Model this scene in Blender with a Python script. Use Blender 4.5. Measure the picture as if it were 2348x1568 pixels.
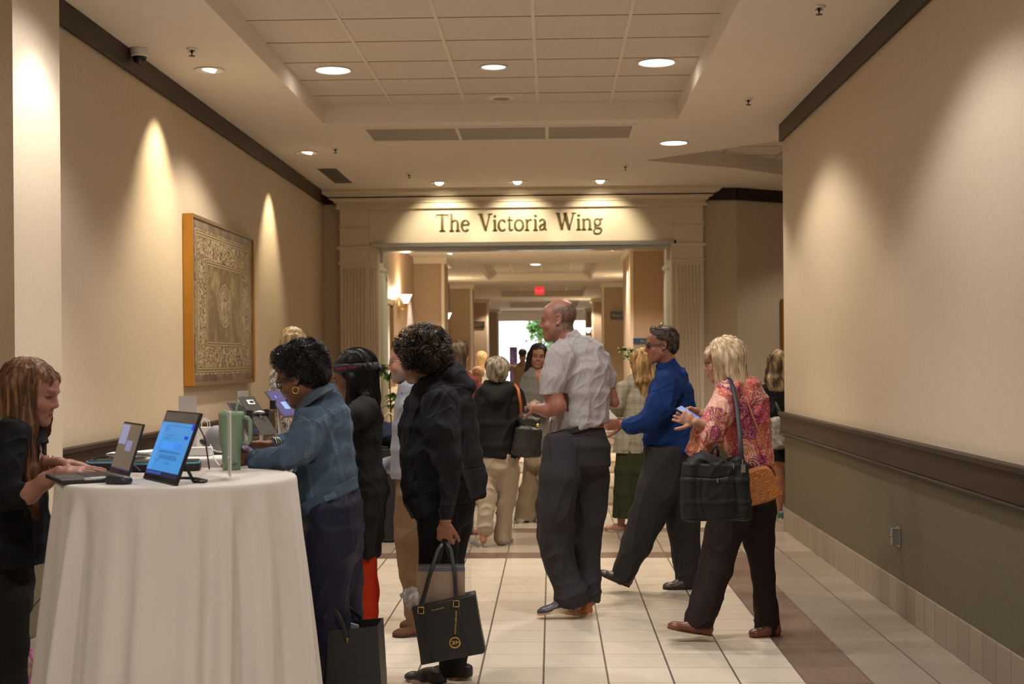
import bpy, bmesh, math, random
import numpy as np
from mathutils import Vector, Matrix
for o in list(bpy.data.objects): bpy.data.objects.remove(o)
scene = bpy.context.scene
COL = scene.collection
# ------------------------------------------------------------------ camera
F = 3100.0; YAW = 0.02935; ROLL = 0.0080; HY = 41.0
CAM = Vector((0.0, 0.0, 1.485))
FWD = Vector((-math.sin(YAW), math.cos(YAW), 0.0))
RW = Vector((math.cos(YAW), math.sin(YAW), 0.0)); UW = Vector((0, 0, 1))
RC = RW * math.cos(ROLL) - UW * math.sin(ROLL)
UC = UW * math.cos(ROLL) + RW * math.sin(ROLL)
cd = bpy.data.cameras.new('camera'); cam = bpy.data.objects.new('camera', cd); COL.objects.link(cam)
cd.sensor_width = 36.0; cd.sensor_fit = 'HORIZONTAL'; cd.lens = F * 36.0 / 2348.0; cd.shift_y = HY / 2348.0
cd.clip_start = 0.05; cd.clip_end = 300
cd.dof.use_dof = True; cd.dof.focus_distance = 6.6; cd.dof.aperture_fstop = 4.5
m = Matrix.Identity(4)
for i in range(3):
    m[i][0] = RC[i]; m[i][1] = UC[i]; m[i][2] = -FWD[i]; m[i][3] = CAM[i]
cam.matrix_world = m
scene.camera = cam
def J(px, py, Y):
    """the point of the place that a photo pixel shows, at distance Y down the hall"""
    d = FWD + RC * ((px - 1174.0) / F) + UC * ((784.0 + HY - py) / F)
    return CAM + d * (Y / d.y)
def proj(P):
    q = P - np.array(CAM)
    z = q @ np.array(FWD)
    return 1174.0 + F * (q @ np.array(RC)) / z, 784.0 + HY - F * (q @ np.array(UC)) / z
# ------------------------------------------------------------------ view, world
scene.view_settings.view_transform = 'Standard'; scene.view_settings.look = 'None'
scene.view_settings.gamma = 1.0; scene.view_settings.use_curve_mapping = False
scene.view_settings.exposure = 1.5
w = bpy.data.worlds.new('world'); scene.world = w; w.use_nodes = True
bg = w.node_tree.nodes['Background']; bg.inputs[0].default_value = (0.93, 0.97, 1.0, 1); bg.inputs[1].default_value = 1.05
scene.cycles.max_bounces = 7; scene.cycles.diffuse_bounces = 4; scene.cycles.glossy_bounces = 3
scene.cycles.transmission_bounces = 4; scene.cycles.transparent_max_bounces = 6
scene.cycles.caustics_reflective = False; scene.cycles.caustics_refractive = False
scene.cycles.sample_clamp_indirect = 4.0; scene.cycles.use_adaptive_sampling = True; scene.cycles.adaptive_threshold = 0.02
WARM = (1.0, 0.86, 0.69); NEUT = (1.0, 0.965, 0.93)
def spot(name, loc, aim, watts, size_deg, blend, color=WARM, radius=0.05, parent=None):
    l = bpy.data.lights.new(name, 'SPOT'); l.energy = watts; l.spot_size = math.radians(size_deg); l.spot_blend = blend
    l.color = color; l.shadow_soft_size = radius
    o = bpy.data.objects.new(name, l); COL.objects.link(o); o.location = loc
    d = Vector(aim) - Vector(loc); o.rotation_euler = d.to_track_quat('-Z', 'Y').to_euler()
    if parent: o.parent = parent; o.location = Vector(loc) - parent.location
    return o
def point(name, loc, watts, color=WARM, radius=0.05, parent=None):
    l = bpy.data.lights.new(name, 'POINT'); l.energy = watts; l.color = color; l.shadow_soft_size = radius
    o = bpy.data.objects.new(name, l); COL.objects.link(o); o.location = loc
    if parent: o.parent = parent; o.location = Vector(loc) - parent.location
    return o
# ------------------------------------------------------------------ node helpers
class E:
    def __init__(s, nt, v): s.nt = nt; s.v = v
    def _m(s, op, *a):
        n = s.nt.nodes.new('ShaderNodeMath'); n.operation = op
        for i, x in enumerate((s,) + a):
            x = x.v if isinstance(x, E) else x
            if isinstance(x, (int, float)): n.inputs[i].default_value = x
            else: s.nt.links.new(x, n.inputs[i])
        return E(s.nt, n.outputs[0])
    def __add__(s, o): return s._m('ADD', o)
    def __sub__(s, o): return s._m('SUBTRACT', o)
    def __mul__(s, o): return s._m('MULTIPLY', o)
    def __truediv__(s, o): return s._m('DIVIDE', o)
    def gt(s, o): return s._m('GREATER_THAN', o)
    def lt(s, o): return s._m('LESS_THAN', o)
    def abs(s): return s._m('ABSOLUTE')
    def fract(s): return s._m('FRACT')
    def floor(s): return s._m('FLOOR')
    def max(s, o): return s._m('MAXIMUM', o)
    def min(s, o): return s._m('MINIMUM', o)
    def sin(s): return s._m('SINE')
def new_mat(name, rough=0.6, color=(.5, .5, .5), metal=0.0, spec=0.5, sheen=0.0):
    mt = bpy.data.materials.new(name); mt.use_nodes = True
    b = mt.node_tree.nodes['Principled BSDF']
    b.inputs['Base Color'].default_value = (*color, 1); b.inputs['Roughness'].default_value = rough
    b.inputs['Metallic'].default_value = metal; b.inputs['Specular IOR Level'].default_value = spec
    if sheen: b.inputs['Sheen Weight'].default_value = sheen
    return mt, mt.node_tree, b
def coords(nt, kind='Object', obj_scale=None):
    n = nt.nodes.new('ShaderNodeTexCoord')
    s = nt.nodes.new('ShaderNodeSeparateXYZ'); nt.links.new(n.outputs[kind], s.inputs[0])
    return n.outputs[kind], [E(nt, s.outputs[i]) for i in range(3)]
def mapped(nt, vec, scale, rot=(0, 0, 0)):
    n = nt.nodes.new('ShaderNodeMapping'); nt.links.new(vec, n.inputs[0]); n.inputs['Scale'].default_value = scale
    n.inputs['Rotation'].default_value = rot
    return n.outputs[0]
def noise(nt, vec, scale, detail=2, rough=0.5, dist=0.0):
    n = nt.nodes.new('ShaderNodeTexNoise'); nt.links.new(vec, n.inputs['Vector']); n.inputs['Scale'].default_value = scale
    n.inputs['Detail'].default_value = detail; n.inputs['Roughness'].default_value = rough; n.inputs['Distortion'].default_value = dist
    return E(nt, n.outputs[0])
def ramp(nt, fac, stops, mode='LINEAR'):
    n = nt.nodes.new('ShaderNodeValToRGB'); nt.links.new(fac.v, n.inputs[0]); cr = n.color_ramp; cr.interpolation = mode
    while len(cr.elements) < len(stops): cr.elements.new(0.5)
    for e, (p, c) in zip(cr.elements, stops): e.position = p; e.color = (*c, 1)
    return n.outputs[0]
def mix(nt, fac, a, b, mode='MIX'):
    n = nt.nodes.new('ShaderNodeMix'); n.data_type = 'RGBA'; n.blend_type = mode
    f = fac.v if isinstance(fac, E) else fac
    if isinstance(f, (int, float)): n.inputs[0].default_value = f
    else: nt.links.new(f, n.inputs[0])
    for i, x in ((6, a), (7, b)):
        if isinstance(x, tuple): n.inputs[i].default_value = (*x, 1)
        else: nt.links.new(x, n.inputs[i])
    return n.outputs[2]
def bump(nt, b, h, strength=0.3, dist=0.002):
    n = nt.nodes.new('ShaderNodeBump'); n.inputs['Strength'].default_value = strength; n.inputs['Distance'].default_value = dist
    nt.links.new(h.v, n.inputs['Height']); nt.links.new(n.outputs[0], b.inputs['Normal'])
_cache = {}
def plain(name, color, rough=0.6, metal=0.0, spec=0.5, var=0.05, bs=0.0, bscale=200, emit=None, es=1.0, sheen=0.0, coat=0.0):
    """a procedural material: slight colour variation and optional fine bump"""
    if name in _cache: return _cache[name]
    mt, nt, b = new_mat(name, rough, color, metal, spec, sheen)
    v, _ = coords(nt)
    n = noise(nt, v, 6, 3)
    lo = tuple(c * (1 - var) for c in color); hi = tuple(min(1, c * (1 + var)) for c in color)
    nt.links.new(ramp(nt, n, [(0.3, lo), (0.7, hi)]), b.inputs['Base Color'])
    if bs: bump(nt, b, noise(nt, v, bscale, 2), bs, 0.001)
    if coat: b.inputs['Coat Weight'].default_value = coat
    if emit: b.inputs['Emission Color'].default_value = (*emit, 1); b.inputs['Emission Strength'].default_value = es
    _cache[name] = mt
    return mt
# ------------------------------------------------------------------ mesh helpers
def wloc(o):
    v = Vector(o.location)
    while o.parent is not None: o = o.parent; v += Vector(o.location)
    return v
class MB:
    def __init__(s): s.v = []; s.f = []; s.m = []; s.mi = 0
    def add(s, vs, fs):
        o = len(s.v); s.v += [tuple(x) for x in vs]; s.f += [tuple(i + o for i in f) for f in fs]; s.m += [s.mi] * len(fs); return s
    def box(s, a, b, M=None):
        x0, y0, z0 = a; x1, y1, z1 = b
        vs = [(x0,y0,z0),(x1,y0,z0),(x1,y1,z0),(x0,y1,z0),(x0,y0,z1),(x1,y0,z1),(x1,y1,z1),(x0,y1,z1)]
        if M is not None: vs = [M @ Vector(v) for v in vs]
        return s.add(vs, [(0,3,2,1),(4,5,6,7),(0,1,5,4),(1,2,6,5),(2,3,7,6),(3,0,4,7)])
    def rbox(s, a, b, r, M=None, seg=3):
        """box with rounded vertical (z) edges"""
        x0, y0, z0 = a; x1, y1, z1 = b; pts = []
        for cx, cy, a0 in ((x1-r,y1-r,0),(x0+r,y1-r,90),(x0+r,y0+r,180),(x1-r,y0+r,270)):
            for k in range(seg + 1):
                t = math.radians(a0 + 90 * k / seg); pts.append((cx + r*math.cos(t), cy + r*math.sin(t)))
        return s.prism(pts, z0, z1, M)
    def prism(s, pts, z0, z1, M=None):
        n = len(pts); vs = [(x, y, z0) for x, y in pts] + [(x, y, z1) for x, y in pts]
        if M is not None: vs = [M @ Vector(v) for v in vs]
        return s.add(vs, [tuple(range(n-1,-1,-1)), tuple(range(n, 2*n))] + [(i,(i+1)%n,n+(i+1)%n,n+i) for i in range(n)])
    def lathe(s, prof, M=None, seg=24):
        n = len(prof); vs = []
        for k in range(seg):
            t = 2*math.pi*k/seg
            for r, z in prof: vs.append((r*math.cos(t), r*math.sin(t), z))
        if M is not None: vs = [M @ Vector(v) for v in vs]
        return s.add(vs, [(k*n+i, ((k+1)%seg)*n+i, ((k+1)%seg)*n+i+1, k*n+i+1) for k in range(seg) for i in range(n-1)])
    def tube(s, pts, r, seg=8, caps=True, flat=1.0, up=None):
        pts = [Vector(p) for p in pts]; n = len(pts); vs = []
        if not hasattr(r, '__len__'): r = [r]*n
        t0 = (pts[1]-pts[0]).normalized()
        nrm = Vector(up) if up is not None else (Vector((0,0,1)) if abs(t0.z) < .9 else Vector((1,0,0)))
        for i, p in enumerate(pts):
            t = (pts[min(i+1,n-1)] - pts[max(i-1,0)]).normalized()
            nrm = (nrm - t*nrm.dot(t)); nrm = nrm.normalized() if nrm.length > 1e-6 else t.orthogonal().normalized()
            b = t.cross(nrm)
            for k in range(seg):
                a = 2*math.pi*k/seg; vs.append(p + (nrm*math.cos(a)*flat + b*math.sin(a))*r[i])
        fs = [(i*seg+k, i*seg+(k+1)%seg, (i+1)*seg+(k+1)%seg, (i+1)*seg+k) for i in range(n-1) for k in range(seg)]
        if caps: fs += [tuple(range(seg-1,-1,-1)), tuple((n-1)*seg+k for k in range(seg))]
        return s.add(vs, fs)
    def quad(s, *p): return s.add(p, [tuple(range(len(p)))])
    def build(s, name, mat, parent=None, smooth=False, loc=None, bevel=0.0, kind=None, autos=None):
        me = bpy.data.meshes.new(name); me.from_pydata(s.v, [], s.f); me.update()
        mats = mat if isinstance(mat, (list, tuple)) else [mat]
        for x in mats: me.materials.append(x)
        if len(mats) > 1: me.polygons.foreach_set('material_index', s.m)
        if smooth: me.polygons.foreach_set('use_smooth', [True]*len(me.polygons))
        bm = bmesh.new(); bm.from_mesh(me); bmesh.ops.recalc_face_normals(bm, faces=bm.faces); bm.to_mesh(me); bm.free()
        if autos: me.set_sharp_from_angle(angle=math.radians(autos))
        o = bpy.data.objects.new(name, me); COL.objects.link(o)
        if bevel:
            b = o.modifiers.new('bevel', 'BEVEL'); b.width = bevel; b.segments = 2; b.limit_method = 'ANGLE'
        if parent is not None:
            o.parent = parent; me.transform(Matrix.Translation(-wloc(parent)))
        if kind: o['kind'] = kind
        return o
def tag(o, label, cat, group=None, kind=None):
    o['label'] = label; o['category'] = cat
    if group: o['group'] = group
    if kind: o['kind'] = kind
    return o
def thing(name, label, cat, loc=(0, 0, 0), group=None):
    o = bpy.data.objects.new(name, None); COL.objects.link(o); o.location = loc; o.empty_display_size = 0.1
    return tag(o, label, cat, group)
def copy_tree(o, dx, label=None, parent=None):
    c = o.copy(); COL.objects.link(c)
    if parent is not None: c.parent = parent
    else: c.location = o.location + Vector(dx)
    if label: c['label'] = label
    for ch in o.children: copy_tree(ch, None, None, c)
    return c
def vnoise(P, seed=0):
    """vectorised value noise, P (n,3) -> (n,) in -1..1"""
    P = P + seed * 17.31
    i = np.floor(P).astype(np.int64); f = P - i; f = f*f*(3-2*f)
    def h(a):
        n = (a[:,0]*73856093) ^ (a[:,1]*19349663) ^ (a[:,2]*83492791) ^ (seed*2654435)
        n = (n ^ (n >> 13)) * 1274126177 & 0x7fffffff
        return ((n ^ (n >> 16)) & 0xffff) / 32767.5 - 1.0
    r = 0
    for dx in (0,1):
        for dy in (0,1):
            for dz in (0,1):
                wgt = (f[:,0] if dx else 1-f[:,0])*(f[:,1] if dy else 1-f[:,1])*(f[:,2] if dz else 1-f[:,2])
                r = r + wgt*h(i + np.array([dx,dy,dz]))
    return r
# ------------------------------------------------------------------ room materials
def wallpaper(zc=.9):
    mt, nt, b = new_mat('wallpaper', 0.55, spec=0.35)
    v, (x, y, z) = coords(nt)
    vine = noise(nt, mapped(nt, v, (1, 1, .45)), 34, 2, .5, 2.5)
    ridge = (vine - .5).abs()
    fine = noise(nt, mapped(nt, v, (1, 1, .12)), 260, 2)
    h = ridge.lt(.045) * -.5 + fine * .6
    col = mix(nt, ridge.lt(.028), (.58, .485, .37), (.45, .365, .26))
    col = mix(nt, fine, col, (.60, .505, .39))
    # below the rail the walls carry a dark olive covering
    n2 = noise(nt, v, 120, 3, .6, 1.0)
    green = ramp(nt, n2, [(.35, (.075, .063, .038)), (.65, (.135, .113, .072))])
    nt.links.new(mix(nt, z.lt(zc), col, green), b.inputs['Base Color'])
    bump(nt, b, h + n2 * .3, .35, .0015)
    return mt
def floor_mat():
    mt, nt, b = new_mat('floor_tiles', 0.3, spec=0.5)
    v, (x, y, z) = coords(nt)
    gx = ((x + .05 + 60) / .3); gy = ((y - 6.217 + 90) / .3)
    fx = gx.fract(); fy = gy.fract()
    lx = fx.min(fx * -1 + 1); ly = fy.min(fy * -1 + 1)
    c = nt.nodes.new('ShaderNodeCombineXYZ'); nt.links.new(gx.floor().v, c.inputs[0]); nt.links.new(gy.floor().v, c.inputs[1])
    wn = nt.nodes.new('ShaderNodeTexWhiteNoise'); nt.links.new(c.outputs[0], wn.inputs[0]); rnd = E(nt, wn.outputs[0])
    spk = noise(nt, v, 160, 3, .7)
    cream = mix(nt, rnd, (.66, .58, .475), (.74, .655, .55)); cream = mix(nt, spk * .35, cream, (.52, .44, .34))
    mid = mix(nt, rnd, (.36, .30, .24), (.43, .365, .30)); mid = mix(nt, spk * .3, mid, (.30, .25, .2))
    side = mix(nt, rnd, (.275, .225, .18), (.34, .285, .235)); side = mix(nt, spk * .3, side, (.22, .18, .14))
    brown = mix(nt, rnd, (.155, .098, .072), (.235, .16, .125)); brown = mix(nt, spk * .3, brown, (.12, .075, .055))
    def band(e, a, c_): return e.gt(a) * e.lt(c_)
    far = y.gt(10.42)
    p = ((y - 11.617) / 3.9).fract() * 3.9          # beyond the first cross band the pattern repeats
    col = cream
    col = mix(nt, x.gt(1.45), col, side)
    col = mix(nt, band(x, 1.15, 1.45) * y.lt(10.41), col, brown)
    fcol = mix(nt, p.gt(2.1), cream, mid)
    fcol = mix(nt, p.lt(.3).max(band(p, 2.1, 2.4)), fcol, brown)
    fcol = mix(nt, x.gt(1.45) * y.lt(15.9), fcol, side)
    fcol = mix(nt, y.lt(11.617), fcol, mid)
    col = mix(nt, far, col, fcol)
    col = mix(nt, band(y, 10.117, 10.417) * x.lt(1.45), col, brown)
    # the long joints run open and dark, the cross joints are fine
    col = mix(nt, ly.lt(.008), col, (.22, .18, .14))
    col = mix(nt, lx.lt(.016), col, (.13, .115, .09))
    nt.links.new(col, b.inputs['Base Color'])
    bump(nt, b, lx.gt(.016) * ly.gt(.009) * .5 + spk * .02, .35, .002)
    r = noise(nt, v, 3, 2)
    nt.links.new((r * .16 + .2).v, b.inputs['Roughness'])
    return mt
def tile_ceiling():
    mt, nt, b = new_mat('ceiling_tile', 0.9, spec=.1)
    v, _ = coords(nt); n = noise(nt, v, 90, 4, .7)
    nt.links.new(ramp(nt, n, [(.3, (.60, .55, .485)), (.7, (.73, .67, .60))]), b.inputs['Base Color'])
    bump(nt, b, n, .5, .004); return mt
def wood_mat(name, lo, hi, rough=.35):
    mt, nt, b = new_mat(name, rough, spec=.4)
    v, _ = coords(nt)
    n = noise(nt, mapped(nt, v, (30, 1.5, 30)), 1.5, 4, .6)
    nt.links.new(ramp(nt, n, [(.3, lo), (.7, hi)]), b.inputs['Base Color']); bump(nt, b, n, .1, .001); return mt
M_WALL = wallpaper(); M_PIER = wallpaper(.72); M_FLOOR = floor_mat(); M_TILE = tile_ceiling()
M_CEIL = plain('ceiling_paint', (.80, .735, .66), .8, spec=.2, var=.015, bs=.15, bscale=300)
M_RAIL = wood_mat('dark_wood', (.021, .011, .007), (.042, .021, .013), .5)
M_CREAM = plain('cream_paint', (.74, .655, .53), .45, var=.02, bs=.05)
M_BASE = None
def base_mat():
    mt, nt, b = new_mat('base_tile', .4)
    v, (x, y, z) = coords(nt)
    g = ((y + 90) / .195); f = g.fract(); l = f.min(f * -1 + 1)
    wn = nt.nodes.new('ShaderNodeTexWhiteNoise'); wn.noise_dimensions = '1D'; nt.links.new(g.floor().v, wn.inputs['W'])
    col = mix(nt, E(nt, wn.outputs[0]), (.225, .18, .135), (.285, .23, .18))
    col = mix(nt, noise(nt, v, 150, 3) * .3, col, (.18, .14, .11))
    col = mix(nt, l.lt(.018), col, (.11, .08, .06)); nt.links.new(col, b.inputs['Base Color']); return mt
M_BASE = base_mat()
M_TRIM = plain('fixture_trim', (.8, .78, .74), .35, var=.01)
M_CHROME = plain('chrome', (.75, .73, .68), .15, metal=1.0, var=.02)
M_LENS = plain('lamp_lens', (.9, .9, .88), .3, emit=(1, .9, .75), es=4.0)
M_LENSDIM = plain('lamp_lens_dim', (.9, .9, .88), .3, emit=(1, .93, .85), es=.75)
M_BLACK = plain('black_plastic', (.02, .02, .022), .4)
M_METAL = plain('grey_metal', (.35, .34, .33), .4, metal=.8)
S = 'structure'
XL, XR, YL0, YR1, YP = -2.70, 2.0, 7.38, 11.7, 15.9
CZ = 3.49; CB = 3.345
# floor
MB().quad((-9, -4, 0), (9, -4, 0), (9, 75, 0), (-9, 75, 0)).build('floor', M_FLOOR, kind=S)
# left wall with a flat pier standing out from it
b = MB(); b.box((XL - .3, -4, 0), (XL, YP + .6, CZ)); b.build('wall_left', M_WALL, kind=S)
PXF, PY0, PY1 = -2.44, 6.08, 6.67
MB().box((XL - .1, PY0, 0), (PXF, PY1, CZ)).build('wall_pier', M_PIER, kind=S)
b = MB(); b.box((XR, -4, 0), (XR + .25, YR1, CZ)); b.build('wall_right', M_WALL, kind=S)
MB().box((-3.3, -4.3, 0), (2.3, -4, 3.7)).build('wall_rear', M_WALL, kind=S)
# side hall beyond the right wall
MB().box((XR + .2, YR1 - .3, 0), (7.5, YR1 - .05, CZ)).build('wall_side', M_WALL, kind=S)
b = MB(); b.box((-2.75, YP + .1, 0), (-2.44, YP + .6, CZ)); b.box((1.75, YP + .1, 0), (2.19, YP + .35, CZ))
b.build('wall_back', M_WALL, kind=S)
b = MB(); b.prism([(2.19, YP + .1), (7.5, YP + 3.4), (7.5, YP + 3.7), (2.19, YP + .4)], 0, CZ); b.build('wall_side', M_WALL, kind=S)
MB().box((7.5, YR1 - .3, 0), (7.7, YP + 4, CZ)).build('wall_side', M_WALL, kind=S)
# dark crown strips
def strip(name, a, c_, z0, z1, t, mat):
    """a board along a wall line from a to c_ (2D), thickness t to its left"""
    a = Vector(a); c_ = Vector(c_); d = (c_ - a).normalized(); n = Vector((-d.y, d.x)) * t
    return MB().prism([a, c_, c_ + n, a + n], z0, z1).build(name, mat, kind=S, bevel=.004)
strip('trim_1', (XL, YP + .1), (XL, PY1), CB, CZ, .03, M_RAIL)
strip('trim_2', (-2.40, YP + .1), (XL, YP + .1), CB, CZ, .03, M_RAIL)
strip('trim_3', (XR, -4), (XR, YR1 + .01), CB, CZ, .03, M_RAIL)
strip('trim_4', (2.19, YP + .1), (1.7, YP + .1), CB, CZ, -.03 * -1, M_RAIL)
strip('trim_5', (7.5, YP + 3.4), (2.19, YP + .1), CB, CZ, .03, M_RAIL)
# chair rails (moulded board with nosing and a thin lower bead) and tile baseboards
def rail(name, x, y0, y1, s):
    b = MB()
    b.box((min(x, x + s * .035), y0, .85), (max(x, x + s * .035), y1, 1.0))
    b.box((min(x, x + s * .055), y0, .99), (max(x, x + s * .055), y1, 1.02))
    b.box((min(x, x + s * .045), y0, .835), (max(x, x + s * .045), y1, .85))
    b.build(name, M_RAIL, kind=S, bevel=.006)
rail('trim_6', XL, PY1, YP + .1, 1); rail('trim_7', XR, -4, YR1 + .03, -1)
rail('trim_8', XL, -4, PY0, 1)
MB().box((XL, -4, 0), (XL + .014, YP, .198)).build('baseboard_left', M_BASE, kind=S, bevel=.003)
MB().box((XR - .014, -4, 0), (XR, YR1 + .014, .198)).build('baseboard_right', M_BASE, kind=S, bevel=.003)
MB().box((XL, PY0 - .014, 0), (PXF + .014, PY1 + .014, .198)).build('baseboard_pier', M_BASE, kind=S)
# ------------------------------------------------------------------ ceiling of the hall: soffit with a long tray of 2 ft tiles
TX0, TX1, TY1, TZ = -1.91, 1.07, 11.35, 3.64
b = MB()
b.quad((-3.3, -4, CZ), (TX0, -4, CZ), (TX0, TY1, CZ), (-3.3, TY1, CZ))
b.quad((TX1, -4, CZ), (2.3, -4, CZ), (2.3, TY1, CZ), (TX1, TY1, CZ))
def T(x, y): return (x, y, CZ)
tri = [(.96, 13.7), (2.05, 12.62), (2.95, 11.75), (6.6, 11.75), (6.6, 17.6), (3.9, 16.1), (2.75, 15.1), (1.97, 14.35)]
b.quad(T(-3.3, TY1), T(.96, TY1), T(.96, 13.7), T(.96, 16.6), T(-3.3, 16.6))
b.quad(T(.96, TY1), T(2.95, TY1), T(2.95, 11.75), T(2.05, 12.62), T(.96, 13.7))
b.quad(T(2.95, TY1), T(8, TY1), T(8, 11.75), T(2.95, 11.75)); b.quad(T(6.6, 11.75), T(8, 11.75), T(8, 20), T(6.6, 17.6))
b.quad(T(.96, 13.7), T(1.97, 14.35), T(2.75, 15.1), T(3.9, 16.1), T(6.6, 17.6), T(8, 20), T(.96, 20))
for p, q in (((TX0, -4), (TX0, TY1)), ((TX0, TY1), (TX1, TY1)), ((TX1, TY1), (TX1, -4))):
    b.quad((*p, CZ), (*q, CZ), (*q, TZ + .02), (*p, TZ + .02))
for i in range(len(tri)):
    p, q = tri[i], tri[(i + 1) % len(tri)]; b.quad((*p, CZ), (*q, CZ), (*q, TZ + .02), (*p, TZ + .02))
b.build('ceiling', M_CEIL, kind=S)
MB().quad((TX0, -4, TZ), (TX1, -4, TZ), (TX1, TY1, TZ), (TX0, TY1, TZ)).quad((.9, 11.7, TZ), (6.7, 11.7, TZ), (6.7, 17.7, TZ), (.9, 17.7, TZ)).build('ceiling', M_TILE, kind=S)
MB().box((-3.4, -4.3, 3.72), (8, 16.6, 3.8)).build('ceiling', M_CEIL, kind=S)
b = MB()
for k in range(-5, 6):
    x = -.10 + .61 * k
    if TX0 + .05 < x < TX1 - .03: b.box((x - .012, -4, TZ - .006), (x + .012, TY1, TZ + .004))
b.build('ceiling', plain('grid_paint', (.72, .66, .58), .5, var=.01), kind=S)
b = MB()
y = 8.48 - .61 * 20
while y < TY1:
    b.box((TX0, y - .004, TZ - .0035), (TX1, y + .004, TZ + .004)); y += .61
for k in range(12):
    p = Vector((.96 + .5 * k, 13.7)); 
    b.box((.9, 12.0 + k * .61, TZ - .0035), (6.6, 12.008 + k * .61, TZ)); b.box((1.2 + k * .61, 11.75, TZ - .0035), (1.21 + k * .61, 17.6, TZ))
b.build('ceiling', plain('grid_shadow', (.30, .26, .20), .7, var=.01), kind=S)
# ------------------------------------------------------------------ portal "The Victoria Wing"
PX0, PX1, OX0, OX1, OZ = -2.49, 1.785, -2.04, 1.41, 2.83
b = MB()
b.box((OX0, YP + .03, OZ + .04), (OX1, YP + .6, 3.30))                       # frieze
b.box((PX0, YP, 0), (PX0 + .34, YP + .6, CZ)); b.box((PX1 - .34, YP, 0), (PX1, YP + .6, CZ))
b.box((PX0 + .3, YP + .03, 0), (OX0, YP + .6, CZ)); b.box((OX1, YP + .03, 0), (PX1 - .3, YP + .6, CZ))
for x0, x1 in ((PX0, PX0 + .34), (PX1 - .34, PX1)):                                      # capital bands of the pilasters
    for z0, z1, p in ((2.63, 2.655, .02), (2.80, 2.835, .028), (3.035, 3.05, .012), (3.07, 3.085, .012), (.0, .25, .02)):
        b.box((x0 - p, YP - p, z0), (x1 + p, YP + .1, z1))
for z0, z1, p in ((3.275, 3.30, .045), (3.30, 3.345, .03), (3.345, 3.36, .06), (3.395, 3.41, .12), (3.455, 3.50, .20)):
    b.box((PX0 - p, YP - p, z0), (PX1 + p, YP + .3, z1))
prof = [(.06, 3.36), (.075, 3.375), (.12, 3.395), (.12, 3.41), (.135, 3.425), (.19, 3.445), (.20, 3.46)]
for (p0, z0), (p1, z1) in zip(prof, prof[1:]):
    b.add([(PX0 - p0, YP - p0, z0), (PX1 + p0, YP - p0, z0), (PX1 + p1, YP - p1, z1), (PX0 - p1, YP - p1, z1),
           (PX0 - p0, YP + .2, z0), (PX0 - p1, YP + .2, z1), (PX1 + p0, YP + .2, z0), (PX1 + p1, YP + .2, z1)],
          [(0, 1, 2, 3), (4, 0, 3, 5), (1, 6, 7, 2)])
b.build('wall_portal', M_CREAM, kind=S)
b = MB()                                                                                  # fluting fillets
for x0, x1 in ((PX0 + .03, PX0 + .31), (PX1 - .31, PX1 - .03)):
    n = 7; wd = (x1 - x0) / n
    for k in range(n): b.tube([(x0 + wd * (k + .5), YP, .3), (x0 + wd * (k + .5), YP, 2.58)], .011, 8)
for x0, x1 in ((OX0 - .1, OX0 - .01), (OX1 + .01, OX1 + .1)):
    for k in range(3): b.tube([(x0 + .03 * k + .015, YP + .03, .3), (x0 + .03 * k + .015, YP + .03, 2.58)], .009, 8)
b.build('trim_9', M_CREAM, kind=S, smooth=True)
b = MB()                                                                                  # steel head of the sliding wall and its track
b.box((OX0 - .08, YP + .0, OZ), (OX1 + .06, YP + .62, OZ + .045)); b.box((OX0, YP + .12, OZ - .045), (OX1, YP + .2, OZ + .01))
b.box((OX0, YP + .45, OZ - .03), (OX1, YP + .5, OZ + .01)); b.build('trim_10', plain('brushed_steel', (.52, .53, .50), .22, metal=.9, var=.04), kind=S)
b = MB()
for x, s in ((OX0, 1), (OX1, -1)):                                                        # inner jamb pilasters behind the steel head
    b.box((min(x, x + s * .035), YP + .2, 0), (max(x, x + s * .035), YP + .6, 2.8)); b.box((min(x - s * .01, x + s * .06), YP + .18, 2.56), (max(x - s * .01, x + s * .06), YP + .6, 2.6))
    for k in range(4): b.tube([(x + s * .035, YP + .26 + k * .09, .2), (x + s * .035, YP + .26 + k * .09, 2.5)], .012, 8)
b.build('trim_11', plain('cold_lit_jamb', (.70, .74, .68), .3, var=.02), kind=S)  # cold greenish light on the reveals is put into this paler colour
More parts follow.
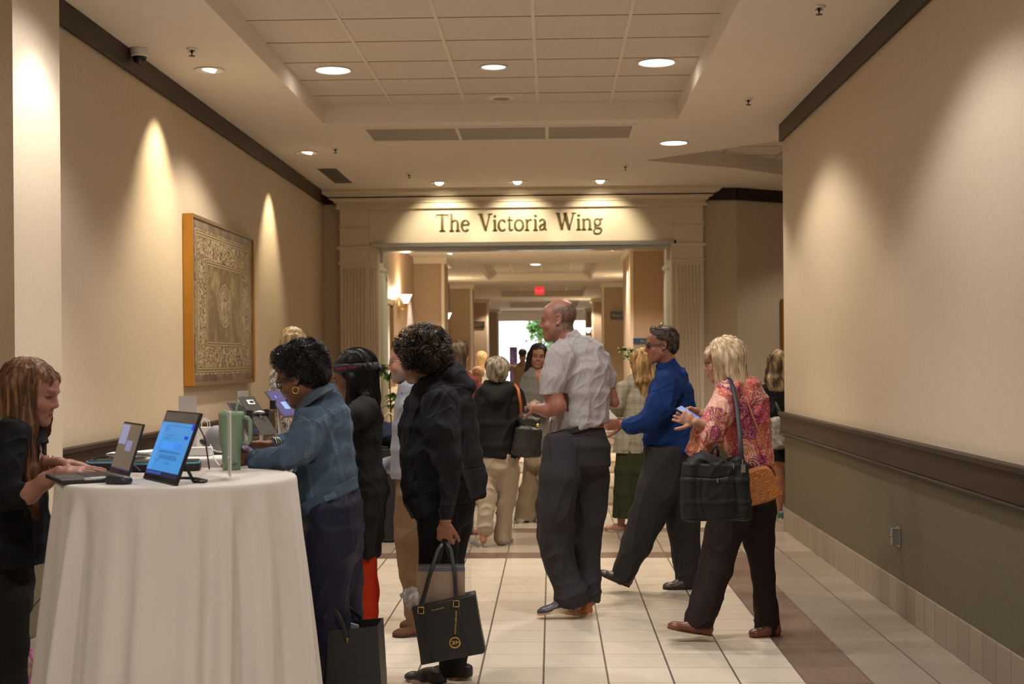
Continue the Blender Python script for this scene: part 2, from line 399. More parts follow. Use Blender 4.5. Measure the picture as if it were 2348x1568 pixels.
# serif lettering, drawn as pen strokes: (x, y, width) points per stroke, units of cap height
def serif(x, y, w_, t=.045): return [((x - w_ / 2, y), t), ((x + w_ / 2, y), t)]
def arc(cx, cy, rx, ry, a0, a1, thick, thin, n=14):
    out = []
    for k in range(n + 1):
        a = math.radians(a0 + (a1 - a0) * k / n); out.append(((cx + rx * math.cos(a), cy + ry * math.sin(a)), thin + (thick - thin) * abs(math.cos(a))))
    return out
TK, TN = .135, .05
GL = {
 'T': (.80, [[((.40, 0), TK), ((.40, 1), TK)], serif(.40, .02, .34), [((.04, .97), TN), ((.76, .97), TN)], [((.06, .97), .04), ((.04, .80), .03)], [((.74, .97), .04), ((.76, .80), .03)]]),
 'h': (.66, [[((.14, 0), .10), ((.14, 1.02), .10)], serif(.14, .02, .26), [((.04, .96), .04), ((.14, 1.02), .05)], [((.14, .50), .04), ((.26, .62), .06), ((.38, .64), .08), ((.48, .56), .10), ((.50, .42), .10), ((.50, 0), .10)], serif(.50, .02, .26)]),
 'e': (.56, [arc(.28, .32, .22, .31, 20, 318, .10, .05, 20), [((.08, .37), TN), ((.49, .37), TN)]]),
 'V': (.84, [[((.14, .98), .14), ((.44, .02), .10)], [((.44, .02), .05), ((.70, .98), .05)], serif(.13, .98, .28), serif(.72, .98, .24)]),
 'i': (.30, [[((.15, 0), .10), ((.15, .64), .10)], serif(.15, .02, .26), [((.05, .60), .04), ((.15, .64), .05)], [((.15, .80), .115), ((.15, .91), .115)]]),
 'c': (.52, [arc(.28, .32, .22, .31, 48, 312, .10, .05, 18), [((.41, .50), .09), ((.43, .54), .09)]]),
 't': (.42, [[((.17, .84), .05), ((.17, .14), .10), ((.22, .04), .08), ((.31, .03), .05), ((.38, .09), .035)], [((.04, .62), .05), ((.36, .62), .05)]]),
 'o': (.62, [arc(.30, .32, .24, .31, 0, 360, .10, .045, 26)]),
 'r': (.48, [[((.14, 0), .10), ((.14, .64), .10)], serif(.14, .02, .26), [((.04, .60), .04), ((.14, .64), .05)], [((.14, .42), .04), ((.22, .58), .05), ((.32, .64), .06), ((.41, .60), .085)]]),
 'a': (.56, [[((.08, .52), .06), ((.16, .62), .05), ((.28, .64), .06), ((.37, .56), .09), ((.38, .42), .10), ((.38, .10), .10), ((.43, .03), .06), ((.50, .05), .04)], [((.38, .38), .04), ((.20, .32), .06), ((.09, .20), .09), ((.12, .06), .08), ((.22, .03), .05), ((.38, .14), .04)]]),
 'W': (1.20, [[((.13, .98), .14), ((.36, .02), .10)], [((.36, .02), .05), ((.58, .92), .05)], [((.56, .98), .14), ((.80, .02), .10)], [((.80, .02), .05), ((1.06, .98), .05)], serif(.12, .98, .26), serif(.57, .98, .22), serif(1.07, .98, .24)]),
 'n': (.66, [[((.14, 0), .10), ((.14, .64), .10)], serif(.14, .02, .26), [((.04, .60), .04), ((.14, .64), .05)], [((.14, .48), .04), ((.26, .61), .06), ((.38, .64), .08), ((.48, .56), .10), ((.50, .42), .10), ((.50, 0), .10)], serif(.50, .02, .26)]),
 'g': (.60, [arc(.27, .45, .17, .19, 0, 360, .09, .045, 22), [((.40, .58), .05), ((.50, .64), .06), ((.58, .62), .05)], [((.16, .30), .04), ((.10, .20), .06), ((.16, .12), .08), ((.40, .10), .09), ((.50, .02), .09), ((.48, -.12), .07), ((.36, -.22), .05), ((.22, -.24), .045), ((.08, -.18), .06), ((.06, -.06), .07), ((.14, .06), .05)]]),
}
def glyph(b, ch, x0, h, M, depth):
    adv, strokes = GL[ch]
    for st in strokes:
        pts = [Vector(p) for p, _ in st]; ws = [q * 1.22 for _, q in st]; n = len(pts); L = []; R = []
        for i, p in enumerate(pts):
            d = (pts[min(i + 1, n - 1)] - pts[max(i - 1, 0)]).normalized(); nn = Vector((-d.y, d.x)) * ws[i] / 2
            if ch in 'VW' and abs(d.y) > .5: nn = Vector((ws[i] / 2 / abs(d.y) * .95, 0)) * (1 if d.y < 0 else -1)
            L.append(p + nn); R.append(p - nn)
        for i in range(n - 1):
            b.prism([tuple((x0 + q.x * h, q.y * h)) for q in (R[i], R[i + 1], L[i + 1], L[i])], 0, depth, M)
    return adv * h
M_BRASS = plain('antique_brass', (.125, .095, .025), .35, metal=.25, var=.08)
h = .200; text = 'The Victoria Wing'
gaps = sum(.62 * h if c_ == ' ' else GL[c_][0] * h for c_ in text); sp = .0
tw = 1.985; sp = (tw - gaps) / (len(text) - 1)
sx = -.37 - tw / 2 + .005
tx = sx
for c_ in text:
    if c_ == ' ': tx += .50 * h + sp; continue
    M = Matrix.Translation((tx, YP + .03, 3.01)) @ Matrix.Rotation(math.radians(90), 4, 'X') 
    bb = MB(); a = glyph(bb, c_, 0, h, M, .018)
    o = bb.build('sign_letter', M_BRASS)
    tag(o, 'brass letter %s of the wing name on the cream portal' % c_, 'letter', 'brass letters of the portal sign')
    tx += a + sp + (.12 * h / 9)
cnt = {}
for o in [x for x in COL.objects if x.name.startswith('sign_letter')]:
    cnt.setdefault(o['label'], []).append(o)
ORD = ('first', 'second', 'third')
WORDS = text.split(); names = []
for wi, wd in enumerate(WORDS):
    for k, c_ in enumerate(wd): names.append((c_, wd, sum(1 for q in wd[:k] if q == c_), wd.count(c_)))
for o, (c_, wd, k, n) in zip([x for x in COL.objects if x.name.startswith('sign_letter')], names):
    o['label'] = 'raised brass letter %s, %sin the word %s on the cream portal' % (c_, (ORD[k] + ' one ') if n > 1 else '', wd)
# ------------------------------------------------------------------ corridor beyond the portal
HZ = 3.20; HL, HR = -2.29, 1.78; AY = 47.0
def hall_wall():
    mt, nt, b = new_mat('hall_wallpaper', .55, spec=.3)
    v, (x, y, z) = coords(nt); f = noise(nt, mapped(nt, v, (1, 1, .15)), 200, 2)
    col = mix(nt, f, (.40, .29, .195), (.47, .35, .24)); col = mix(nt, z.lt(.95), col, (.42, .36, .25)); nt.links.new(col, b.inputs['Base Color']); return mt
M_HALL = hall_wall()
MB().box((HL - .3, YP + .6, 0), (HL, AY, HZ + .6)).build('wall_left', M_HALL, kind=S)
MB().box((HR, YP + .6, 0), (HR + .3, AY, HZ + .6)).build('wall_right', M_HALL, kind=S)
b = MB()
for y0, y1 in ((16.5, 18.2), (22.5, 23.6), (30.5, 31.4), (38.2, 39.0), (45.6, 46.6)):
    if y0 > 17: b.box((HL, y0, 0), (-1.80, y1, HZ))
b.build('wall_left', M_HALL, kind=S)
b = MB()
for y0, y1 in ((20.3, 22.6), (30.5, 31.4), (38.2, 39.0), (45.6, 46.6)): b.box((1.20 if y0 < 25 else 1.16, y0, 0), (HR, y1, HZ))
b.build('wall_right', M_HALL, kind=S)
b = MB()                                                                                 # pale corner mouldings and crowns of those columns
for y0, y1 in ((22.5, 23.6), (30.5, 31.4), (38.2, 39.0), (45.6, 46.6)):
    b.box((-1.83, y0 - .02, 0), (-1.78, y0 + .04, HZ)); b.box((HL, y0 - .05, HZ - .10), (-1.74, y1 + .05, HZ)); b.box((HL, y0 - .03, .86), (-1.77, y1, .93)); b.box((HL, y0 - .03, 0), (-1.77, y1, .2))
for y0, y1 in ((20.3, 22.6), (30.5, 31.4), (38.2, 39.0), (45.6, 46.6)):
    xx = 1.20 if y0 < 25 else 1.16
    b.box((xx - .05, y0 - .05, HZ - .10), (HR, y1 + .05, HZ)); b.box((xx - .02, y0 - .02, 0), (xx + .03, y0 + .04, HZ)); b.box((xx - .03, y0 - .03, 0), (HR, y1, .2))
b.box((HL, YP + .6, .86), (HL + .05, 22.5, .95)); b.box((HL, YP + .6, 1.02), (HL + .07, 22.5, 1.10)); b.box((HL, YP + .6, 0), (HL + .03, 46, .2))
b.box((HR - .05, 22.6, .86), (HR, 46, .95)); b.box((HR - .03, YP + .6, 0), (HR, 46, .2))
for y0 in (23.2, 26.6, 31.4, 34.6, 39, 42): b.box((HR - .06, y0 + .3, 1.1), (HR - .01, y0 + .36, 2.9)); b.box((HR - .06, y0 + 2.4, 1.1), (HR - .01, y0 + 2.46, 2.9))
b.build('trim_12', M_CREAM, kind=S)
b = MB(); trays = ((17.2, 21.6), (24.0, 29.3), (31.8, 36.8), (39.4, 44.6)); y = YP + .6
for y0, y1 in trays:
    b.quad((HL - .3, y, HZ), (HR + .3, y, HZ), (HR + .3, y0, HZ), (HL - .3, y0, HZ))
    b.quad((HL - .3, y0, HZ), (-1.35, y0, HZ), (-1.35, y1, HZ), (HL - .3, y1, HZ)); b.quad((.85, y0, HZ), (HR + .3, y0, HZ), (HR + .3, y1, HZ), (.85, y1, HZ))
    for p, q in (((-1.35, y0), (-1.35, y1)), ((-1.35, y1), (.85, y1)), ((.85, y1), (.85, y0)), ((.85, y0), (-1.35, y0))): b.quad((*p, HZ), (*q, HZ), (*q, HZ + .16), (*p, HZ + .16))
    y = y1
b.quad((HL - .3, y, HZ), (HR + .3, y, HZ), (HR + .3, AY, HZ), (HL - .3, AY, HZ)); b.box((HL - .3, AY - .05, 2.83), (HR + .3, AY + .1, HZ + .7))
b.build('ceiling', M_CEIL, kind=S)
MB().quad((HL - .3, YP + .6, HZ + .16), (HR + .3, YP + .6, HZ + .16), (HR + .3, AY, HZ + .16), (HL - .3, AY, HZ + .16)).build('ceiling', M_TILE, kind=S)
b = MB()
for y0, y1 in trays:
    for x in (-.8, -.2, .4): b.box((x - .014, y0, HZ + .15), (x + .014, y1, HZ + .158))
    yy = y0 + .4
    while yy < y1: b.box((-1.35, yy - .01, HZ + .15), (.85, yy + .01, HZ + .157)); yy += .61
b.build('ceiling', plain('grid_pale', (.8, .76, .70), .5, var=.01), kind=S)
# header beam over the portal back (closes the gap between the two ceilings)
MB().box((-3, YP + .45, OZ + .04), (2.2, YP + .7, 3.8)).build('wall_portal', M_CREAM, kind=S)
# ------------------------------------------------------------------ lamps
def downlight(x, y, z, r, label, watts, size=125, lens=M_LENS, color=WARM, aim=None, blend=.35, name='downlight', seen=True, cat='ceiling light'):
    t = thing(name, label, cat, (x, y, z), 'recessed ceiling lamps')
    M = Matrix.Translation((x, y, z))
    MB().lathe([(r, .0), (r + .012, -.002), (r + .014, -.006), (r + .004, -.009), (r - .006, -.004), (r - .008, .06)], M, 32).build('trim_ring', M_TRIM, t, smooth=True)
    if aim is None:
        MB().lathe([(.0, -.0012), (r * .99, -.0012)], M, 32).build('lens', lens, t, smooth=True)
        spot(name + '_beam', (x, y, z - .02), (x, y, 0), watts, size, blend, color, r * .8, t)
    else:
        # gimbal: a chrome cone with a tilted lamp face
        MB().lathe([(r * .98, -.004), (r * .62, .05)], M, 28).build('reflector', M_CHROME, t, smooth=True)
        d = (Vector(aim) - Vector((x, y, z))).normalized(); q = Vector((0, 0, -1)).rotation_difference(d).to_matrix().to_4x4()
        MB().lathe([(0, -.028), (r * .5, -.024), (r * .62, .01), (r * .55, .05)], Matrix.Translation((x, y, z + .012)) @ q, 24).build('lamp_head', lens, t, smooth=True)
        spot(name + '_beam', Vector((x, y, z - .03)) + d * .02, aim, watts, size, blend, color, .02, t)
    return t
KD = 1.0
downlight(-1.60, 9.96, TZ, .128, 'large bright round downlight in the tray nearest the left wall', 95)
downlight(.78, 9.86, TZ, .132, 'large bright round downlight in the tray nearest the right wall', 95)
downlight(-.41, 9.93, TZ, .093, 'smaller dim round downlight in the middle of the tray', 30, 100, M_LENSDIM)
downlight(1.15, 12.6, CZ, .125, 'bright round downlight beside the triangular side tray', 75)
for x, y in ((-1.60, 6.2), (.78, 6.1), (-1.6, 2.4), (.78, 2.4), (-1.6, -1.4), (.78, -1.4)):
    downlight(x, y, TZ, .13, 'round downlight in the tray ahead of the view', (72 if x > 0 else 60) if y > 5 else 48, color=NEUT)
for x, y in ((-.41, 6.6), (-.41, 1.0)): downlight(x, y, TZ, .093, 'small round downlight in the tray ahead of the view', 40, 110, M_LENSDIM, color=NEUT)
downlight(-2.33, 9.2, CZ, .09, 'chrome gimbal spotlight beside the domed security camera', 46, 78, M_LENSDIM, aim=(-2.75, 9.2, 1.8), blend=.9, name='gimbal_spotlight', color=(1, .82, .52))
downlight(-2.33, 12.9, CZ, .10, 'chrome gimbal spotlight ahead of the slatted air vent', 45, 66, M_LENSDIM, aim=(-2.75, 12.9, 1.9), blend=.8, name='gimbal_spotlight', color=(1, .82, .52))
downlight(-1.98, 6.30, CZ, .09, 'chrome gimbal spotlight above the left wall pier', 34, 74, M_LENSDIM, aim=(-2.36, 6.42, 1.0), blend=.55, name='gimbal_spotlight', color=(1, .93, .84))
for x, l in ((-1.25, 'above the letters of The'), (-.37, 'above the end of Victoria'), (.56, 'above the letters of Wing')):
    downlight(x, 15.2, CZ, .095, 'chrome gimbal spotlight %s on the portal' % l, 17, 82, M_LENSDIM, aim=(x, YP, 2.9), blend=.7, name='gimbal_spotlight', color=(1, .84, .56))
downlight(3.6, 13.2, TZ, .12, 'round downlight in the side hall ceiling', 48)
downlight(4.2, 15.2, TZ, .12, 'round downlight in the side hall by the slanted wall', 40)
for i, y in enumerate((17.9, 20.6, 26.5, 34.2, 41.5)):
    for x in ((-.42, .5) if i < 2 else (-.3,)):
        w_ = 70 if i else 34
        downlight(x, y, HZ + .15, .11, 'round downlight in the corridor beyond the portal', w_ * 1.1, 130, color=(1, .80, .52))
for x, y, ax_, lb in ((-1.62, 21.6, -2.2, 'left'), (.98, 21.2, 1.3, 'right')):
    downlight(x, y, HZ, .08, 'cool white spotlight by the first %s corridor column' % lb, 80, 60, M_LENSDIM, aim=(ax_, y + .4, 1.2), blend=.6, name='gimbal_spotlight', color=(.86, .92, 1.0))
for x in (-1.55, 1.15):
    for y in (18.8, 28.0, 37.6): downlight(x, y, HZ, .08, 'small downlight by the corridor wall', 42, 120, M_LENSDIM)
# ------------------------------------------------------------------ soft solids: bodies, clothes and hair are grown from joined ellipse cones
def A(v): return np.array(v, dtype=float)
def unit(v):
    v = A(v); return v / (np.linalg.norm(v) + 1e-12)
def cone(a, b, ra, rb=None, side=None, k=.02, mode='add'):
    """an elliptical cone from a to b; ra, rb are radii: number or (side, front[, cap])"""
    if rb is None: rb = ra
    t = lambda r: (r, r, r) if not hasattr(r, '__len__') else (tuple(r) + (min(r),) if len(r) == 2 else tuple(r))
    return [A(a), A(b), t(ra), t(rb), None if side is None else A(side), k, mode]
def ball(c, r, side=None, k=.02, mode='add', axis=(0, 0, 1)):
    """ellipsoid: radii (side, front, along axis)"""
    if not hasattr(r, '__len__'): r = (r, r, r)
    c = A(c); ax = unit(axis) * 1e-4
    return [c - ax, c + ax, tuple(r), tuple(r), None if side is None else A(side), k, mode]
def limb(pts, k=.02, flat=1.0, side=None):
    """pts: (px, py, width in px, Y) down a limb"""
    out = []
    P = [(A(J(p[0], p[1], p[3])), p[2] / 2 * p[3] / F) for p in pts]
    for (a, ra), (b, rb) in zip(P, P[1:]):
        out.append(cone(a, b, (ra, ra * flat, ra * .9) if flat != 1 else ra, (rb, rb * flat, rb * .9) if flat != 1 else rb, RC if side is None else side, k))
    return out
def sil(rows, Y, k=.02, cap=None, side=None):
    """rows: (py, x left, x right, half depth in metres[, Y offset]) down a trunk seen as a silhouette"""
    out = []; P = []
    for r in rows:
        y = Y + (r[4] if len(r) > 4 else 0)
        P.append((A(J((r[1] + r[2]) / 2, r[0], y)), (r[2] - r[1]) / 2 * y / F, r[3]))
    for (a, xa, da), (b, xb, db) in zip(P, P[1:]):
        c = cap if cap else min(xa, da, xb, db) * .5
        out.append(cone(a, b, (xa, da, c), (xb, db, c), RC if side is None else side, k))
    return out
class Field:
    def __init__(s, ops, vox, grow=0.0, pad=.03):
        s.vox = vox; L = []; H = []
        for a, b, ra, rb, sd, k, md in ops:
            if md == 'cut' or md == 'sub': continue
            r = max(max(ra), max(rb)) + grow + pad
            L.append(np.minimum(a, b) - r); H.append(np.maximum(a, b) + r)
        s.lo = np.min(L, 0); s.n = np.ceil((np.max(H, 0) - s.lo) / vox).astype(int) + 2
        s.d = np.full(s.n, .5, np.float32)
        s.add(ops, grow)
    def _block(s, lo, hi):
        i0 = np.clip(np.floor((lo - s.lo) / s.vox).astype(int), 0, s.n); i1 = np.clip(np.ceil((hi - s.lo) / s.vox).astype(int) + 1, 0, s.n)
        if (i1 <= i0).any(): return None
        ax = [(s.lo[i] + np.arange(i0[i], i1[i]) * s.vox).astype(np.float32) for i in range(3)]
        return tuple(slice(i0[i], i1[i]) for i in range(3)), ax[0][:, None, None], ax[1][None, :, None], ax[2][None, None, :]
    def add(s, ops, grow=0.0):
        for a, b, ra, rb, sd, k, md in ops:
            if md == 'cut':        # a: point, b: normal; drops what lies on the normal's side, within radius ra of a
                r = ra[0]; bl = s._block(a - r, a + r)
                if bl is None: continue
                sl, X, Y, Z = bl; n = unit(b)
                h = (X - a[0]) * n[0] + (Y - a[1]) * n[1] + (Z - a[2]) * n[2]
                s.d[sl] = np.maximum(s.d[sl], h); continue
            g = grow if md == 'add' else 0
            ra = tuple(max(x + g, 1e-4) for x in ra); rb = tuple(max(x + g, 1e-4) for x in rb)
            r = max(max(ra), max(rb)) + k + 2.5 * s.vox
            bl = s._block(np.minimum(a, b) - r, np.maximum(a, b) + r)
            if bl is None: continue
            sl, X, Y, Z = bl
            ab = b - a; Ln = np.linalg.norm(ab); d = ab / Ln
            if sd is None or abs(np.dot(unit(sd), d)) > .97: sd_ = np.array([1., 0, 0]) if abs(d[0]) < .9 else np.array([0, 1., 0])
            else: sd_ = sd
            u = unit(sd_ - d * np.dot(sd_, d)); v = np.cross(d, u)
            x = X - a[0]; y = Y - a[1]; z = Z - a[2]
            t = x * d[0] + y * d[1] + z * d[2]; tc = np.clip(t, 0, Ln); w_ = t - tc; q = tc / Ln
            pu = x * u[0] + y * u[1] + z * u[2]; pv = x * v[0] + y * v[1] + z * v[2]
            R = [ra[i] + (rb[i] - ra[i]) * q for i in range(3)]
            k0 = np.sqrt((pu / R[0])**2 + (pv / R[1])**2 + (w_ / R[2])**2)
            k1 = np.sqrt((pu / R[0]**2)**2 + (pv / R[1]**2)**2 + (w_ / R[2]**2)**2)
            e = np.where(k0 < 1e-4, -min(ra), k0 * (k0 - 1) / np.maximum(k1, 1e-6)).astype(np.float32)
            D = s.d[sl]
            if md == 'sub':
                h = np.clip(.5 - .5 * (D + e) / k, 0, 1); s.d[sl] = D * (1 - h) - e * h + k * h * (1 - h)
            else:
                h = np.clip(.5 + .5 * (D - e) / k, 0, 1); s.d[sl] = D * (1 - h) + e * h - k * h * (1 - h)
        return s
    def mesh(s, smooth=1):
        d = s.d; g = (d < 0)
        c = np.zeros(tuple(np.array(d.shape) - 1), np.uint8); n = d.shape
        for i in (0, 1):
            for j in (0, 1):
                for k in (0, 1): c += g[i:n[0]-1+i, j:n[1]-1+j, k:n[2]-1+k]
        act = np.argwhere((c > 0) & (c < 8)); idx = np.full(c.shape, -1, np.int32); idx[tuple(act.T)] = np.arange(len(act))
        acc = np.zeros((len(act), 3)); cnt_ = np.zeros(len(act))
        cor = [np.array(q) for q in ((0,0,0),(1,0,0),(0,1,0),(1,1,0),(0,0,1),(1,0,1),(0,1,1),(1,1,1))]
        val = [d[tuple((act + q).T)] for q in cor]
        for i, j in ((0,1),(2,3),(4,5),(6,7),(0,2),(1,3),(4,6),(5,7),(0,4),(1,5),(2,6),(3,7)):
            a, b = val[i], val[j]; m_ = (a < 0) != (b < 0)
            t = (a[m_] / (a[m_] - b[m_]))[:, None]; acc[m_] += cor[i] * (1 - t) + cor[j] * t; cnt_[m_] += 1
        V = s.lo + (act + acc / np.maximum(cnt_, 1)[:, None]) * s.vox
        Q = []
        for ax in range(3):
            sl0 = [slice(1, -1)] * 3; sl1 = list(sl0); sl0[ax] = slice(0, -1); sl1[ax] = slice(1, None)
            a = g[tuple(sl0)]; b = g[tuple(sl1)]
            for cond, flip in ((a & ~b, False), (~a & b, True)):
                p = np.argwhere(cond); off = [1, 1, 1]; off[ax] = 0; p = p + off
                u, v = [(1, 2), (2, 0), (0, 1)][ax]; eu = np.eye(3, dtype=int)[u]; ev = np.eye(3, dtype=int)[v]
                q = np.stack([idx[tuple((p - eu - ev).T)], idx[tuple((p - ev).T)], idx[tuple(p.T)], idx[tuple((p - eu).T)]], 1)
                Q.append(q[:, ::-1] if flip else q)
        Q = np.concatenate(Q); Q = Q[(Q >= 0).all(1)]
        for _ in range(smooth): V = lap(V, Q, .5)
        return V, Q
def lap(V, Q, f):
    E_ = np.concatenate([Q[:, [i, (i + 1) % 4]] for i in range(4)]); n = len(V)
    c = np.bincount(E_[:, 0], minlength=n) + np.bincount(E_[:, 1], minlength=n); out = np.empty_like(V)
    for k in range(3): out[:, k] = (np.bincount(E_[:, 0], V[E_[:, 1], k], n) + np.bincount(E_[:, 1], V[E_[:, 0], k], n)) / np.maximum(c, 1)
    out[c == 0] = V[c == 0]
    return V * (1 - f) + out * f
def normals(V, Q):
    fn = np.cross(V[Q[:, 2]] - V[Q[:, 0]], V[Q[:, 3]] - V[Q[:, 1]]); n = len(V); N = np.zeros((n, 3))
    for c in range(4):
        for k in range(3): N[:, k] += np.bincount(Q[:, c], fn[:, k], n)
    return N / np.maximum(np.linalg.norm(N, axis=1), 1e-9)[:, None]
def fold(V, Q, amp, freq, axis=(0, 0, 1), stretch=4, seed=1, mask=None, ridge=True, warp=.35):
    """creases that run along an axis"""
    N = normals(V, Q); ax = unit(axis); t = V @ ax
    P = V - np.outer(t, ax) * (1 - 1.0 / stretch)
    P = P + warp / freq * np.stack([vnoise(V * freq * .35, seed + 5 + i) for i in range(3)], 1)
    n = vnoise(P * freq, seed)
    n = ((1 - np.abs(n))**5 * 1.9 - .55) if ridge else n
    n = n * .7 + .3 * vnoise(P * freq * 2.1, seed + 3)
    if mask is not None: n = n * mask(V)
    return V + N * (amp * n)[:, None]
def raw_mesh(name, V, Q, mat, parent=None, smooth=True, tint=None, T3=None):
    """V,Q quads to an object; tint (n,3) goes to the colour attribute"""
    me = bpy.data.meshes.new(name); V = np.asarray(V, float)
    if parent is not None: V = V - A(wloc(parent))
    me.vertices.add(len(V)); me.vertices.foreach_set('co', V.astype(np.float32).ravel())
    k = Q.shape[1]; me.loops.add(Q.size); me.loops.foreach_set('vertex_index', Q.astype(np.int32).ravel())
    me.polygons.add(len(Q)); me.polygons.foreach_set('loop_start', np.arange(0, Q.size, k, dtype=np.int32))
    me.polygons.foreach_set('use_smooth', np.full(len(Q), smooth))
    me.update(calc_edges=True)
    if tint is not None:
        at = me.color_attributes.new('tint', 'FLOAT_COLOR', 'POINT')
        at.data.foreach_set('color', np.concatenate([tint, np.ones((len(V), 1))], 1).astype(np.float32).ravel())
    me.materials.append(mat); o = bpy.data.objects.new(name, me); COL.objects.link(o)
    if parent is not None: o.parent = parent
    return o
def strand_tubes(paths, r):
    """many hair strands as one set of thin three-sided tubes"""
    VV = []; QQ = []; off = 0
    for P in paths:
        P = A(P); n = len(P)
        if n < 3: continue
        T_ = np.gradient(P, axis=0); T_ /= np.maximum(np.linalg.norm(T_, axis=1), 1e-9)[:, None]
        u = np.cross(T_, np.array([.31, .52, .79])); u /= np.maximum(np.linalg.norm(u, axis=1), 1e-9)[:, None]; v = np.cross(T_, u)
        rr = r * np.minimum(1, np.linspace(2.2, .25, n))[:, None]
        ring = [P + rr * (u * math.cos(a) + v * math.sin(a)) for a in (0, 2.094, 4.189)]
        VV.append(np.stack(ring, 1).reshape(-1, 3))
        i = np.arange(n - 1)[:, None] * 3 + off
        QQ.append(np.concatenate([np.stack([i + a, i + b, i + 3 + b, i + 3 + a], -1).reshape(-1, 4) for a, b in ((0, 1), (1, 2), (2, 0))]))
        off += 3 * n
    return np.concatenate(VV), np.concatenate(QQ)
from mathutils.bvhtree import BVHTree
def grow_strands(V, Q, n, steps, step, dirfn, lift=.002, seed=3, pick=None, wob=.0, curl=None):
    rng = np.random.RandomState(seed); bv = BVHTree.FromPolygons([tuple(v) for v in V], [tuple(q) for q in Q.tolist()])
    ids = np.arange(len(V)) if pick is None else np.nonzero(pick(V))[0]
    out = []
    for _ in range(n):
        p = V[ids[rng.randint(len(ids))]].copy(); path = []; ph = rng.rand() * 6.28; lf = lift * (.4 + 1.3 * rng.rand()); d0 = None
        cr = curl[0] * (.7 + .6 * rng.rand()) if curl else 0
        for s_ in range(int(steps * (.6 + .5 * rng.rand()))):
            loc, nr, _i, _d = bv.find_nearest(Vector(p))
            if loc is None: break
            nr = A(nr); q = A(loc) + nr * lf
            d = dirfn(q); d = d - nr * np.dot(d, nr) * .9 + rng.randn(3) * wob; d = unit(d)
            if curl:
                a = ph + s_ * curl[1]; b = np.cross(d, nr); path.append(q + nr * (cr * (1 + math.cos(a)) * .8) + b * (cr * math.sin(a)))
            else: path.append(q)
            p = q + d * step
        if len(path) > 3: out.append(path)
    return out
# ------------------------------------------------------------------ people: materials
def tinted(name, rough=.6, spec=.4, sss=0.0, bs=.1, bscale=350, streak=None, metal=0, sheen=0.0, weave=None, var=.06):
    """colour comes from the tint stored with the mesh, varied by fine noise"""
    if name in _cache: return _cache[name]
    mt, nt, b = new_mat(name, rough, spec=spec, metal=metal, sheen=sheen); v, (x, y, z) = coords(nt)
    at = nt.nodes.new('ShaderNodeAttribute'); at.attribute_name = 'tint'
    if streak: n = noise(nt, mapped(nt, v, streak), 60, 3, .6)
    else: n = noise(nt, v, 40, 3)
    nt.links.new(mix(nt, 1.0, at.outputs[0], ramp(nt, n, [(.25, (1 - var * 3,) * 3), (.75, (1 + var * 2,) * 3)]), 'MULTIPLY'), b.inputs['Base Color'])
    if sss:
        b.inputs['Subsurface Weight'].default_value = sss; b.inputs['Subsurface Radius'].default_value = (.012, .005, .003); b.inputs['Subsurface Scale'].default_value = 1
    h = noise(nt, v, bscale, 2)
    if weave: h = (x * weave).sin() * (z * weave).sin() * .5 + h
    bump(nt, b, n + h * .4 if streak else h, bs, .001)
    _cache[name] = mt; return mt
M_SKIN = tinted('skin', .48, .35, .0, .12, 260, var=.03)
M_CLOTH = tinted('cloth', .85, .15, bs=.25, bscale=700, var=.04)
M_SATIN = tinted('smooth_cloth', .55, .3, bs=.1, bscale=500, var=.03)
M_HAIR = tinted('hair', .50, .32, bs=.8, streak=(1, 1, .10), var=.12)
M_CURL = tinted('curly_hair', .34, .55, bs=.2, var=.12)
M_LEATHER = tinted('leather', .4, .5, bs=.25, bscale=260, var=.05)
M_EYEW = plain('eye_white', (.75, .7, .66), .2); M_IRIS = plain('iris', (.05, .03, .02), .15)
M_GOLD = plain('gold', (.75, .52, .18), .22, metal=1.0); M_SILVER = plain('silver', (.7, .69, .66), .25, metal=1.0)
M_RUBBER = plain('shoe_sole_black', (.03, .028, .026), .6)
def T1(V, c): return np.tile(A(c), (len(V), 1))
def ss(a, b, x):
    t = np.clip((x - a) / (b - a), 0, 1); return t * t * (3 - 2 * t)
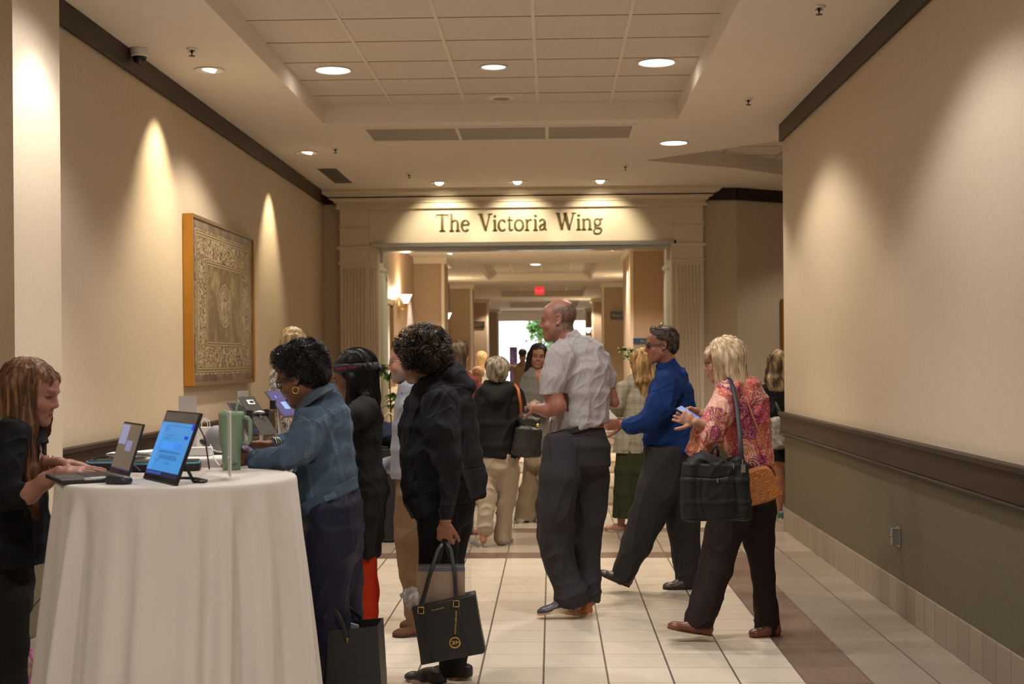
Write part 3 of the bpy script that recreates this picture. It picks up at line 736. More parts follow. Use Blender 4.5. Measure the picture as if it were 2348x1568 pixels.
class Head:
    """local frame: x to the person's left ear... side, y to the face, z up; origin between the ears at eye height"""
    def __init__(s, c, face, up=(0, 0, 1), sc=1.0):
        s.c = A(c); f = unit(face); u = A(up); u = unit(u - f * np.dot(u, f)); s.f = f; s.u = u; s.x = np.cross(f, u); s.s = sc
    def h(s, x, y, z):
        fh = unit(s.f * A((1, 1, 0))); xh = np.cross(fh, (0, 0, 1)); return s.c + (xh * x + fh * y + A((0, 0, z))) * s.s
    def p(s, x, y, z): return s.c + (s.x * x + s.f * y + s.u * z) * s.s
    def loc(s, V): q = (V - s.c) / s.s; return q @ s.x, q @ s.f, q @ s.u
    def ops(s, jaw=1.0, nose=1.0, chinz=0, fat=0, ears=True, chin=1.0):
        p = s.p; S_ = s.s; X = s.x; o = []
        B = lambda c, r, k=.02, md='add', ax=None: ball(p(*c), tuple(q * S_ for q in r), X, k * S_, md, s.u if ax is None else ax)
        o += [B((0, -.018, .035), (.074, .093, .082)), B((0, .026, -.028), (.058 + fat, .060, .080), .03), B((0, .050, .040), (.052, .034, .040), .03)]
        for sx in (-1, 1): o += [cone(p(sx * .045, .005, -.055), p(sx * .014, .060, -.096 + chinz), .024 * S_ * jaw, .018 * S_ * jaw, X, .03 * S_)]
        o += [B((0, .060, -.062), (.029, .026, .030), .02), B((0, .0685, -.100 + chinz), (.020, .0175 * chin, .015), .014)]
        o += [B((sx * .036, .058, -.034), (.022 + fat, .020, .022), .02) for sx in (-1, 1)]
        o += [cone(p(-.032, .0765, .018), p(.032, .0765, .018), .0115 * S_, None, X, .016 * S_)]
        o += [ball(p(sx * .0315, .094, -.001), (.016 * S_, .012 * S_, .012 * S_), X, .012 * S_, 'sub', s.u) for sx in (-1, 1)]
        o += [B((sx * .031, .0705, -.001), (.0135, .0125, .0115), .005) for sx in (-1, 1)]
        o += [cone(p(0, .080, .012), p(0, .080 + .0175 * nose, -.031), (.0075 * S_, .0105 * S_, .008 * S_), (.0115 * S_, .0135 * S_, .010 * S_), X, .010 * S_)]
        o += [B((sx * .0115, .084 + .004 * nose, -.0355), (.0075, .011, .0075), .007) for sx in (-1, 1)]
        for sx in (-1, 1):
            o += [cone(p(sx * .021, .0775, -.0655), p(0, .0865, -.0605), .0042 * S_, .0058 * S_, X, .005 * S_), cone(p(sx * .018, .0775, -.0705), p(0, .0845, -.0745), .0046 * S_, .0068 * S_, X, .005 * S_)]
        if ears:
            for sx in (-1, 1):
                ctr = (sx * .079, -.012, -.004); E_ = []
                for a in np.linspace(-2.4, 2.3, 9):
                    E_.append(p(sx * (.079 + .005 * math.cos(a + 2.6)), -.010 - .0155 * math.cos(a) - .006 * math.sin(a) , -.002 + .027 * math.sin(a)))
                for q0, q1 in zip(E_, E_[1:]): o.append(cone(q0, q1, .0042 * S_, None, None, .004 * S_))
                o += [cone(p(sx * .074, -.014, .012), p(sx * .072, -.004, -.018), (.013 * S_, .004 * S_, .008 * S_), (.009 * S_, .005 * S_, .008 * S_), s.f, .004 * S_), B((sx * .077, -.003, -.030), (.0045, .0075, .0085), .005), B((sx * .078, .008, -.006), (.004, .004, .007), .004)]
        return o
    def paint(s, V, C, lip=None, brow=None, browc=(.05, .03, .02), beard=None, scalp=None, cheek=None, lids=None):
        x, y, z = s.loc(V)
        if cheek is not None:
            w_ = np.exp(-(((np.abs(x) - .036) / .02)**2 + ((z + .035) / .022)**2)) * (y > .03) + .8 * np.exp(-((x / .014)**2 + ((z + .033) / .014)**2)) * (y > .085); C = C * (1 - .5 * w_[:, None]) + A(cheek) * .5 * w_[:, None]
        lipc = A(lip) if lip is not None else None
        if lipc is not None:
            w_ = ss(.0125, .008, np.abs(z + .0675)) * ss(.024, .018, np.abs(x)) * (y > .076); C = C * (1 - w_[:, None]) + lipc * w_[:, None]
        w_ = ss(.0028, .001, np.abs(z + .0675)) * ss(.021, .017, np.abs(x)) * (y > .074) * .8; C = C * (1 - w_[:, None])
        if brow is not False:
            w_ = ss(.0065, .003, np.abs(z - .022 + .10 * np.abs(np.abs(x) - .030))) * ss(.052, .046, np.abs(x)) * ss(.008, .012, np.abs(x)) * (y > .04); C = C * (1 - .85 * w_[:, None]) + A(browc) * .85 * w_[:, None]
        # lash line, eye white and iris
        if lids is not False:
            ax_ = np.abs(x); e = np.sqrt(((ax_ - .031) / .0155)**2 + ((z + .001) / .0068)**2); w_ = ss(1.15, .9, e) * (y > .055)
            C = C * (1 - .8 * w_[:, None]) + A((.05, .03, .025)) * .8 * w_[:, None]
            if lids != 'down':
                w_ = ss(.75, .55, e) * (y > .055) * .8; C = C * (1 - w_[:, None]) + A((.55, .50, .46)) * w_[:, None]
                w_ = ss(.0065, .0045, np.hypot(ax_ - .031, z + .001)) * (y > .055); C = C * (1 - w_[:, None]) + A((.03, .02, .015)) * w_[:, None]
        if beard is not None:
            w_ = ss(-.035, -.055, z - .25 * np.maximum(0, .06 - y)) * (y > -.01) * (1 - ss(.013, .008, np.abs(z + .0675)) * ss(.026, .02, np.abs(x)) * (y > .07)) * ss(-.17, -.13, z); C = C * (1 - .8 * w_[:, None]) + A(beard) * .8 * w_[:, None]
        if scalp is not None:
            C = scalp(x, y, z, C)
        return C
def neck(H, base, r0=.055, r1=.062, dy=-.022):
    return [cone(H.p(0, dy, -.05), base, (r0, r0, .03), (r1, r1, .03), H.x, .03)]
def hand(w, d, n, th=1, curl=(.5, .55, .6, .65), sc=1.0, spread=.10, thumb=(.55, .75, -.35), tcurl=.3):
    """w wrist, d direction of the palm, n back-of-hand normal, th side of the thumb"""
    w = A(w); d = unit(d); n = A(n); n = unit(n - d * np.dot(n, d)); s_ = np.cross(d, n) * th
    o = [cone(w, w + d * .04 * sc, (.026 * sc, .018 * sc, .015 * sc), (.038 * sc, .015 * sc, .012 * sc), s_, .015), cone(w + d * .04 * sc, w + d * .082 * sc, (.038 * sc, .015 * sc, .01 * sc), (.040 * sc, .0125 * sc, .01 * sc), s_, .012)]
    for i, (off, L_) in enumerate(((.030, .92), (.0105, 1.03), (-.0095, .97), (-.029, .78))):
        p = w + (d * (.086 - .004 * abs(i - 1.2)) + s_ * off) * sc; a = spread * (1.2 - i) * .6; dd = unit(d + s_ * a); c = curl[i]; r = .0092 * sc
        ang = 0
        for j, ln in enumerate((.043, .027, .021)):
            ang += c * (.8 if j == 0 else 1.0); v = dd * math.cos(ang) - n * math.sin(ang); q = p + v * ln * L_ * sc
            o.append(cone(p, q, r, r * .9, None, .004)); p = q; r *= .9
    p = w + (d * .022 + s_ * .026) * sc; t = d * thumb[0] + s_ * thumb[1] + n * thumb[2]; r = .0125 * sc
    for j, ln in enumerate((.042, .030, .024)):
        t = unit(t); q = p + t * ln * sc; o.append(cone(p, q, r, r * .88, None, .008 if j == 0 else .004)); p = q; r *= .88; t = t + d * tcurl * .6 - n * tcurl * .5
    return o
def shoe(parent, heel, toe, w_=.045, h=.07, color=(.05, .04, .03), color2=None, sole=(.03, .03, .03), up=(0, 0, 1), name='shoe', mat=None, vox=.004, sh=.012, low=False, solemat=None):
    heel = A(heel); toe = A(toe); d = toe - heel; L_ = np.linalg.norm(d); d = d / L_; u = A(up); u = unit(u - d * np.dot(u, d)); s_ = np.cross(d, u)
    P = lambda a, b, c: heel + d * a * L_ + u * b + s_ * c
    o = [cone(P(.13, .028, 0), P(.45, .03, 0), (w_ * .72, .036, .028), (w_ * .85, .036, .03), s_, .02), cone(P(.45, .026, 0), P(.80, .018, 0), (w_ * .92, .034, .03), (w_, .022, .03), s_, .02), ball(P(.86, .016, 0), (w_ * .88, .14 * L_, .022), s_, .02, 'add', u)]
    if not low: o += [cone(P(.16, .03, 0), P(.16, h, 0), (w_ * .68, .036, .02), (w_ * .72, .042, .012), s_, .02), cone(P(.3, .05, 0), P(.55, .035, 0), .026, .022, s_, .03)]
    else: o += [cone(P(.10, .03, 0), P(.12, h * .75, 0), (w_ * .55, .02, .012), (w_ * .55, .02, .01), s_, .015)]
    o.append([A(P(.5, sh * .6, 0)), -u, (.4, .4, .4), (.4, .4, .4), None, .01, 'cut'])
    V, Q = Field(o, vox).mesh(1); C = T1(V, color)
    if color2 is not None: t = ((V - heel) @ d) / L_; w2 = ss(.46, .42, t)[:, None]; C = C * (1 - w2) + A(color2) * w2
    so = raw_mesh(name, V, Q, mat or M_LEATHER, parent, tint=C)
    pts = []
    for k in range(28):
        a = 2 * math.pi * k / 28; x = math.cos(a); y = math.sin(a)
        ww = w_ * 1.03 * (.80 + .22 * ss(-.6, .5, A([x]))[0]); pts.append((.5 + .5 * x * 1.01, ww * y * (1 if abs(x) < .9 else 1)))
    b = MB(); lo = [P(a, 0, c) for a, c in pts]; hi = [P(a, sh, c) for a, c in pts]; n = len(pts)
    b.add(lo + hi, [tuple(range(n)), tuple(range(2 * n - 1, n - 1, -1))] + [(i, (i + 1) % n, n + (i + 1) % n, n + i) for i in range(n)])
    b.build('sole', solemat or plain('sole_%d' % int(sum(sole) * 1e3), sole, .6), so, loc=None)
    return so
def fix_child(o, root): pass
def figure(name, label, foot, cat='person', group=None): return thing(name, label, cat, foot, group)
LAST = {}
def body(parent, core, vox, color, H=None, head=None, nk=None, hands=(), paintkw=None, extra=None, hv=.003, nd=.128):
    """one skin: trunk and limbs, head with neck and hands grown finer and joined where they meet"""
    VV = []; QQ = []; n = 0; parts = []
    if head is not None:
        c = H.p(0, -.03, -nd); parts.append((head + nk + [cutp(c, -H.u, .25)], hv)); parts.append((core + nk + [cutp(H.p(0, -.03, -nd + .012), H.u, .2)], vox))
    else: parts.append((core, vox))
    for h in hands: parts.append((h, hv * 1.05))
    for ops, vx in parts:
        V, Q = Field(ops, vx).mesh(1); VV.append(V); QQ.append(Q + n); n += len(V)
    LAST['head'] = (VV[0], QQ[0])
    V = np.concatenate(VV); Q = np.concatenate(QQ); C = T1(V, color); C = C * (1 + .07 * vnoise(V * 9, 4) + .04 * vnoise(V * 60, 5))[:, None]
    if H is not None: C = H.paint(V, C, **(paintkw or {}))
    if extra is not None: C = extra(V, C)
    if color[0] > .3: C = C * A((.74, .68, .66))
    return raw_mesh('body', V, Q, M_SKIN, parent, tint=np.clip(C, 0, 1))
def garment(parent, name, ops, vox, color, mat=None, folds=(), smooth=1, paint=None, grow=0.0, label=None, cut=()):
    V, Q = Field(list(ops) + list(cut), vox, grow).mesh(smooth)
    for f in folds: V = fold(V, Q, **f)
    C = T1(V, color) if not callable(color) else color(V)
    if paint is not None: V, C = paint(V, Q, C)
    o = raw_mesh(name, V, Q, mat or M_CLOTH, parent, tint=np.clip(C * .82, 0, 1))
    if label: o['label'] = label
    return o
def cutp(p, n, r=.3): return [A(p), A(n), (r, r, r), (r, r, r), None, .01, 'cut']
def seam(V, Q, C, line, w_=2.5, depth=.002, tint=None, side=-1, Ymax=None, front=True):
    """sews a seam that follows a line of photo pixels on the side of the cloth that faces the hall's near end"""
    N = normals(V, Q); px, py = proj(V); D = np.full(len(V), 1e9); P = A(line)
    for a, b in zip(P, P[1:]):
        ab = b - a; t = np.clip(((px - a[0]) * ab[0] + (py - a[1]) * ab[1]) / (ab @ ab), 0, 1)
        D = np.minimum(D, np.hypot(px - a[0] - t * ab[0], py - a[1] - t * ab[1]))
    face = ((N @ A(FWD)) < .05) if front else np.ones(len(V), bool)
    if Ymax is not None: face &= V[:, 1] < Ymax
    g = np.exp(-(D / w_)**2) * face
    V = V - N * (depth * g)[:, None]
    if tint is not None: C = C * (1 - g[:, None]) + A(tint) * g[:, None]
    return V, C
def glasses(parent, H, mat, r=.0013, w_=.026, h=.019, z=-.002, dark=None, top_only=False, name='glasses'):
    b = MB()
    for sx in (-1, 1):
        pts = [H.p(sx * .032 + w_ * .92 * math.cos(a), .096 - .010 * abs(.3 + math.cos(a) * sx) * .6, z + h * math.sin(a)) for a in np.linspace(0, 2 * math.pi, 25)]
        b.tube(pts, r * H.s, 6, False)
        b.tube([H.p(sx * .058, .088, z + .006), H.p(sx * .073, .05, z + .006), H.p(sx * .078, -.005, z + .004), H.p(sx * .077, -.02, z - .014)], r * H.s, 6, flat=2.0)
    b.tube([H.p(-.008, .098, z + .004), H.p(0, .101, z + .007), H.p(.008, .098, z + .004)], r * H.s, 6)
    return b.build(name, mat, parent, smooth=True)
def hoop(parent, c, R, r, ax, mat=M_GOLD, beads=0):
    ax = unit(ax); u = unit(np.cross(ax, (0, 0, 1))); v = np.cross(ax, u); b = MB()
    b.tube([A(c) + (u * math.cos(t) + v * math.sin(t)) * R for t in np.linspace(0, 2 * math.pi, 29)], r, 6, False)
    for k in range(beads):
        t = 2 * math.pi * k / beads; q = A(c) + (u * math.cos(t) + v * math.sin(t)) * R
        b.lathe([(0, -r * 2), (r * 1.8, 0), (0, r * 2)], Matrix.Translation(q), 6)
    return b.build('earring', mat, parent, smooth=True)
# ------------------------------------------------------------------ people
def shrink(ops, f): return [[a, b, tuple(x * f for x in ra), tuple(x * f for x in rb), s, k, m] for a, b, ra, rb, s, k, m in ops]
def foot_at(px, py, Y): p = J(px, py, Y); return (p.x, p.y, 0.0)
def streaks(c1, c2, H, nseed=2, f=(55, 55, 4), dark=None):
    def fn(V):
        n = vnoise(V * A(f), nseed) * .6 + .4 * vnoise(V * A(f) * 2.1, nseed + 1); t = ss(-.5, .6, n)[:, None]; return A(c1) * (1 - t) + A(c2) * t
    return fn
def hair_obj(parent, V, Q, colfn, paths, r, mat=None, name='hair'):
    C = colfn(V)
    if paths:
        V2, Q2 = strand_tubes(paths, r); C = np.concatenate([C, colfn(V2)]); Q = np.concatenate([Q, Q2 + len(V)]); V = np.concatenate([V, V2])
    return raw_mesh(name, V, Q, mat or M_HAIR, parent, tint=C)
# ---- tall man in the pale shirt
def tall_man():
    Y = 7.8
    R = figure('person', 'tall balding man in pale grey polo shirt and charcoal slacks, walking mid-stride', foot_at(1300, 1415, Y))
    H = Head(J(1279, 733, Y), (-1, .10, -.07), (.10, 0, 1), 1.0)
    rows = [(772, 1285, 1330, .05), (790, 1262, 1362, .08), (812, 1252, 1385, .105), (850, 1262, 1400, .125), (900, 1274, 1399, .13), (945, 1276, 1397, .125), (968, 1266, 1392, .125), (1010, 1260, 1392, .125)]
    tor = sil(rows, Y)
    slL = limb([(1288, 822, 78, Y - .07), (1272, 868, 66, Y - .10), (1264, 903, 52, Y - .12)])
    slR = limb([(1376, 826, 50, Y + .05), (1394, 865, 38, Y + .08), (1400, 890, 28, Y + .08)])
    armL = limb([(1285, 830, 52, Y - .07), (1266, 895, 44, Y - .12), (1279, 932, 38, Y - .14), (1255, 940, 32, Y - .12), (1232, 937, 24, Y - .085)])
    armR = limb([(1380, 830, 40, Y + .05), (1402, 905, 24, Y + .09), (1408, 922, 22, Y + .08), (1385, 935, 20, Y + .22)])
    hd = hand(J(1236, 937, Y - .085), (-.55, .75, .30), (-.2, -.7, .5), -1, (.5, .6, .6, .7), .95)
    hipL = [(1290, 1015, 88, Y - .04), (1284, 1090, 96, Y - .06), (1276, 1160, 88, Y - .05), (1272, 1230, 74, Y - .02), (1286, 1300, 70, Y), (1308, 1362, 72, Y - .02), (1315, 1384, 66, Y - .02)]
    hipR = [(1345, 1015, 86, Y + .05), (1350, 1090, 92, Y + .08), (1352, 1170, 76, Y + .10), (1346, 1250, 62, Y + .10), (1349, 1320, 54, Y + .08), (1354, 1376, 44, Y + .06)]
    legs = limb(hipL, .02) + limb(hipR, .02) + sil([(985, 1262, 1388, .12), (1020, 1248, 1398, .13), (1060, 1242, 1400, .12)], Y)
    core = shrink(tor, .85) + armL + armR + shrink(legs, .62)
    def scalp(x, y, z, C):
        n = 0.5
        w_ = ss(.05, .01, y + .0 * x) * ss(-.085, -.065, z) * ss(.088, .060, z + y * .15) * ss(.0, .02, np.abs(x) + (-y) * 2)
        w_ = w_ * ss(-.025, -.01, .028 - y) 
        ear = np.exp(-(((y + .006) / .022)**2 + ((z + .006) / .032)**2)) * (np.abs(x) > .06)
        w_ = w_ * (1 - np.clip(ear * 1.6, 0, 1)) * .72
        return C * (1 - w_[:, None]) + A((.20, .135, .10)) * w_[:, None]
    body(R, core, .0055, (.36, .165, .115), H, H.ops(1.1, 1.1, -.004, .004), neck(H, A(J(1300, 792, Y)), .060, .066), [hd], dict(lip=(.36, .13, .10), browc=(.26, .13, .09), cheek=(.44, .15, .10), scalp=scalp))
    hv, hq = LAST['head']
    def fringe(V):
        x, y, z = H.loc(V); return (y < .015) & (z > -.06) & (z < .06 - .3 * y) & ~((y > -.03) & (np.abs(x) > .062) & (z < .035)) 
    st = grow_strands(hv, hq, 3200, 5, .0035, lambda p: -H.u * .9 - H.f * .4, .0010, 4, fringe, .15)
    v2, q2 = strand_tubes(st, .00045); raw_mesh('hair', v2, q2, M_HAIR, R, tint=streaks((.16, .11, .08), (.26, .19, .14), H)(v2))
    # shirt with collar
    mk = lambda V: ss(0, .03, np.abs(proj(V)[1] - 780) / 200)
    def pt(V, Q, C):
        px, py = proj(V)
        for ln, d_ in (([(1263, 798), (1290, 822), (1300, 870), (1297, 915)], .004), ([(1372, 812), (1390, 850), (1393, 890)], .003), ([(1237, 896), (1288, 906)], .002), ([(1387, 884), (1413, 886)], .002), ([(1300, 770), (1345, 776), (1380, 800)], .002)):
            V, C = seam(V, Q, C, ln, 1.1, d_ * .5, (.32, .28, .27))
        return V, C
    def blouse(V): return ss(880, 975, proj(V)[1]) * .9 + .45
    collar = [cone(J(1302, 786, Y), J(1296, 762, Y), (.080, .070, .012), (.066, .060, .008), RC, .02)]
    garment(R, 'shirt', tor + slL + slR + collar, .0045, (.40, .365, .365), folds=[dict(amp=.009, freq=13, axis=(.12, 0, 1), stretch=5, seed=3, mask=blouse), dict(amp=.004, freq=26, axis=(.5, 0, 1), stretch=3, seed=8)], paint=pt,
            cut=[cutp(J(1323, 984, Y), (.25, 0, -.97), .24), cutp(J(1264, 904, Y - .12), A(J(1264, 920, Y)) - A(J(1262, 880, Y)), .09), cutp(J(1400, 889, Y + .08), (.1, 0, -1), .05), cutp(J(1300, 764, Y), (-.35, 0, 1), .12)])
    def ptp(V, Q, C):
        for ln, d_ in (([(1306, 1003), (1355, 999)], .003), ([(1258, 1010), (1262, 1060)], .004), ([(1330, 1180), (1322, 1080), (1328, 1010)], .003)): V, C = seam(V, Q, C, ln, 1.5, d_, (.03, .03, .035))
        return V, C
    garment(R, 'trousers', legs, .005, (.046, .043, .048), folds=[dict(amp=.012, freq=9, axis=(.25, 0, 1), stretch=3.5, seed=11, mask=lambda V: ss(1040, 1240, proj(V)[1]) * .9 + .2), dict(amp=.006, freq=17, axis=(1, 0, .5), stretch=3, seed=12, mask=lambda V: ss(1290, 1370, proj(V)[1]))], paint=ptp,
            cut=[cutp(J(1323, 978, Y), (-.25, 0, .97), .35), cutp(J(1315, 1386, Y), (.15, 0, -1), .12), cutp(J(1354, 1378, Y + .06), (0, 0, -1), .07)])
    bn = A((-.25, 0, .97)); V, Q = Field(sil([(940, 1266, 1394, .122), (985, 1262, 1388, .122), (1020, 1248, 1398, .13)], Y) + [cutp(J(1323, 973, Y), bn, .35), cutp(J(1323, 988, Y), -bn, .6)], .004, .007).mesh(1); raw_mesh('belt', V, Q, M_LEATHER, R, tint=T1(V, (.016, .015, .015)))
    w0 = A(J(1233, 938, Y - .08)); hoop(R, w0, .021, .0035, unit(A(J(1214, 925, Y)) - w0), M_SILVER).name = 'wristwatch'
    shoe(R, J(1346, 1384, Y - .02), J(1232, 1411, Y - .04), .052, .08, (.035, .035, .05), (.42, .13, .035), (.62, .46, .30), (.2, 0, 1), sh=.022)
    h2 = J(1356, 1413, Y + .02); h2.z = .0; shoe(R, h2, h2 + Vector((-.20, .20, 0)), .05, .08, (.035, .035, .05), (.42, .13, .035), (.62, .46, .30), sh=.022)
tall_man()
def leg_ops(a, b, k=.02): return limb(a, k) + limb(b, k)
def basic_cut(Y, pts): return [cutp(J(px, py, Y + dy), n, r) for px, py, dy, n, r in pts]
# ---- blonde woman in the paisley blouse
M_PAIS = None
def pattern_mat(name, cols, scale=22, rough=.6, line=(.9, .8, .65), lw=.05):
    mt, nt, b = new_mat(name, rough, spec=.3); v, (x, y, z) = coords(nt)
    vo = nt.nodes.new('ShaderNodeTexVoronoi'); vo.inputs['Scale'].default_value = scale
    n = nt.nodes.new('ShaderNodeTexNoise'); n.inputs['Scale'].default_value = scale * .6; nt.links.new(v, n.inputs['Vector'])
    mx = nt.nodes.new('ShaderNodeMix'); mx.data_type = 'VECTOR'; mx.inputs[0].default_value = .12; nt.links.new(v, mx.inputs[4]); nt.links.new(n.outputs[1], mx.inputs[5]); nt.links.new(mx.outputs[1], vo.inputs['Vector'])
    d = E(nt, vo.outputs['Distance']); ring = (d * 34).sin() * .5 + .5
    sp = nt.nodes.new('ShaderNodeSeparateColor'); nt.links.new(vo.outputs['Color'], sp.inputs[0])
    c1 = ramp(nt, E(nt, sp.outputs[0]), [(i / len(cols), c) for i, c in enumerate(cols)], 'CONSTANT')
    c2 = ramp(nt, E(nt, sp.outputs[1]), [(i / len(cols), c) for i, c in enumerate(cols[::-1])], 'CONSTANT')
    col = mix(nt, ring.gt(.5), c1, c2); vn = noise(nt, v, scale * 2.4, 2, .5, 3.0)
    col = mix(nt, (vn - .5).abs().lt(lw * .5), col, line)
    nt.links.new(col, b.inputs['Base Color']); bump(nt, b, noise(nt, v, 600), .15, .001); return mt
M_PAIS = pattern_mat('paisley_cloth', [(.36, .02, .045), (.48, .06, .08), (.42, .11, .04), (.55, .30, .20), (.16, .012, .07), (.38, .025, .08), (.60, .28, .22)], 13, lw=.018)
M_FLOR = pattern_mat('floral_cloth', [(.02, .02, .025), (.03, .03, .03), (.5, .5, .5), (.04, .04, .05)], 26, line=(.6, .6, .6))
M_MAND = pattern_mat('black_white_pattern', [(.02, .02, .02), (.03, .03, .03), (.015, .015, .015), (.45, .43, .40)], 34, line=(.6, .58, .54), lw=.09)
def blonde():
    Y = 7.2; R = figure('person', 'blonde woman in red paisley blouse and dark slacks, walking with a phone in hand', foot_at(1680, 1470, Y))
    H = Head(J(1656, 826, Y), (-1, .22, -.18), (-.05, 0, 1), .95)
    tor = sil([(868, 1668, 1718, .07), (886, 1652, 1742, .10), (920, 1648, 1762, .12), (970, 1655, 1766, .12), (1020, 1662, 1764, .12), (1050, 1672, 1768, .13), (1085, 1690, 1776, .135)], Y)
    slL = limb([(1672, 900, 62, Y - .10), (1650, 950, 66, Y - .17), (1620, 1000, 70, Y - .22), (1603, 1040, 66, Y - .22), (1600, 1052, 48, Y - .22)])
    armL = limb([(1668, 900, 44, Y - .12), (1640, 985, 38, Y - .22), (1612, 978, 28, Y - .26), (1594, 968, 22, Y - .29)])
    armR = limb([(1690, 895, 44, Y + .13), (1668, 960, 38, Y + .10), (1630, 962, 26, Y - .02), (1606, 950, 22, Y - .10)])
    hl = hand(J(1594, 968, Y - .29), (-1, .1, .42), (-.1, -.9, .1), -1, (.7, .8, .9, 1.0), .88, thumb=(.6, .6, .5)); hr = hand(J(1606, 950, Y - .10), (-1, -.3, .25), (.1, .8, .5), 1, (.5, .6, .7, .8), .88)
    la = [(1690, 1090, 92, Y - .05), (1678, 1160, 100, Y - .07), (1660, 1220, 86, Y - .06), (1642, 1300, 72, Y - .05), (1618, 1380, 66, Y - .04), (1604, 1430, 66, Y - .04)]
    lb = [(1728, 1090, 88, Y + .07), (1735, 1170, 82, Y + .09), (1740, 1240, 72, Y + .10), (1750, 1320, 54, Y + .10), (1757, 1390, 52, Y + .09), (1762, 1452, 56, Y + .08)]
    legs = limb(la) + limb(lb) + sil([(1060, 1675, 1770, .12), (1100, 1655, 1776, .13), (1130, 1640, 1778, .13)], Y)
    body(R, shrink(tor, .8) + armL + armR + shrink(legs, .6), .0055, (.55, .30, .20), H, H.ops(.95, .9), neck(H, A(J(1688, 885, Y)), .045, .052), [hl, hr], dict(lip=(.45, .15, .13), browc=(.30, .2, .12), cheek=(.58, .25, .18), lids='down'))
    glasses(R, H, plain('tortoise_frame', (.12, .05, .02), .3), .0018)
    col = streaks((.50, .34, .19), (.84, .68, .47), H, 6, (70, 70, 7))
    ho = [ball(H.p(0, -.030, .040), (.088, .098, .088), H.x, .02, 'add', H.u), cone(H.h(0, -.045, .0), H.h(0, -.085, -.13), (.092, .075, .05), (.105, .055, .04), H.x, .04),
          cone(H.p(-.070, .005, .02), H.h(-.066, .005, -.15), (.030, .022, .03), (.026, .020, .03), H.f, .02), cone(H.p(.070, .0, .02), H.p(.075, -.01, -.15), (.025, .02, .03), (.022, .02, .03), H.f, .02),
          cone(H.p(-.05, .060, .052), H.p(.05, .060, .052), .022, None, H.x, .02), cone(H.h(.02, -.10, -.13), H.h(.04, -.15, -.20), (.075, .03, .03), (.05, .02, .02), H.x, .03),
          ball(H.p(0, .075, -.055), (.056, .055, .078), H.x, .01, 'sub', H.u)]
    hv, hq = Field(ho, .0045).mesh(1); hv = fold(hv, hq, .006, 48, H.u, 9, 4, warp=.2)
    def dr(p):
        q = p - H.c; h = q @ H.u; return -H.u * (1 if h < .05 else .35) + (q - H.u * h) * (5 if h > .05 else 0) + H.f * (-.1)
    hair_obj(R, hv, hq, col, grow_strands(hv, hq, 1500, 22, .009, dr, .003, 5, None, .10), .0007)
    garment(R, 'blouse', tor + slL + limb([(1690, 895, 62, Y + .13), (1672, 955, 58, Y + .10), (1640, 968, 50, Y + .0)]), .0045, (.5, .1, .1), M_PAIS, folds=[dict(amp=.011, freq=12, axis=(.2, 0, 1), stretch=4, seed=21), dict(amp=.005, freq=24, axis=(.3, 0, 1), stretch=3, seed=28)],
            cut=basic_cut(Y, [(1604, 1052, -.22, (-.5, 0, -1), .1), (1733, 1072, 0, (.25, 0, -1), .28)]))
    garment(R, 'trousers', legs, .005, (.035, .024, .023), folds=[dict(amp=.008, freq=10, axis=(.1, 0, 1), stretch=4, seed=31), dict(amp=.006, freq=15, axis=(1, 0, .3), stretch=3, seed=33, mask=lambda V: ss(1340, 1430, proj(V)[1]))],
            cut=basic_cut(Y, [(1604, 1434, -.04, (-.1, 0, -1), .12), (1762, 1456, .08, (.1, 0, -1), .12)]))
    br = (.17, .055, .03); shoe(R, J(1634, 1458, Y - .05), J(1530, 1440, Y - .07), .040, .05, br, None, (.10, .05, .03), (.28, 0, 1), low=True, sh=.006)
    h2 = J(1788, 1468, Y + .06); h2.z = 0; t2 = J(1719, 1462, Y + .03); t2.z = .0; shoe(R, h2, t2, .040, .05, br, None, (.10, .05, .03), low=True, sh=.006)
blonde()
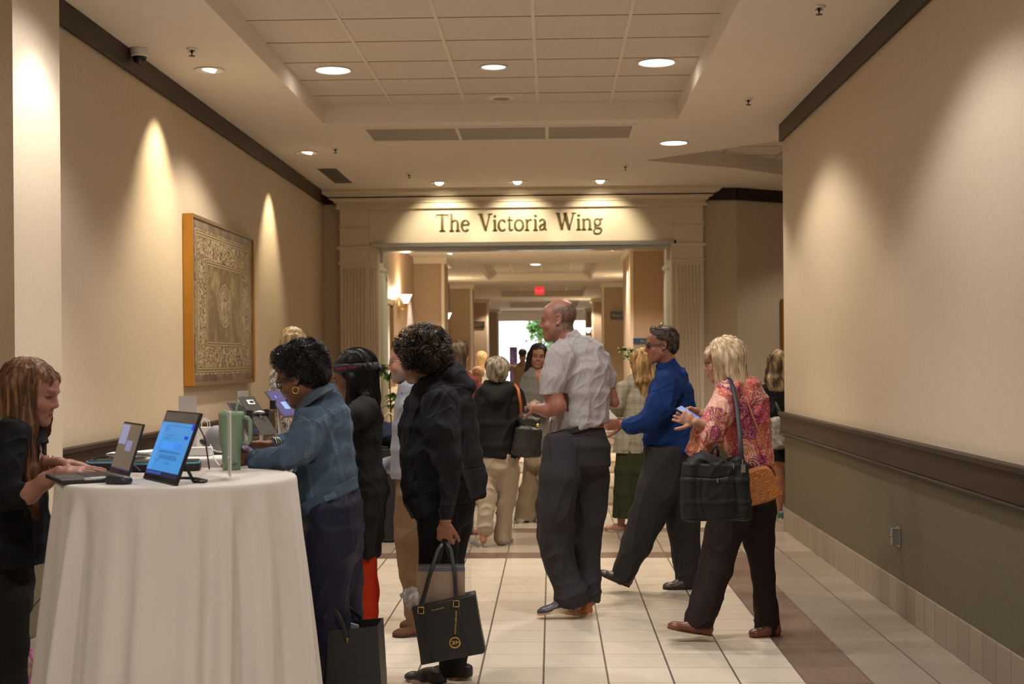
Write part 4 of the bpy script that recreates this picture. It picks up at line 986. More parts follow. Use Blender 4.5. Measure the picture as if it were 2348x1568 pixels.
# ---- man in the blue shirt
def blue_man():
    Y = 8.68; R = figure('person', 'man in a royal blue shirt and dark slacks with thin dark glasses, striding', foot_at(1500, 1360, Y))
    H = Head(J(1515, 791, Y), (-1, -.05, -.05), (.03, 0, 1), .98)
    tor = sil([(838, 1524, 1560, .06), (856, 1506, 1576, .09), (890, 1488, 1587, .12), (940, 1480, 1594, .13), (985, 1474, 1596, .135), (1010, 1476, 1594, .135), (1030, 1480, 1590, .13)], Y)
    slL = limb([(1532, 882, 70, Y - .14), (1512, 930, 62, Y - .19), (1484, 968, 50, Y - .22), (1452, 976, 40, Y - .22), (1427, 973, 30, Y - .20)])
    slR = limb([(1540, 880, 60, Y + .15), (1515, 940, 50, Y + .17), (1470, 970, 38, Y + .10), (1440, 972, 26, Y + .0)])
    hl = hand(J(1427, 973, Y - .20), (-1, .15, .0), (-.1, -.8, -.3), -1, (.5, .6, .7, .8), .98, thumb=(.7, .5, .5)); hr = hand(J(1440, 968, Y + .0), (-1, -.2, .1), (0, .6, .7), 1, (.5, .6, .7, .8), .95)
    la = [(1522, 1050, 88, Y - .06), (1508, 1120, 96, Y - .08), (1486, 1185, 82, Y - .07), (1458, 1245, 68, Y - .05), (1436, 1300, 56, Y - .04), (1424, 1326, 50, Y - .04)]
    lb = [(1546, 1050, 86, Y + .07), (1556, 1120, 88, Y + .09), (1565, 1190, 74, Y + .10), (1572, 1270, 62, Y + .10), (1577, 1342, 52, Y + .10)]
    legs = limb(la) + limb(lb) + sil([(1022, 1478, 1592, .12), (1060, 1476, 1594, .13)], Y)
    body(R, shrink(tor, .8) + shrink(slL + slR, .7) + shrink(legs, .6), .006, (.36, .155, .105), H, H.ops(1.08, 1.0, 0, .003), neck(H, A(J(1536, 848, Y)), .052, .054), [hl, hr], dict(lip=(.35, .13, .10), browc=(.14, .09, .07), cheek=(.48, .16, .11)))
    glasses(R, H, M_BLACK, .0016)
    b = MB()
    for sx in (-1, 1): b.quad(*[H.p(sx * .032 + .022 * math.cos(a), .0955 - .008 * abs(math.cos(a)), -.002 + .016 * math.sin(a)) for a in np.linspace(0, 2 * math.pi, 17)[:-1]])
    b.build('dark_lens', M_BLACK, R)
    ho = [ball(H.p(0, -.026, .046), (.078, .094, .078), H.x, .02, 'add', H.u), ball(H.p(0, -.062, -.008), (.064, .052, .060), H.x, .03, 'add', H.u), ball(H.p(0, .045, .092), (.055, .035, .018), H.x, .02, 'add', H.f), ball(H.p(0, .085, .000), (.08, .062, .075), H.x, .01, 'sub', H.u),
          [A(H.p(0, 0, -.062)), -H.u, (.2,) * 3, (.2,) * 3, None, 0, 'cut']] + [ball(H.p(sx * .085, -.004, -.012), (.022, .026, .040), H.x, .006, 'sub', H.u) for sx in (-1, 1)]
    hv, hq = Field(ho, .004).mesh(1); hv = fold(hv, hq, .003, 60, H.f, 6, 4)
    hair_obj(R, hv, hq, streaks((.035, .025, .02), (.16, .12, .095), H, 6, (60, 20, 60)), grow_strands(hv, hq, 900, 8, .006, lambda p: -H.f * .8 - H.u * (.9 if (p - H.c) @ H.f < 0 else .1), .002, 5, None, .15), .0006)
    def pt(V, Q, C):
        for ln in ([(1500, 850), (1508, 885), (1520, 930), (1510, 960)], [(1540, 835), (1575, 872)], [(1434, 958), (1432, 990)]): V, C = seam(V, Q, C, ln, 1.0, .002, (.008, .02, .09))
        return V, C
    collar = [cone(J(1532, 854, Y), J(1526, 826, Y), (.080, .078, .012), (.070, .068, .008), RC, .015)]
    garment(R, 'shirt', tor + slL + slR + collar, .005, (.011, .040, .165), folds=[dict(amp=.010, freq=11, axis=(.2, 0, 1), stretch=4, seed=41), dict(amp=.005, freq=22, axis=(1, 0, .4), stretch=3, seed=42)], paint=pt,
            cut=basic_cut(Y, [(1426, 973, -.20, (-1, 0, 0), .08), (1438, 971, 0, (-1, 0, 0), .08), (1525, 828, 0, (-.35, 0, 1), .1)]))
    garment(R, 'trousers', legs, .0055, (.040, .038, .040), folds=[dict(amp=.009, freq=9, axis=(.2, 0, 1), stretch=3, seed=43), dict(amp=.006, freq=15, axis=(1, 0, .5), stretch=3, seed=44, mask=lambda V: ss(1260, 1340, proj(V)[1]))],
            cut=basic_cut(Y, [(1535, 1024, 0, (0, 0, 1), .3), (1424, 1328, -.04, (-.3, 0, -1), .12), (1577, 1346, .1, (0, 0, -1), .12)]))
    c0 = A(J(1535, 1026, Y)); b = MB(); b.lathe([(.166, -.018), (.168, .018), (.150, .018)], Matrix.Translation(c0) @ Matrix.Diagonal((.98, .80, 1, 1)), 40); b.build('belt', plain('belt_leather', (.018, .016, .016), .3), R, smooth=True)
    shoe(R, J(1443, 1347, Y - .04), J(1372, 1316, Y - .05), .05, .08, (.05, .035, .028), None, (.02, .016, .014), (.4, 0, 1), sh=.02)
    h2 = J(1598, 1364, Y + .08); h2.z = 0; t2 = J(1520, 1358, Y + .06); t2.z = 0; shoe(R, h2, t2, .05, .08, (.05, .035, .028), None, (.02, .016, .014), sh=.02)
blue_man()

# ---- denim jacket woman leaning on the table
def crepe(cols, seed=1): return streaks(cols[0], cols[1], None, seed, (140, 140, 140))
def denim_woman():
    Y = 5.15; R = figure('person', 'woman in a light blue denim jacket, hoop earrings and glasses, leaning on the round table', foot_at(775, 1720, Y))
    H = Head(J(690, 862, Y), (-1, .28, -.34), (-.30, 0, 1), .93)
    tor = sil([(902, 714, 752, .06), (920, 700, 780, .10, -.01), (948, 688, 799, .125), (985, 684, 806, .135), (1035, 683, 810, .14), (1085, 680, 816, .145), (1130, 682, 818, .15), (1170, 684, 818, .15)], Y)
    slL = limb([(716, 970, 80, Y - .13), (699, 1012, 78, Y - .18), (664, 1046, 60, Y - .20), (620, 1050, 50, Y - .16), (578, 1051, 42, Y - .11)])
    slR = limb([(720, 950, 70, Y + .14), (690, 1010, 60, Y + .16), (640, 1026, 40, Y + .10), (628, 1024, 36, Y + .08)])
    armR = limb([(690, 1010, 40, Y + .16), (640, 1024, 32, Y + .10), (616, 1020, 24, Y + .05)])
    hl = hand(J(580, 1051, Y - .11), (-1, .1, .30), (-.2, -.9, .4), -1, (.9, 1.0, 1.0, 1.1), .9, thumb=(.7, .5, .4)); hr = hand(J(616, 1020, Y + .05), (-1, -.35, .05), (.0, .3, 1), 1, (.7, .8, .9, 1.0), .92, thumb=(.8, .5, -.3))
    hips = sil([(1120, 690, 812, .15), (1160, 690, 828, .165), (1210, 692, 833, .17), (1260, 694, 831, .16)], Y)
    la = [(752, 1230, 118, Y - .07), (750, 1330, 104, Y - .08), (762, 1450, 90, Y - .08), (778, 1568, 84, Y - .08), (790, 1690, 80, Y - .08)]
    lb = [(782, 1230, 100, Y + .07), (785, 1330, 94, Y + .09), (795, 1450, 82, Y + .10), (805, 1568, 76, Y + .10), (812, 1670, 76, Y + .10)]
    legs = limb(la) + limb(lb) + hips; sk = (.20, .085, .045)
    body(R, shrink(tor[:-1], .8) + shrink(slL, .62) + armR + shrink(legs, .6), .006, sk, H, H.ops(1.0, .95, 0, .004), neck(H, A(J(722, 912, Y)), .050, .056), [hl, hr], dict(lip=(.20, .05, .045), browc=(.03, .02, .015), cheek=(.26, .09, .05), lids='down'))
    glasses(R, H, plain('dark_frame', (.02, .018, .02), .25), .0026)
    ho = [ball(H.p(0, -.028, .050), (.082, .096, .082), H.x, .02, 'add', H.u), ball(H.p(0, -.060, -.005), (.066, .050, .060), H.x, .03, 'add', H.u), ball(H.p(0, .050, .085), (.06, .045, .032), H.x, .03, 'add', H.f), ball(H.p(0, .10, -.015), (.09, .066, .08), H.x, .015, 'sub', H.u),
          [A(H.p(0, 0, -.068)), -H.u, (.2,) * 3, (.2,) * 3, None, 0, 'cut']] + [ball(H.p(sx * .088, .0, -.016), (.028, .026, .042), H.x, .006, 'sub', H.u) for sx in (-1, 1)]
    hv, hq = Field(ho, .004).mesh(1); N_ = normals(hv, hq); top = ss(0, .05, (hv - H.c) @ H.u); hv = hv + N_ * (.004 * vnoise(hv * 110, 3) * top)[:, None]
    up = lambda V: (V - H.c) @ H.u > -.06
    hair_obj(R, hv, hq, crepe([(.006, .005, .005), (.022, .018, .017)]), grow_strands(hv, hq, 2600, 16, .0035, lambda p: -H.f + H.u * .3 + H.x * math.sin(p[0] * 90 + p[2] * 70) * 1.5, .003, 5, up, .5, curl=(.0055, 1.1)), .0007, M_CURL)
    hoop(R, H.p(-.086, .002, -.052), .0125, .0017, H.x, M_GOLD, 14)
    denim = (.085, .132, .200)
    def pt(V, Q, C):
        n = vnoise(V * A((260, 260, 40)), 9) * .5 + vnoise(V * 25, 8) * .5; C = C * (1 + .16 * n)[:, None]
        lt = (.18, .245, .32)
        for ln in ([(683, 950), (705, 960), (714, 975), (735, 957), (795, 925)], [(714, 975), (717, 1000), (712, 1030), (690, 1060), (668, 1078)], [(743, 955), (765, 1010), (776, 1060), (789, 1106)], [(700, 1030), (708, 1090), (716, 1150)],
                   [(683, 1172), (720, 1157), (760, 1135), (790, 1112), (817, 1092)], [(583, 1036), (572, 1060)], [(722, 1150), (726, 1164)], [(800, 925), (806, 990), (812, 1060)]):
            V, C = seam(V, Q, C, ln, 1.0, .0016, lt)
            ln2 = [(a + 4.5, b + 4.5) for a, b in ln]; V, C = seam(V, Q, C, ln2, .8, .0004, lt)
        # worn pale tops of creases
        px, py = proj(V); w_ = np.clip(vnoise(V * A((20, 20, 26)), 15) - .35, 0, 1) * ss(900, 960, py); C = C * (1 - .6 * w_[:, None]) + A((.20, .27, .36)) * .6 * w_[:, None]
        return V, C
    collar = [cone(J(734, 905, Y), J(730, 892, Y), (.070, .075, .012), (.060, .064, .008), RC, .012)]
    garment(R, 'denim_jacket', tor + slL + slR + collar, .004, denim, folds=[dict(amp=.010, freq=13, axis=(1, 0, .35), stretch=3, seed=51, mask=lambda V: ss(780, 690, proj(V)[0]) * .9 + .25), dict(amp=.006, freq=16, axis=(.2, 0, 1), stretch=4, seed=52)], paint=pt,
            cut=basic_cut(Y, [(575, 1052, -.11, (-1, 0, -.1), .1), (628, 1024, .08, (-1, 0, 0), .08), (752, 1152, 0, (.50, 0, -1), .30), (720, 888, 0, (-.5, 0, 1), .11)]))
    nh = A((.50, 0, -1)); garment(R, 'waistband', sil([(1060, 681, 815, .15), (1130, 682, 819, .155), (1200, 684, 820, .158)], Y), .004, (.075, .118, .18), grow=.004, cut=[cutp(J(752, 1154, Y), nh, .4), cutp(J(741, 1128, Y), -nh, .6)])
    # turned-down collar in the darker inside-out denim
    b = MB(); b.tube([J(752, 892, Y + .06), J(752, 888, Y - .0), J(744, 892, Y - .065), J(722, 904, Y - .105), (J(700, 922, Y - .13)), J(681, 937, Y - .125)], [.024, .030, .031, .031, .028, .012], 12, True, .22, up=(.2, -.75, .55))
    b.build('collar', plain('inside_denim', (.045, .062, .085), .8, bs=.3, bscale=500), R, smooth=True)['label'] = 'dark denim collar turned down over the shoulders'
    b = MB(); Mx = Matrix.Translation(J(757, 1138, Y - .166)) @ Matrix.Rotation(.42 * 1, 4, 'Y').inverted(); b.box((-.022, -.004, -.011), (.022, .004, .011), Mx)
    for x in (-.004, .008): b.lathe([(0, .0), (.006, 0), (.006, .003), (0, .004)], Mx @ Matrix.Translation((x, -.004, 0)) @ Matrix.Rotation(math.pi / 2, 4, 'X'), 14)
    b.build('waist_tab', plain('denim_tab', (.10, .15, .20), .7), R)
    garment(R, 'trousers', legs, .0055, (.012, .012, .040), M_SATIN, folds=[dict(amp=.012, freq=8, axis=(.15, 0, 1), stretch=5, seed=53), dict(amp=.005, freq=18, axis=(.6, 0, 1), stretch=4, seed=54)], cut=basic_cut(Y, [(745, 1128, 0, (-.4, 0, 1), .3)]))
    for k, o_ in enumerate((0, 1, 2)): hoop(R, J(622 + k * 5, 1020, Y + .06 + k * .003), .030, .0022, unit(A(J(640, 1024, Y + .10)) - A(J(616, 1020, Y + .05))), M_GOLD if k == 1 else M_SILVER).name = 'bracelet'
    for p, q in (((800, 1690), (770, 1712)), ((822, 1672), (800, 1690))):
        h2 = J(p[0], 1700, Y + (-.08 if p[0] == 800 else .1)); h2.z = 0; shoe(R, h2 + Vector((.06, 0, 0)), h2 + Vector((-.17, 0, 0)), .042, .06, (.02, .02, .03))
denim_woman()
# ---- woman with the headband
def headband_woman():
    Y = 6.0; R = figure('person', 'long-haired woman in a black dress, orange trousers and a lettered headband', foot_at(845, 1590, Y))
    H = Head(J(810, 864, Y), (-1, .12, -.32), (-.28, 0, 1), .93)
    tor = sil([(905, 822, 858, .07), (925, 805, 868, .11), (960, 800, 878, .13), (1000, 800, 877, .13), (1050, 800, 868, .13), (1095, 802, 880, .15), (1125, 802, 886, .16), (1180, 804, 878, .16), (1230, 812, 873, .15), (1262, 818, 871, .14), (1285, 820, 871, .14)], Y)
    slL = limb([(836, 940, 66, Y - .12), (815, 955, 58, Y - .20), (790, 962, 44, Y - .24), (765, 965, 34, Y - .2)])
    slR = limb([(845, 940, 60, Y + .13), (815, 965, 50, Y + .18), (775, 975, 34, Y + .10)])
    legs = limb([(842, 1200, 52, Y - .06), (842, 1300, 44, Y - .06), (842, 1400, 46, Y - .06), (845, 1450, 50, Y - .06), (850, 1540, 56, Y - .06)]) + limb([(845, 1200, 46, Y + .07), (846, 1400, 42, Y + .07), (850, 1545, 50, Y + .07)])
    hl = hand(J(765, 965, Y - .2), (-1, .5, .0), (-.2, -.5, .8), -1); hr = hand(J(775, 975, Y + .1), (-1, -.2, 0), (0, .3, .8), 1)
    body(R, shrink(tor, .75) + shrink(slL + slR, .65) + shrink(legs, .6), .006, (.24, .11, .062), H, H.ops(.95, .85), neck(H, A(J(838, 920, Y)), .046, .052), [hl, hr], dict(lip=(.24, .06, .055), browc=(.03, .02, .015), cheek=(.3, .11, .07), lids='down'))
    ho = [ball(H.p(0, -.028, .045), (.080, .096, .080), H.x, .02, 'add', H.u), cone(H.h(0, -.05, .02), H.h(0, -.075, -.10), (.080, .060, .04), (.088, .045, .04), H.x, .03),
          cone(H.h(-.072, -.02, -.01), H.h(-.080, -.015, -.15), (.026, .040, .03), (.022, .040, .02), H.f, .02), cone(H.h(.072, -.02, -.01), H.h(.080, -.02, -.15), (.026, .040, .03), (.022, .036, .02), H.f, .02), cone(H.h(-.04, -.085, -.10), H.h(-.05, -.12, -.19), (.07, .03, .03), (.05, .02, .02), H.x, .03),
          ball(H.p(0, .085, -.03), (.066, .058, .085), H.x, .01, 'sub', H.u)]
    hv, hq = Field(ho, .0042).mesh(1); hv = fold(hv, hq, .004, 55, H.u, 9, 4, warp=.2)
    hair_obj(R, hv, hq, streaks((.006, .005, .006), (.028, .024, .025), H, 6, (70, 70, 7)), grow_strands(hv, hq, 1300, 18, .009, lambda p: -H.u - H.f * .55 if (p - H.c) @ H.u > .03 else A((.25, 0, -1)), .003, 5, None, .10), .0007)
    # headband: a black band round the head with a knot behind and pink lettering
    VB = []; n = 56
    def bp(a, hh, o_=0): 
        x = (.0905 + o_) * math.sin(a); y = -.027 + (.1085 + o_) * math.cos(a); return H.p(x, y, .040 + .026 * math.cos(a) + hh)
    b = MB(); vs = []
    for k in range(n):
        a = 2 * math.pi * k / n; vs += [bp(a, -.020, .000), bp(a, -.016, .004), bp(a, .016, .003), bp(a, .021, -.004)]
    b.add(vs, [(4 * k + j, 4 * ((k + 1) % n) + j, 4 * ((k + 1) % n) + j + 1, 4 * k + j + 1) for k in range(n) for j in range(3)])
    b.tube([bp(math.pi - .1, -.005, .002), H.p(-.012, -.142, .005), H.p(-.022, -.147, -.02)], [.007, .010, .005], 8); b.tube([bp(math.pi + .1, -.01, .006), H.p(.012, -.142, .0), H.p(.02, -.146, -.02)], [.007, .010, .005], 8)
    hb = b.build('headband', plain('band_cloth', (.012, .012, .014), .6), R, smooth=True)
    pink = plain('pink_print', (.75, .03, .22), .5)
    curve_text('Gointo Hair', lambda u, v: bp(-.84 - u * 9.6, v - .004, .0062), .021, pink, hb, 'band_lettering')
    dk = (.020, .019, .020)
    garment(R, 'dress', tor + slL + slR, .005, dk, folds=[dict(amp=.011, freq=11, axis=(-.1, 0, 1), stretch=6, seed=61, mask=lambda V: ss(960, 1100, proj(V)[1]) * .8 + .25), dict(amp=.004, freq=24, axis=(-.4, 0, 1), stretch=4, seed=62)], cut=basic_cut(Y, [(845, 1272, 0, (0, 0, -1), .3)]))
    garment(R, 'trousers', legs, .005, (.62, .045, .012), folds=[dict(amp=.009, freq=12, axis=(.1, 0, 1), stretch=5, seed=63)])
    for dy in (-.06, .07):
        h2 = J(860, 1560, Y + dy); h2.z = 0; shoe(R, h2, h2 + Vector((-.22, 0, 0)), .042, .06, (.02, .02, .02))
def curve_text(txt, fn, size, mat, parent, name, depth=0):
    """letters laid on a curved surface: fn maps text coordinates in metres to the place"""
    cu = bpy.data.curves.new(name, 'FONT'); cu.body = txt; cu.size = size; cu.resolution_u = 3
    o = bpy.data.objects.new(name, cu); COL.objects.link(o); bpy.context.view_layer.update()
    dg = bpy.context.evaluated_depsgraph_get(); me = bpy.data.meshes.new_from_object(o.evaluated_get(dg)); bpy.data.objects.remove(o)
    bm = bmesh.new(); bm.from_mesh(me); bmesh.ops.triangulate(bm, faces=bm.faces)
    long_ = [e for e in bm.edges if e.calc_length() > size * .25]; bmesh.ops.subdivide_edges(bm, edges=long_, cuts=2)
    off = wloc(parent) if parent is not None else Vector((0, 0, 0))
    for v in bm.verts: v.co = Vector(fn(v.co.x, v.co.y)) - off
    bm.to_mesh(me); bm.free(); me.materials.clear(); me.materials.append(mat)
    r = bpy.data.objects.new(name, me); COL.objects.link(r)
    if parent is not None: r.parent = parent
    return r
headband_woman()
# ---- curly-haired woman in the black hoodie
def curly_woman():
    Y = 6.2; R = figure('person', 'curly dark-haired woman in a black hoodie, seen from behind, holding up a tote bag', foot_at(1020, 1568, Y))
    H = Head(J(962, 820, Y), (-.80, .60, -.10), (-.05, 0, 1), .97)
    tor = sil([(868, 968, 1052, .07), (892, 945, 1080, .11), (930, 934, 1093, .135), (980, 922, 1098, .14), (1040, 917, 1104, .145), (1100, 920, 1110, .15), (1150, 934, 1108, .15), (1180, 940, 1104, .15)], Y)
    slL = limb([(1010, 925, 92, Y - .13), (1012, 985, 92, Y - .17), (1026, 1050, 70, Y - .20), (1029, 1110, 50, Y - .21), (1024, 1165, 40, Y - .21), (1022, 1192, 36, Y - .21)])
    slR = limb([(990, 925, 70, Y + .13), (968, 1000, 62, Y + .17), (972, 1080, 44, Y + .15), (985, 1120, 34, Y + .08)])
    hood = [cone(J(1000, 872, Y + .02), J(1040, 858, Y + .03), (.07, .05, .04), (.085, .055, .045), (0, 1, 0), .03), cone(J(1040, 858, Y + .03), J(1076, 884, Y + .03), (.09, .052, .045), (.075, .030, .03), (0, 1, 0), .03),
            cone(J(975, 880, Y - .06), J(1030, 862, Y - .055), .030, .035, None, .02), cone(J(1030, 862, Y - .055), J(1080, 890, Y + .0), .032, .026, None, .02), cone(J(972, 880, Y - .055), J(948, 925, Y - .03), .026, .018, None, .02)]
    legs = limb([(1010, 1150, 100, Y - .05), (1006, 1210, 98, Y - .06), (1006, 1300, 84, Y - .06), (1026, 1410, 66, Y - .05), (1036, 1500, 56, Y - .04), (1036, 1545, 52, Y - .04)]) + limb([(1046, 1150, 92, Y + .07), (1040, 1210, 80, Y + .08), (1030, 1300, 66, Y + .08), (1034, 1410, 54, Y + .08), (1046, 1500, 48, Y + .08), (1050, 1540, 46, Y + .08)]) + sil([(1130, 950, 1095, .13), (1180, 952, 1086, .14)], Y)
    wr = J(1021, 1196, Y - .21); hl = hand(wr, (-.06, .10, -1), (-.25, -1, 0), -1, (1.15, 1.25, 1.3, 1.3), .95, thumb=(.75, .35, -.55), tcurl=.5); hr = hand(J(985, 1120, Y + .08), (-.3, 0, -1), (-1, .3, 0), 1)
    body(R, shrink(tor[:-2], .8) + shrink(slL, .5) + shrink(slR, .6) + limb([(1023, 1170, 22, Y - .21), (1021, 1197, 25, Y - .21)]) + shrink(legs, .6), .0055, (.40, .19, .115), H, H.ops(1.0, .95, 0, .004), neck(H, A(J(985, 885, Y)), .052, .058), [hl, hr], dict(lip=(.33, .12, .10), browc=(.05, .03, .02)))
    ho = [ball(H.p(0, -.035, .050), (.098, .112, .088), H.x, .03, 'add', H.u), ball(H.p(0, -.085, -.012), (.088, .062, .060), H.x, .03, 'add', H.u), ball(H.p(-.068, -.02, .010), (.034, .050, .046), H.x, .03, 'add', H.u), ball(H.p(.068, -.02, .010), (.034, .050, .046), H.x, .03, 'add', H.u),
          ball(H.p(0, .05, .075), (.075, .05, .04), H.x, .03, 'add', H.f), ball(H.p(0, .090, -.045), (.095, .075, .075), H.x, .02, 'sub', H.u)]
    hv, hq = Field(ho, .0045).mesh(1); N_ = normals(hv, hq); hv = hv + N_ * (.008 * vnoise(hv * 45, 3) + .005 * vnoise(hv * 95, 4))[:, None]
    st = grow_strands(hv, hq, 1900, 26, .0042, lambda p: -H.u * .7 - H.f * .25 + A((math.sin(p[2] * 60), math.sin(p[0] * 70), 0)), .004, 5, None, .25, curl=(.0095, .60))
    hair_obj(R, hv, hq, lambda V: (lambda t: A((.018, .012, .009)) * (1 - t) + A((.24, .155, .085)) * t)((ss(-.4, .8, vnoise(V * 40, 2)) * (.25 + .75 * ss(-.03, .09, (V - H.c) @ H.u)))[:, None]), st, .0012, M_CURL)
    hoop(R, H.p(-.088, .004, -.050), .0165, .0014, unit(H.x * .75 + H.f * .2 + A((0, .5, 0))), M_GOLD)
    def pt(V, Q, C):
        for ln in ([(966, 908), (990, 893), (1020, 886), (1050, 884), (1075, 893), (1094, 905)], [(968, 902), (992, 888), (1022, 880), (1052, 878)], [(953, 946), (965, 912), (985, 890), (1012, 888), (1045, 920), (1055, 975)], [(1057, 1077), (1112, 1068)], [(936, 1140), (1000, 1128)], [(925, 1060), (936, 1110), (958, 1098)], [(1060, 990), (1060, 1060)], [(1005, 1162), (1045, 1162)]): V, C = seam(V, Q, C, ln, 1.4, .003, (.006, .006, .007))
        return V, C
    bk = (.023, .023, .027)
    garment(R, 'hoodie', tor + slL + slR + hood, .0045, bk, folds=[dict(amp=.017, freq=9, axis=(-.15, 0, 1), stretch=3.5, seed=71, mask=lambda V: ss(875, 930, proj(V)[1])), dict(amp=.005, freq=19, axis=(.7, 0, 1), stretch=3, seed=72)], paint=pt,
            cut=basic_cut(Y, [(1022, 1192, -.21, (0, 0, -1), .09), (985, 1122, .08, (0, 0, -1), .06), (1015, 1160, .05, (.33, 0, -1), .27)]))
    garment(R, 'trousers', legs, .005, (.012, .012, .013), folds=[dict(amp=.008, freq=11, axis=(.1, 0, 1), stretch=4, seed=73)], cut=basic_cut(Y, [(1036, 1546, 0, (0, 0, -1), .2)]))
    for (hx, dy) in ((1010, -.06), (1070, .06)):
        h2 = J(hx, 1568, Y + dy); h2.z = 0; shoe(R, h2 + Vector((.02, .0, 0)), h2 + Vector((-.17, .15, 0)), .043, .06, (.012, .012, .013), None, (.45, .40, .36), sh=.018)
    hoop(R, J(1021, 1194, Y - .21), .026, .0016, (0, .1, 1), M_GOLD).name = 'bracelet'
curly_woman()

# ---- seated-height woman at the laptop, far left of the table
def laptop_woman():
    Y = 4.95; R = figure('person', 'woman with long auburn hair and black blazer, bending over the laptop on the table', foot_at(15, 1740, Y))
    H = Head(J(76, 900, Y), (1, -.04, -.22), (.20, 0, 1), .97)
    tor = sil([(952, 8, 74, .07), (975, -18, 92, .11), (1020, -48, 106, .14), (1080, -58, 106, .145), (1140, -60, 104, .145), (1200, -62, 108, .15), (1250, -62, 114, .15), (1300, -60, 118, .15), (1320, -60, 118, .15)], Y)
    slR = limb([(30, 1000, 88, Y - .15), (10, 1070, 84, Y - .20), (18, 1135, 72, Y - .22), (48, 1136, 62, Y - .23), (66, 1132, 54, Y - .24)])
    armR = limb([(18, 1135, 48, Y - .22), (66, 1132, 46, Y - .24), (105, 1102, 36, Y - .27), (136, 1080, 26, Y - .29)])
    slL = limb([(50, 990, 70, Y + .13), (72, 1060, 56, Y + .14), (100, 1068, 46, Y + .05)])
    armL = limb([(72, 1060, 40, Y + .14), (110, 1062, 32, Y + .02), (140, 1060, 25, Y - .08)])
    hr = hand(J(134, 1081, Y - .29), (1, .1, .03), (.05, -.25, 1), -1, (.12, .14, .16, .2), .93, spread=.14, thumb=(.85, .45, -.45)); hl = hand(J(140, 1060, Y - .08), (1, -.15, -.10), (.1, .1, 1), 1, (.2, .25, .28, .3), .90, spread=.12, thumb=(.85, .45, -.4))
    legs = sil([(1190, -46, 78, .13), (1230, -50, 72, .14), (1280, -52, 68, .15), (1340, -50, 68, .16), (1400, -46, 66, .15)], Y) + limb([(20, 1380, 92, Y - .07), (22, 1480, 84, Y - .07), (20, 1568, 82, Y - .07), (15, 1700, 78, Y - .07)]) + limb([(-15, 1380, 92, Y + .08), (-15, 1568, 80, Y + .08), (-15, 1690, 76, Y + .08)])
    body(R, shrink(tor[:-3], .8) + armR + armL + shrink(legs, .6), .006, (.52, .27, .20), H, H.ops(.92, .95, .0), neck(H, A(J(45, 965, Y)), .046, .052), [hr, hl], dict(lip=(.50, .17, .15), browc=(.28, .14, .08), cheek=(.60, .24, .19), lids='down'))
    col = streaks((.12, .052, .022), (.33, .16, .075), H, 6, (80, 80, 6))
    ho = [ball(H.p(0, -.030, .042), (.084, .098, .084), H.x, .02, 'add', H.u), cone(H.h(0, -.045, .0), H.h(0, -.075, -.15), (.088, .080, .05), (.105, .060, .04), H.x, .04), cone(H.h(0, -.075, -.13), H.h(0, -.12, -.26), (.105, .05, .04), (.10, .03, .03), H.x, .03),
          cone(H.p(.074, -.012, .02), H.h(.100, .000, -.13), (.045, .022, .03), (.050, .028, .03), H.f, .02), cone(H.h(.100, .000, -.13), H.h(.115, .030, -.28), (.045, .026, .03), (.030, .020, .03), H.f, .02), cone(H.h(.115, .030, -.28), H.h(.115, .055, -.45), (.028, .018, .03), (.012, .010, .02), H.f, .02),
          cone(H.p(-.074, -.012, .02), H.h(-.085, .0, -.15), (.045, .022, .03), (.03, .02, .03), H.f, .02), cone(H.p(-.03, .058, .060), H.p(.03, .058, .060), .024, None, H.x, .02), ball(H.p(0, .095, -.03), (.075, .060, .092), H.x, .01, 'sub', H.u)]
    hv, hq = Field(ho, .0045).mesh(1); hv = fold(hv, hq, .006, 50, (.1, 0, 1), 10, 4, warp=.2)
    def dr(p):
        q = p - H.c; h = q[2]
        if h > .05: return A((0, 0, -.4)) + A((q[0], q[1] , 0)) * 8
        return A((.12, -.02, -1))
    hair_obj(R, hv, hq, col, grow_strands(hv, hq, 1700, 30, .012, dr, .003, 5, None, .06), .0006)
    bk = (.013, .013, .015)
    garment(R, 'blazer', tor + slR + slL, .005, bk, folds=[dict(amp=.010, freq=10, axis=(.1, 0, 1), stretch=5, seed=81), dict(amp=.007, freq=18, axis=(1, 0, .3), stretch=3, seed=82, mask=lambda V: (V[:, 1] < Y - .12) * 1.0)],
            cut=basic_cut(Y, [(68, 1132, -.24, (1, 0, .1), .09), (100, 1067, .05, (1, 0, 0), .08), (40, 1296, 0, (.08, 0, -1), .3)]))
    garment(R, 'trousers', legs, .006, (.022, .021, .021), folds=[dict(amp=.006, freq=10, axis=(0, 0, 1), stretch=6, seed=83)])
    hoop(R, J(118, 1062, Y - .01), .028, .002, (1, 0, 0), M_SILVER).name = 'bracelet'
    for dy, hx in ((-.07, 0), (.08, -30)):
        h2 = J(hx, 1700, Y + dy); h2.z = 0; shoe(R, h2 + Vector((-.05, 0, 0)), h2 + Vector((.19, 0, 0)), .042, .06, (.02, .02, .02))
laptop_woman()
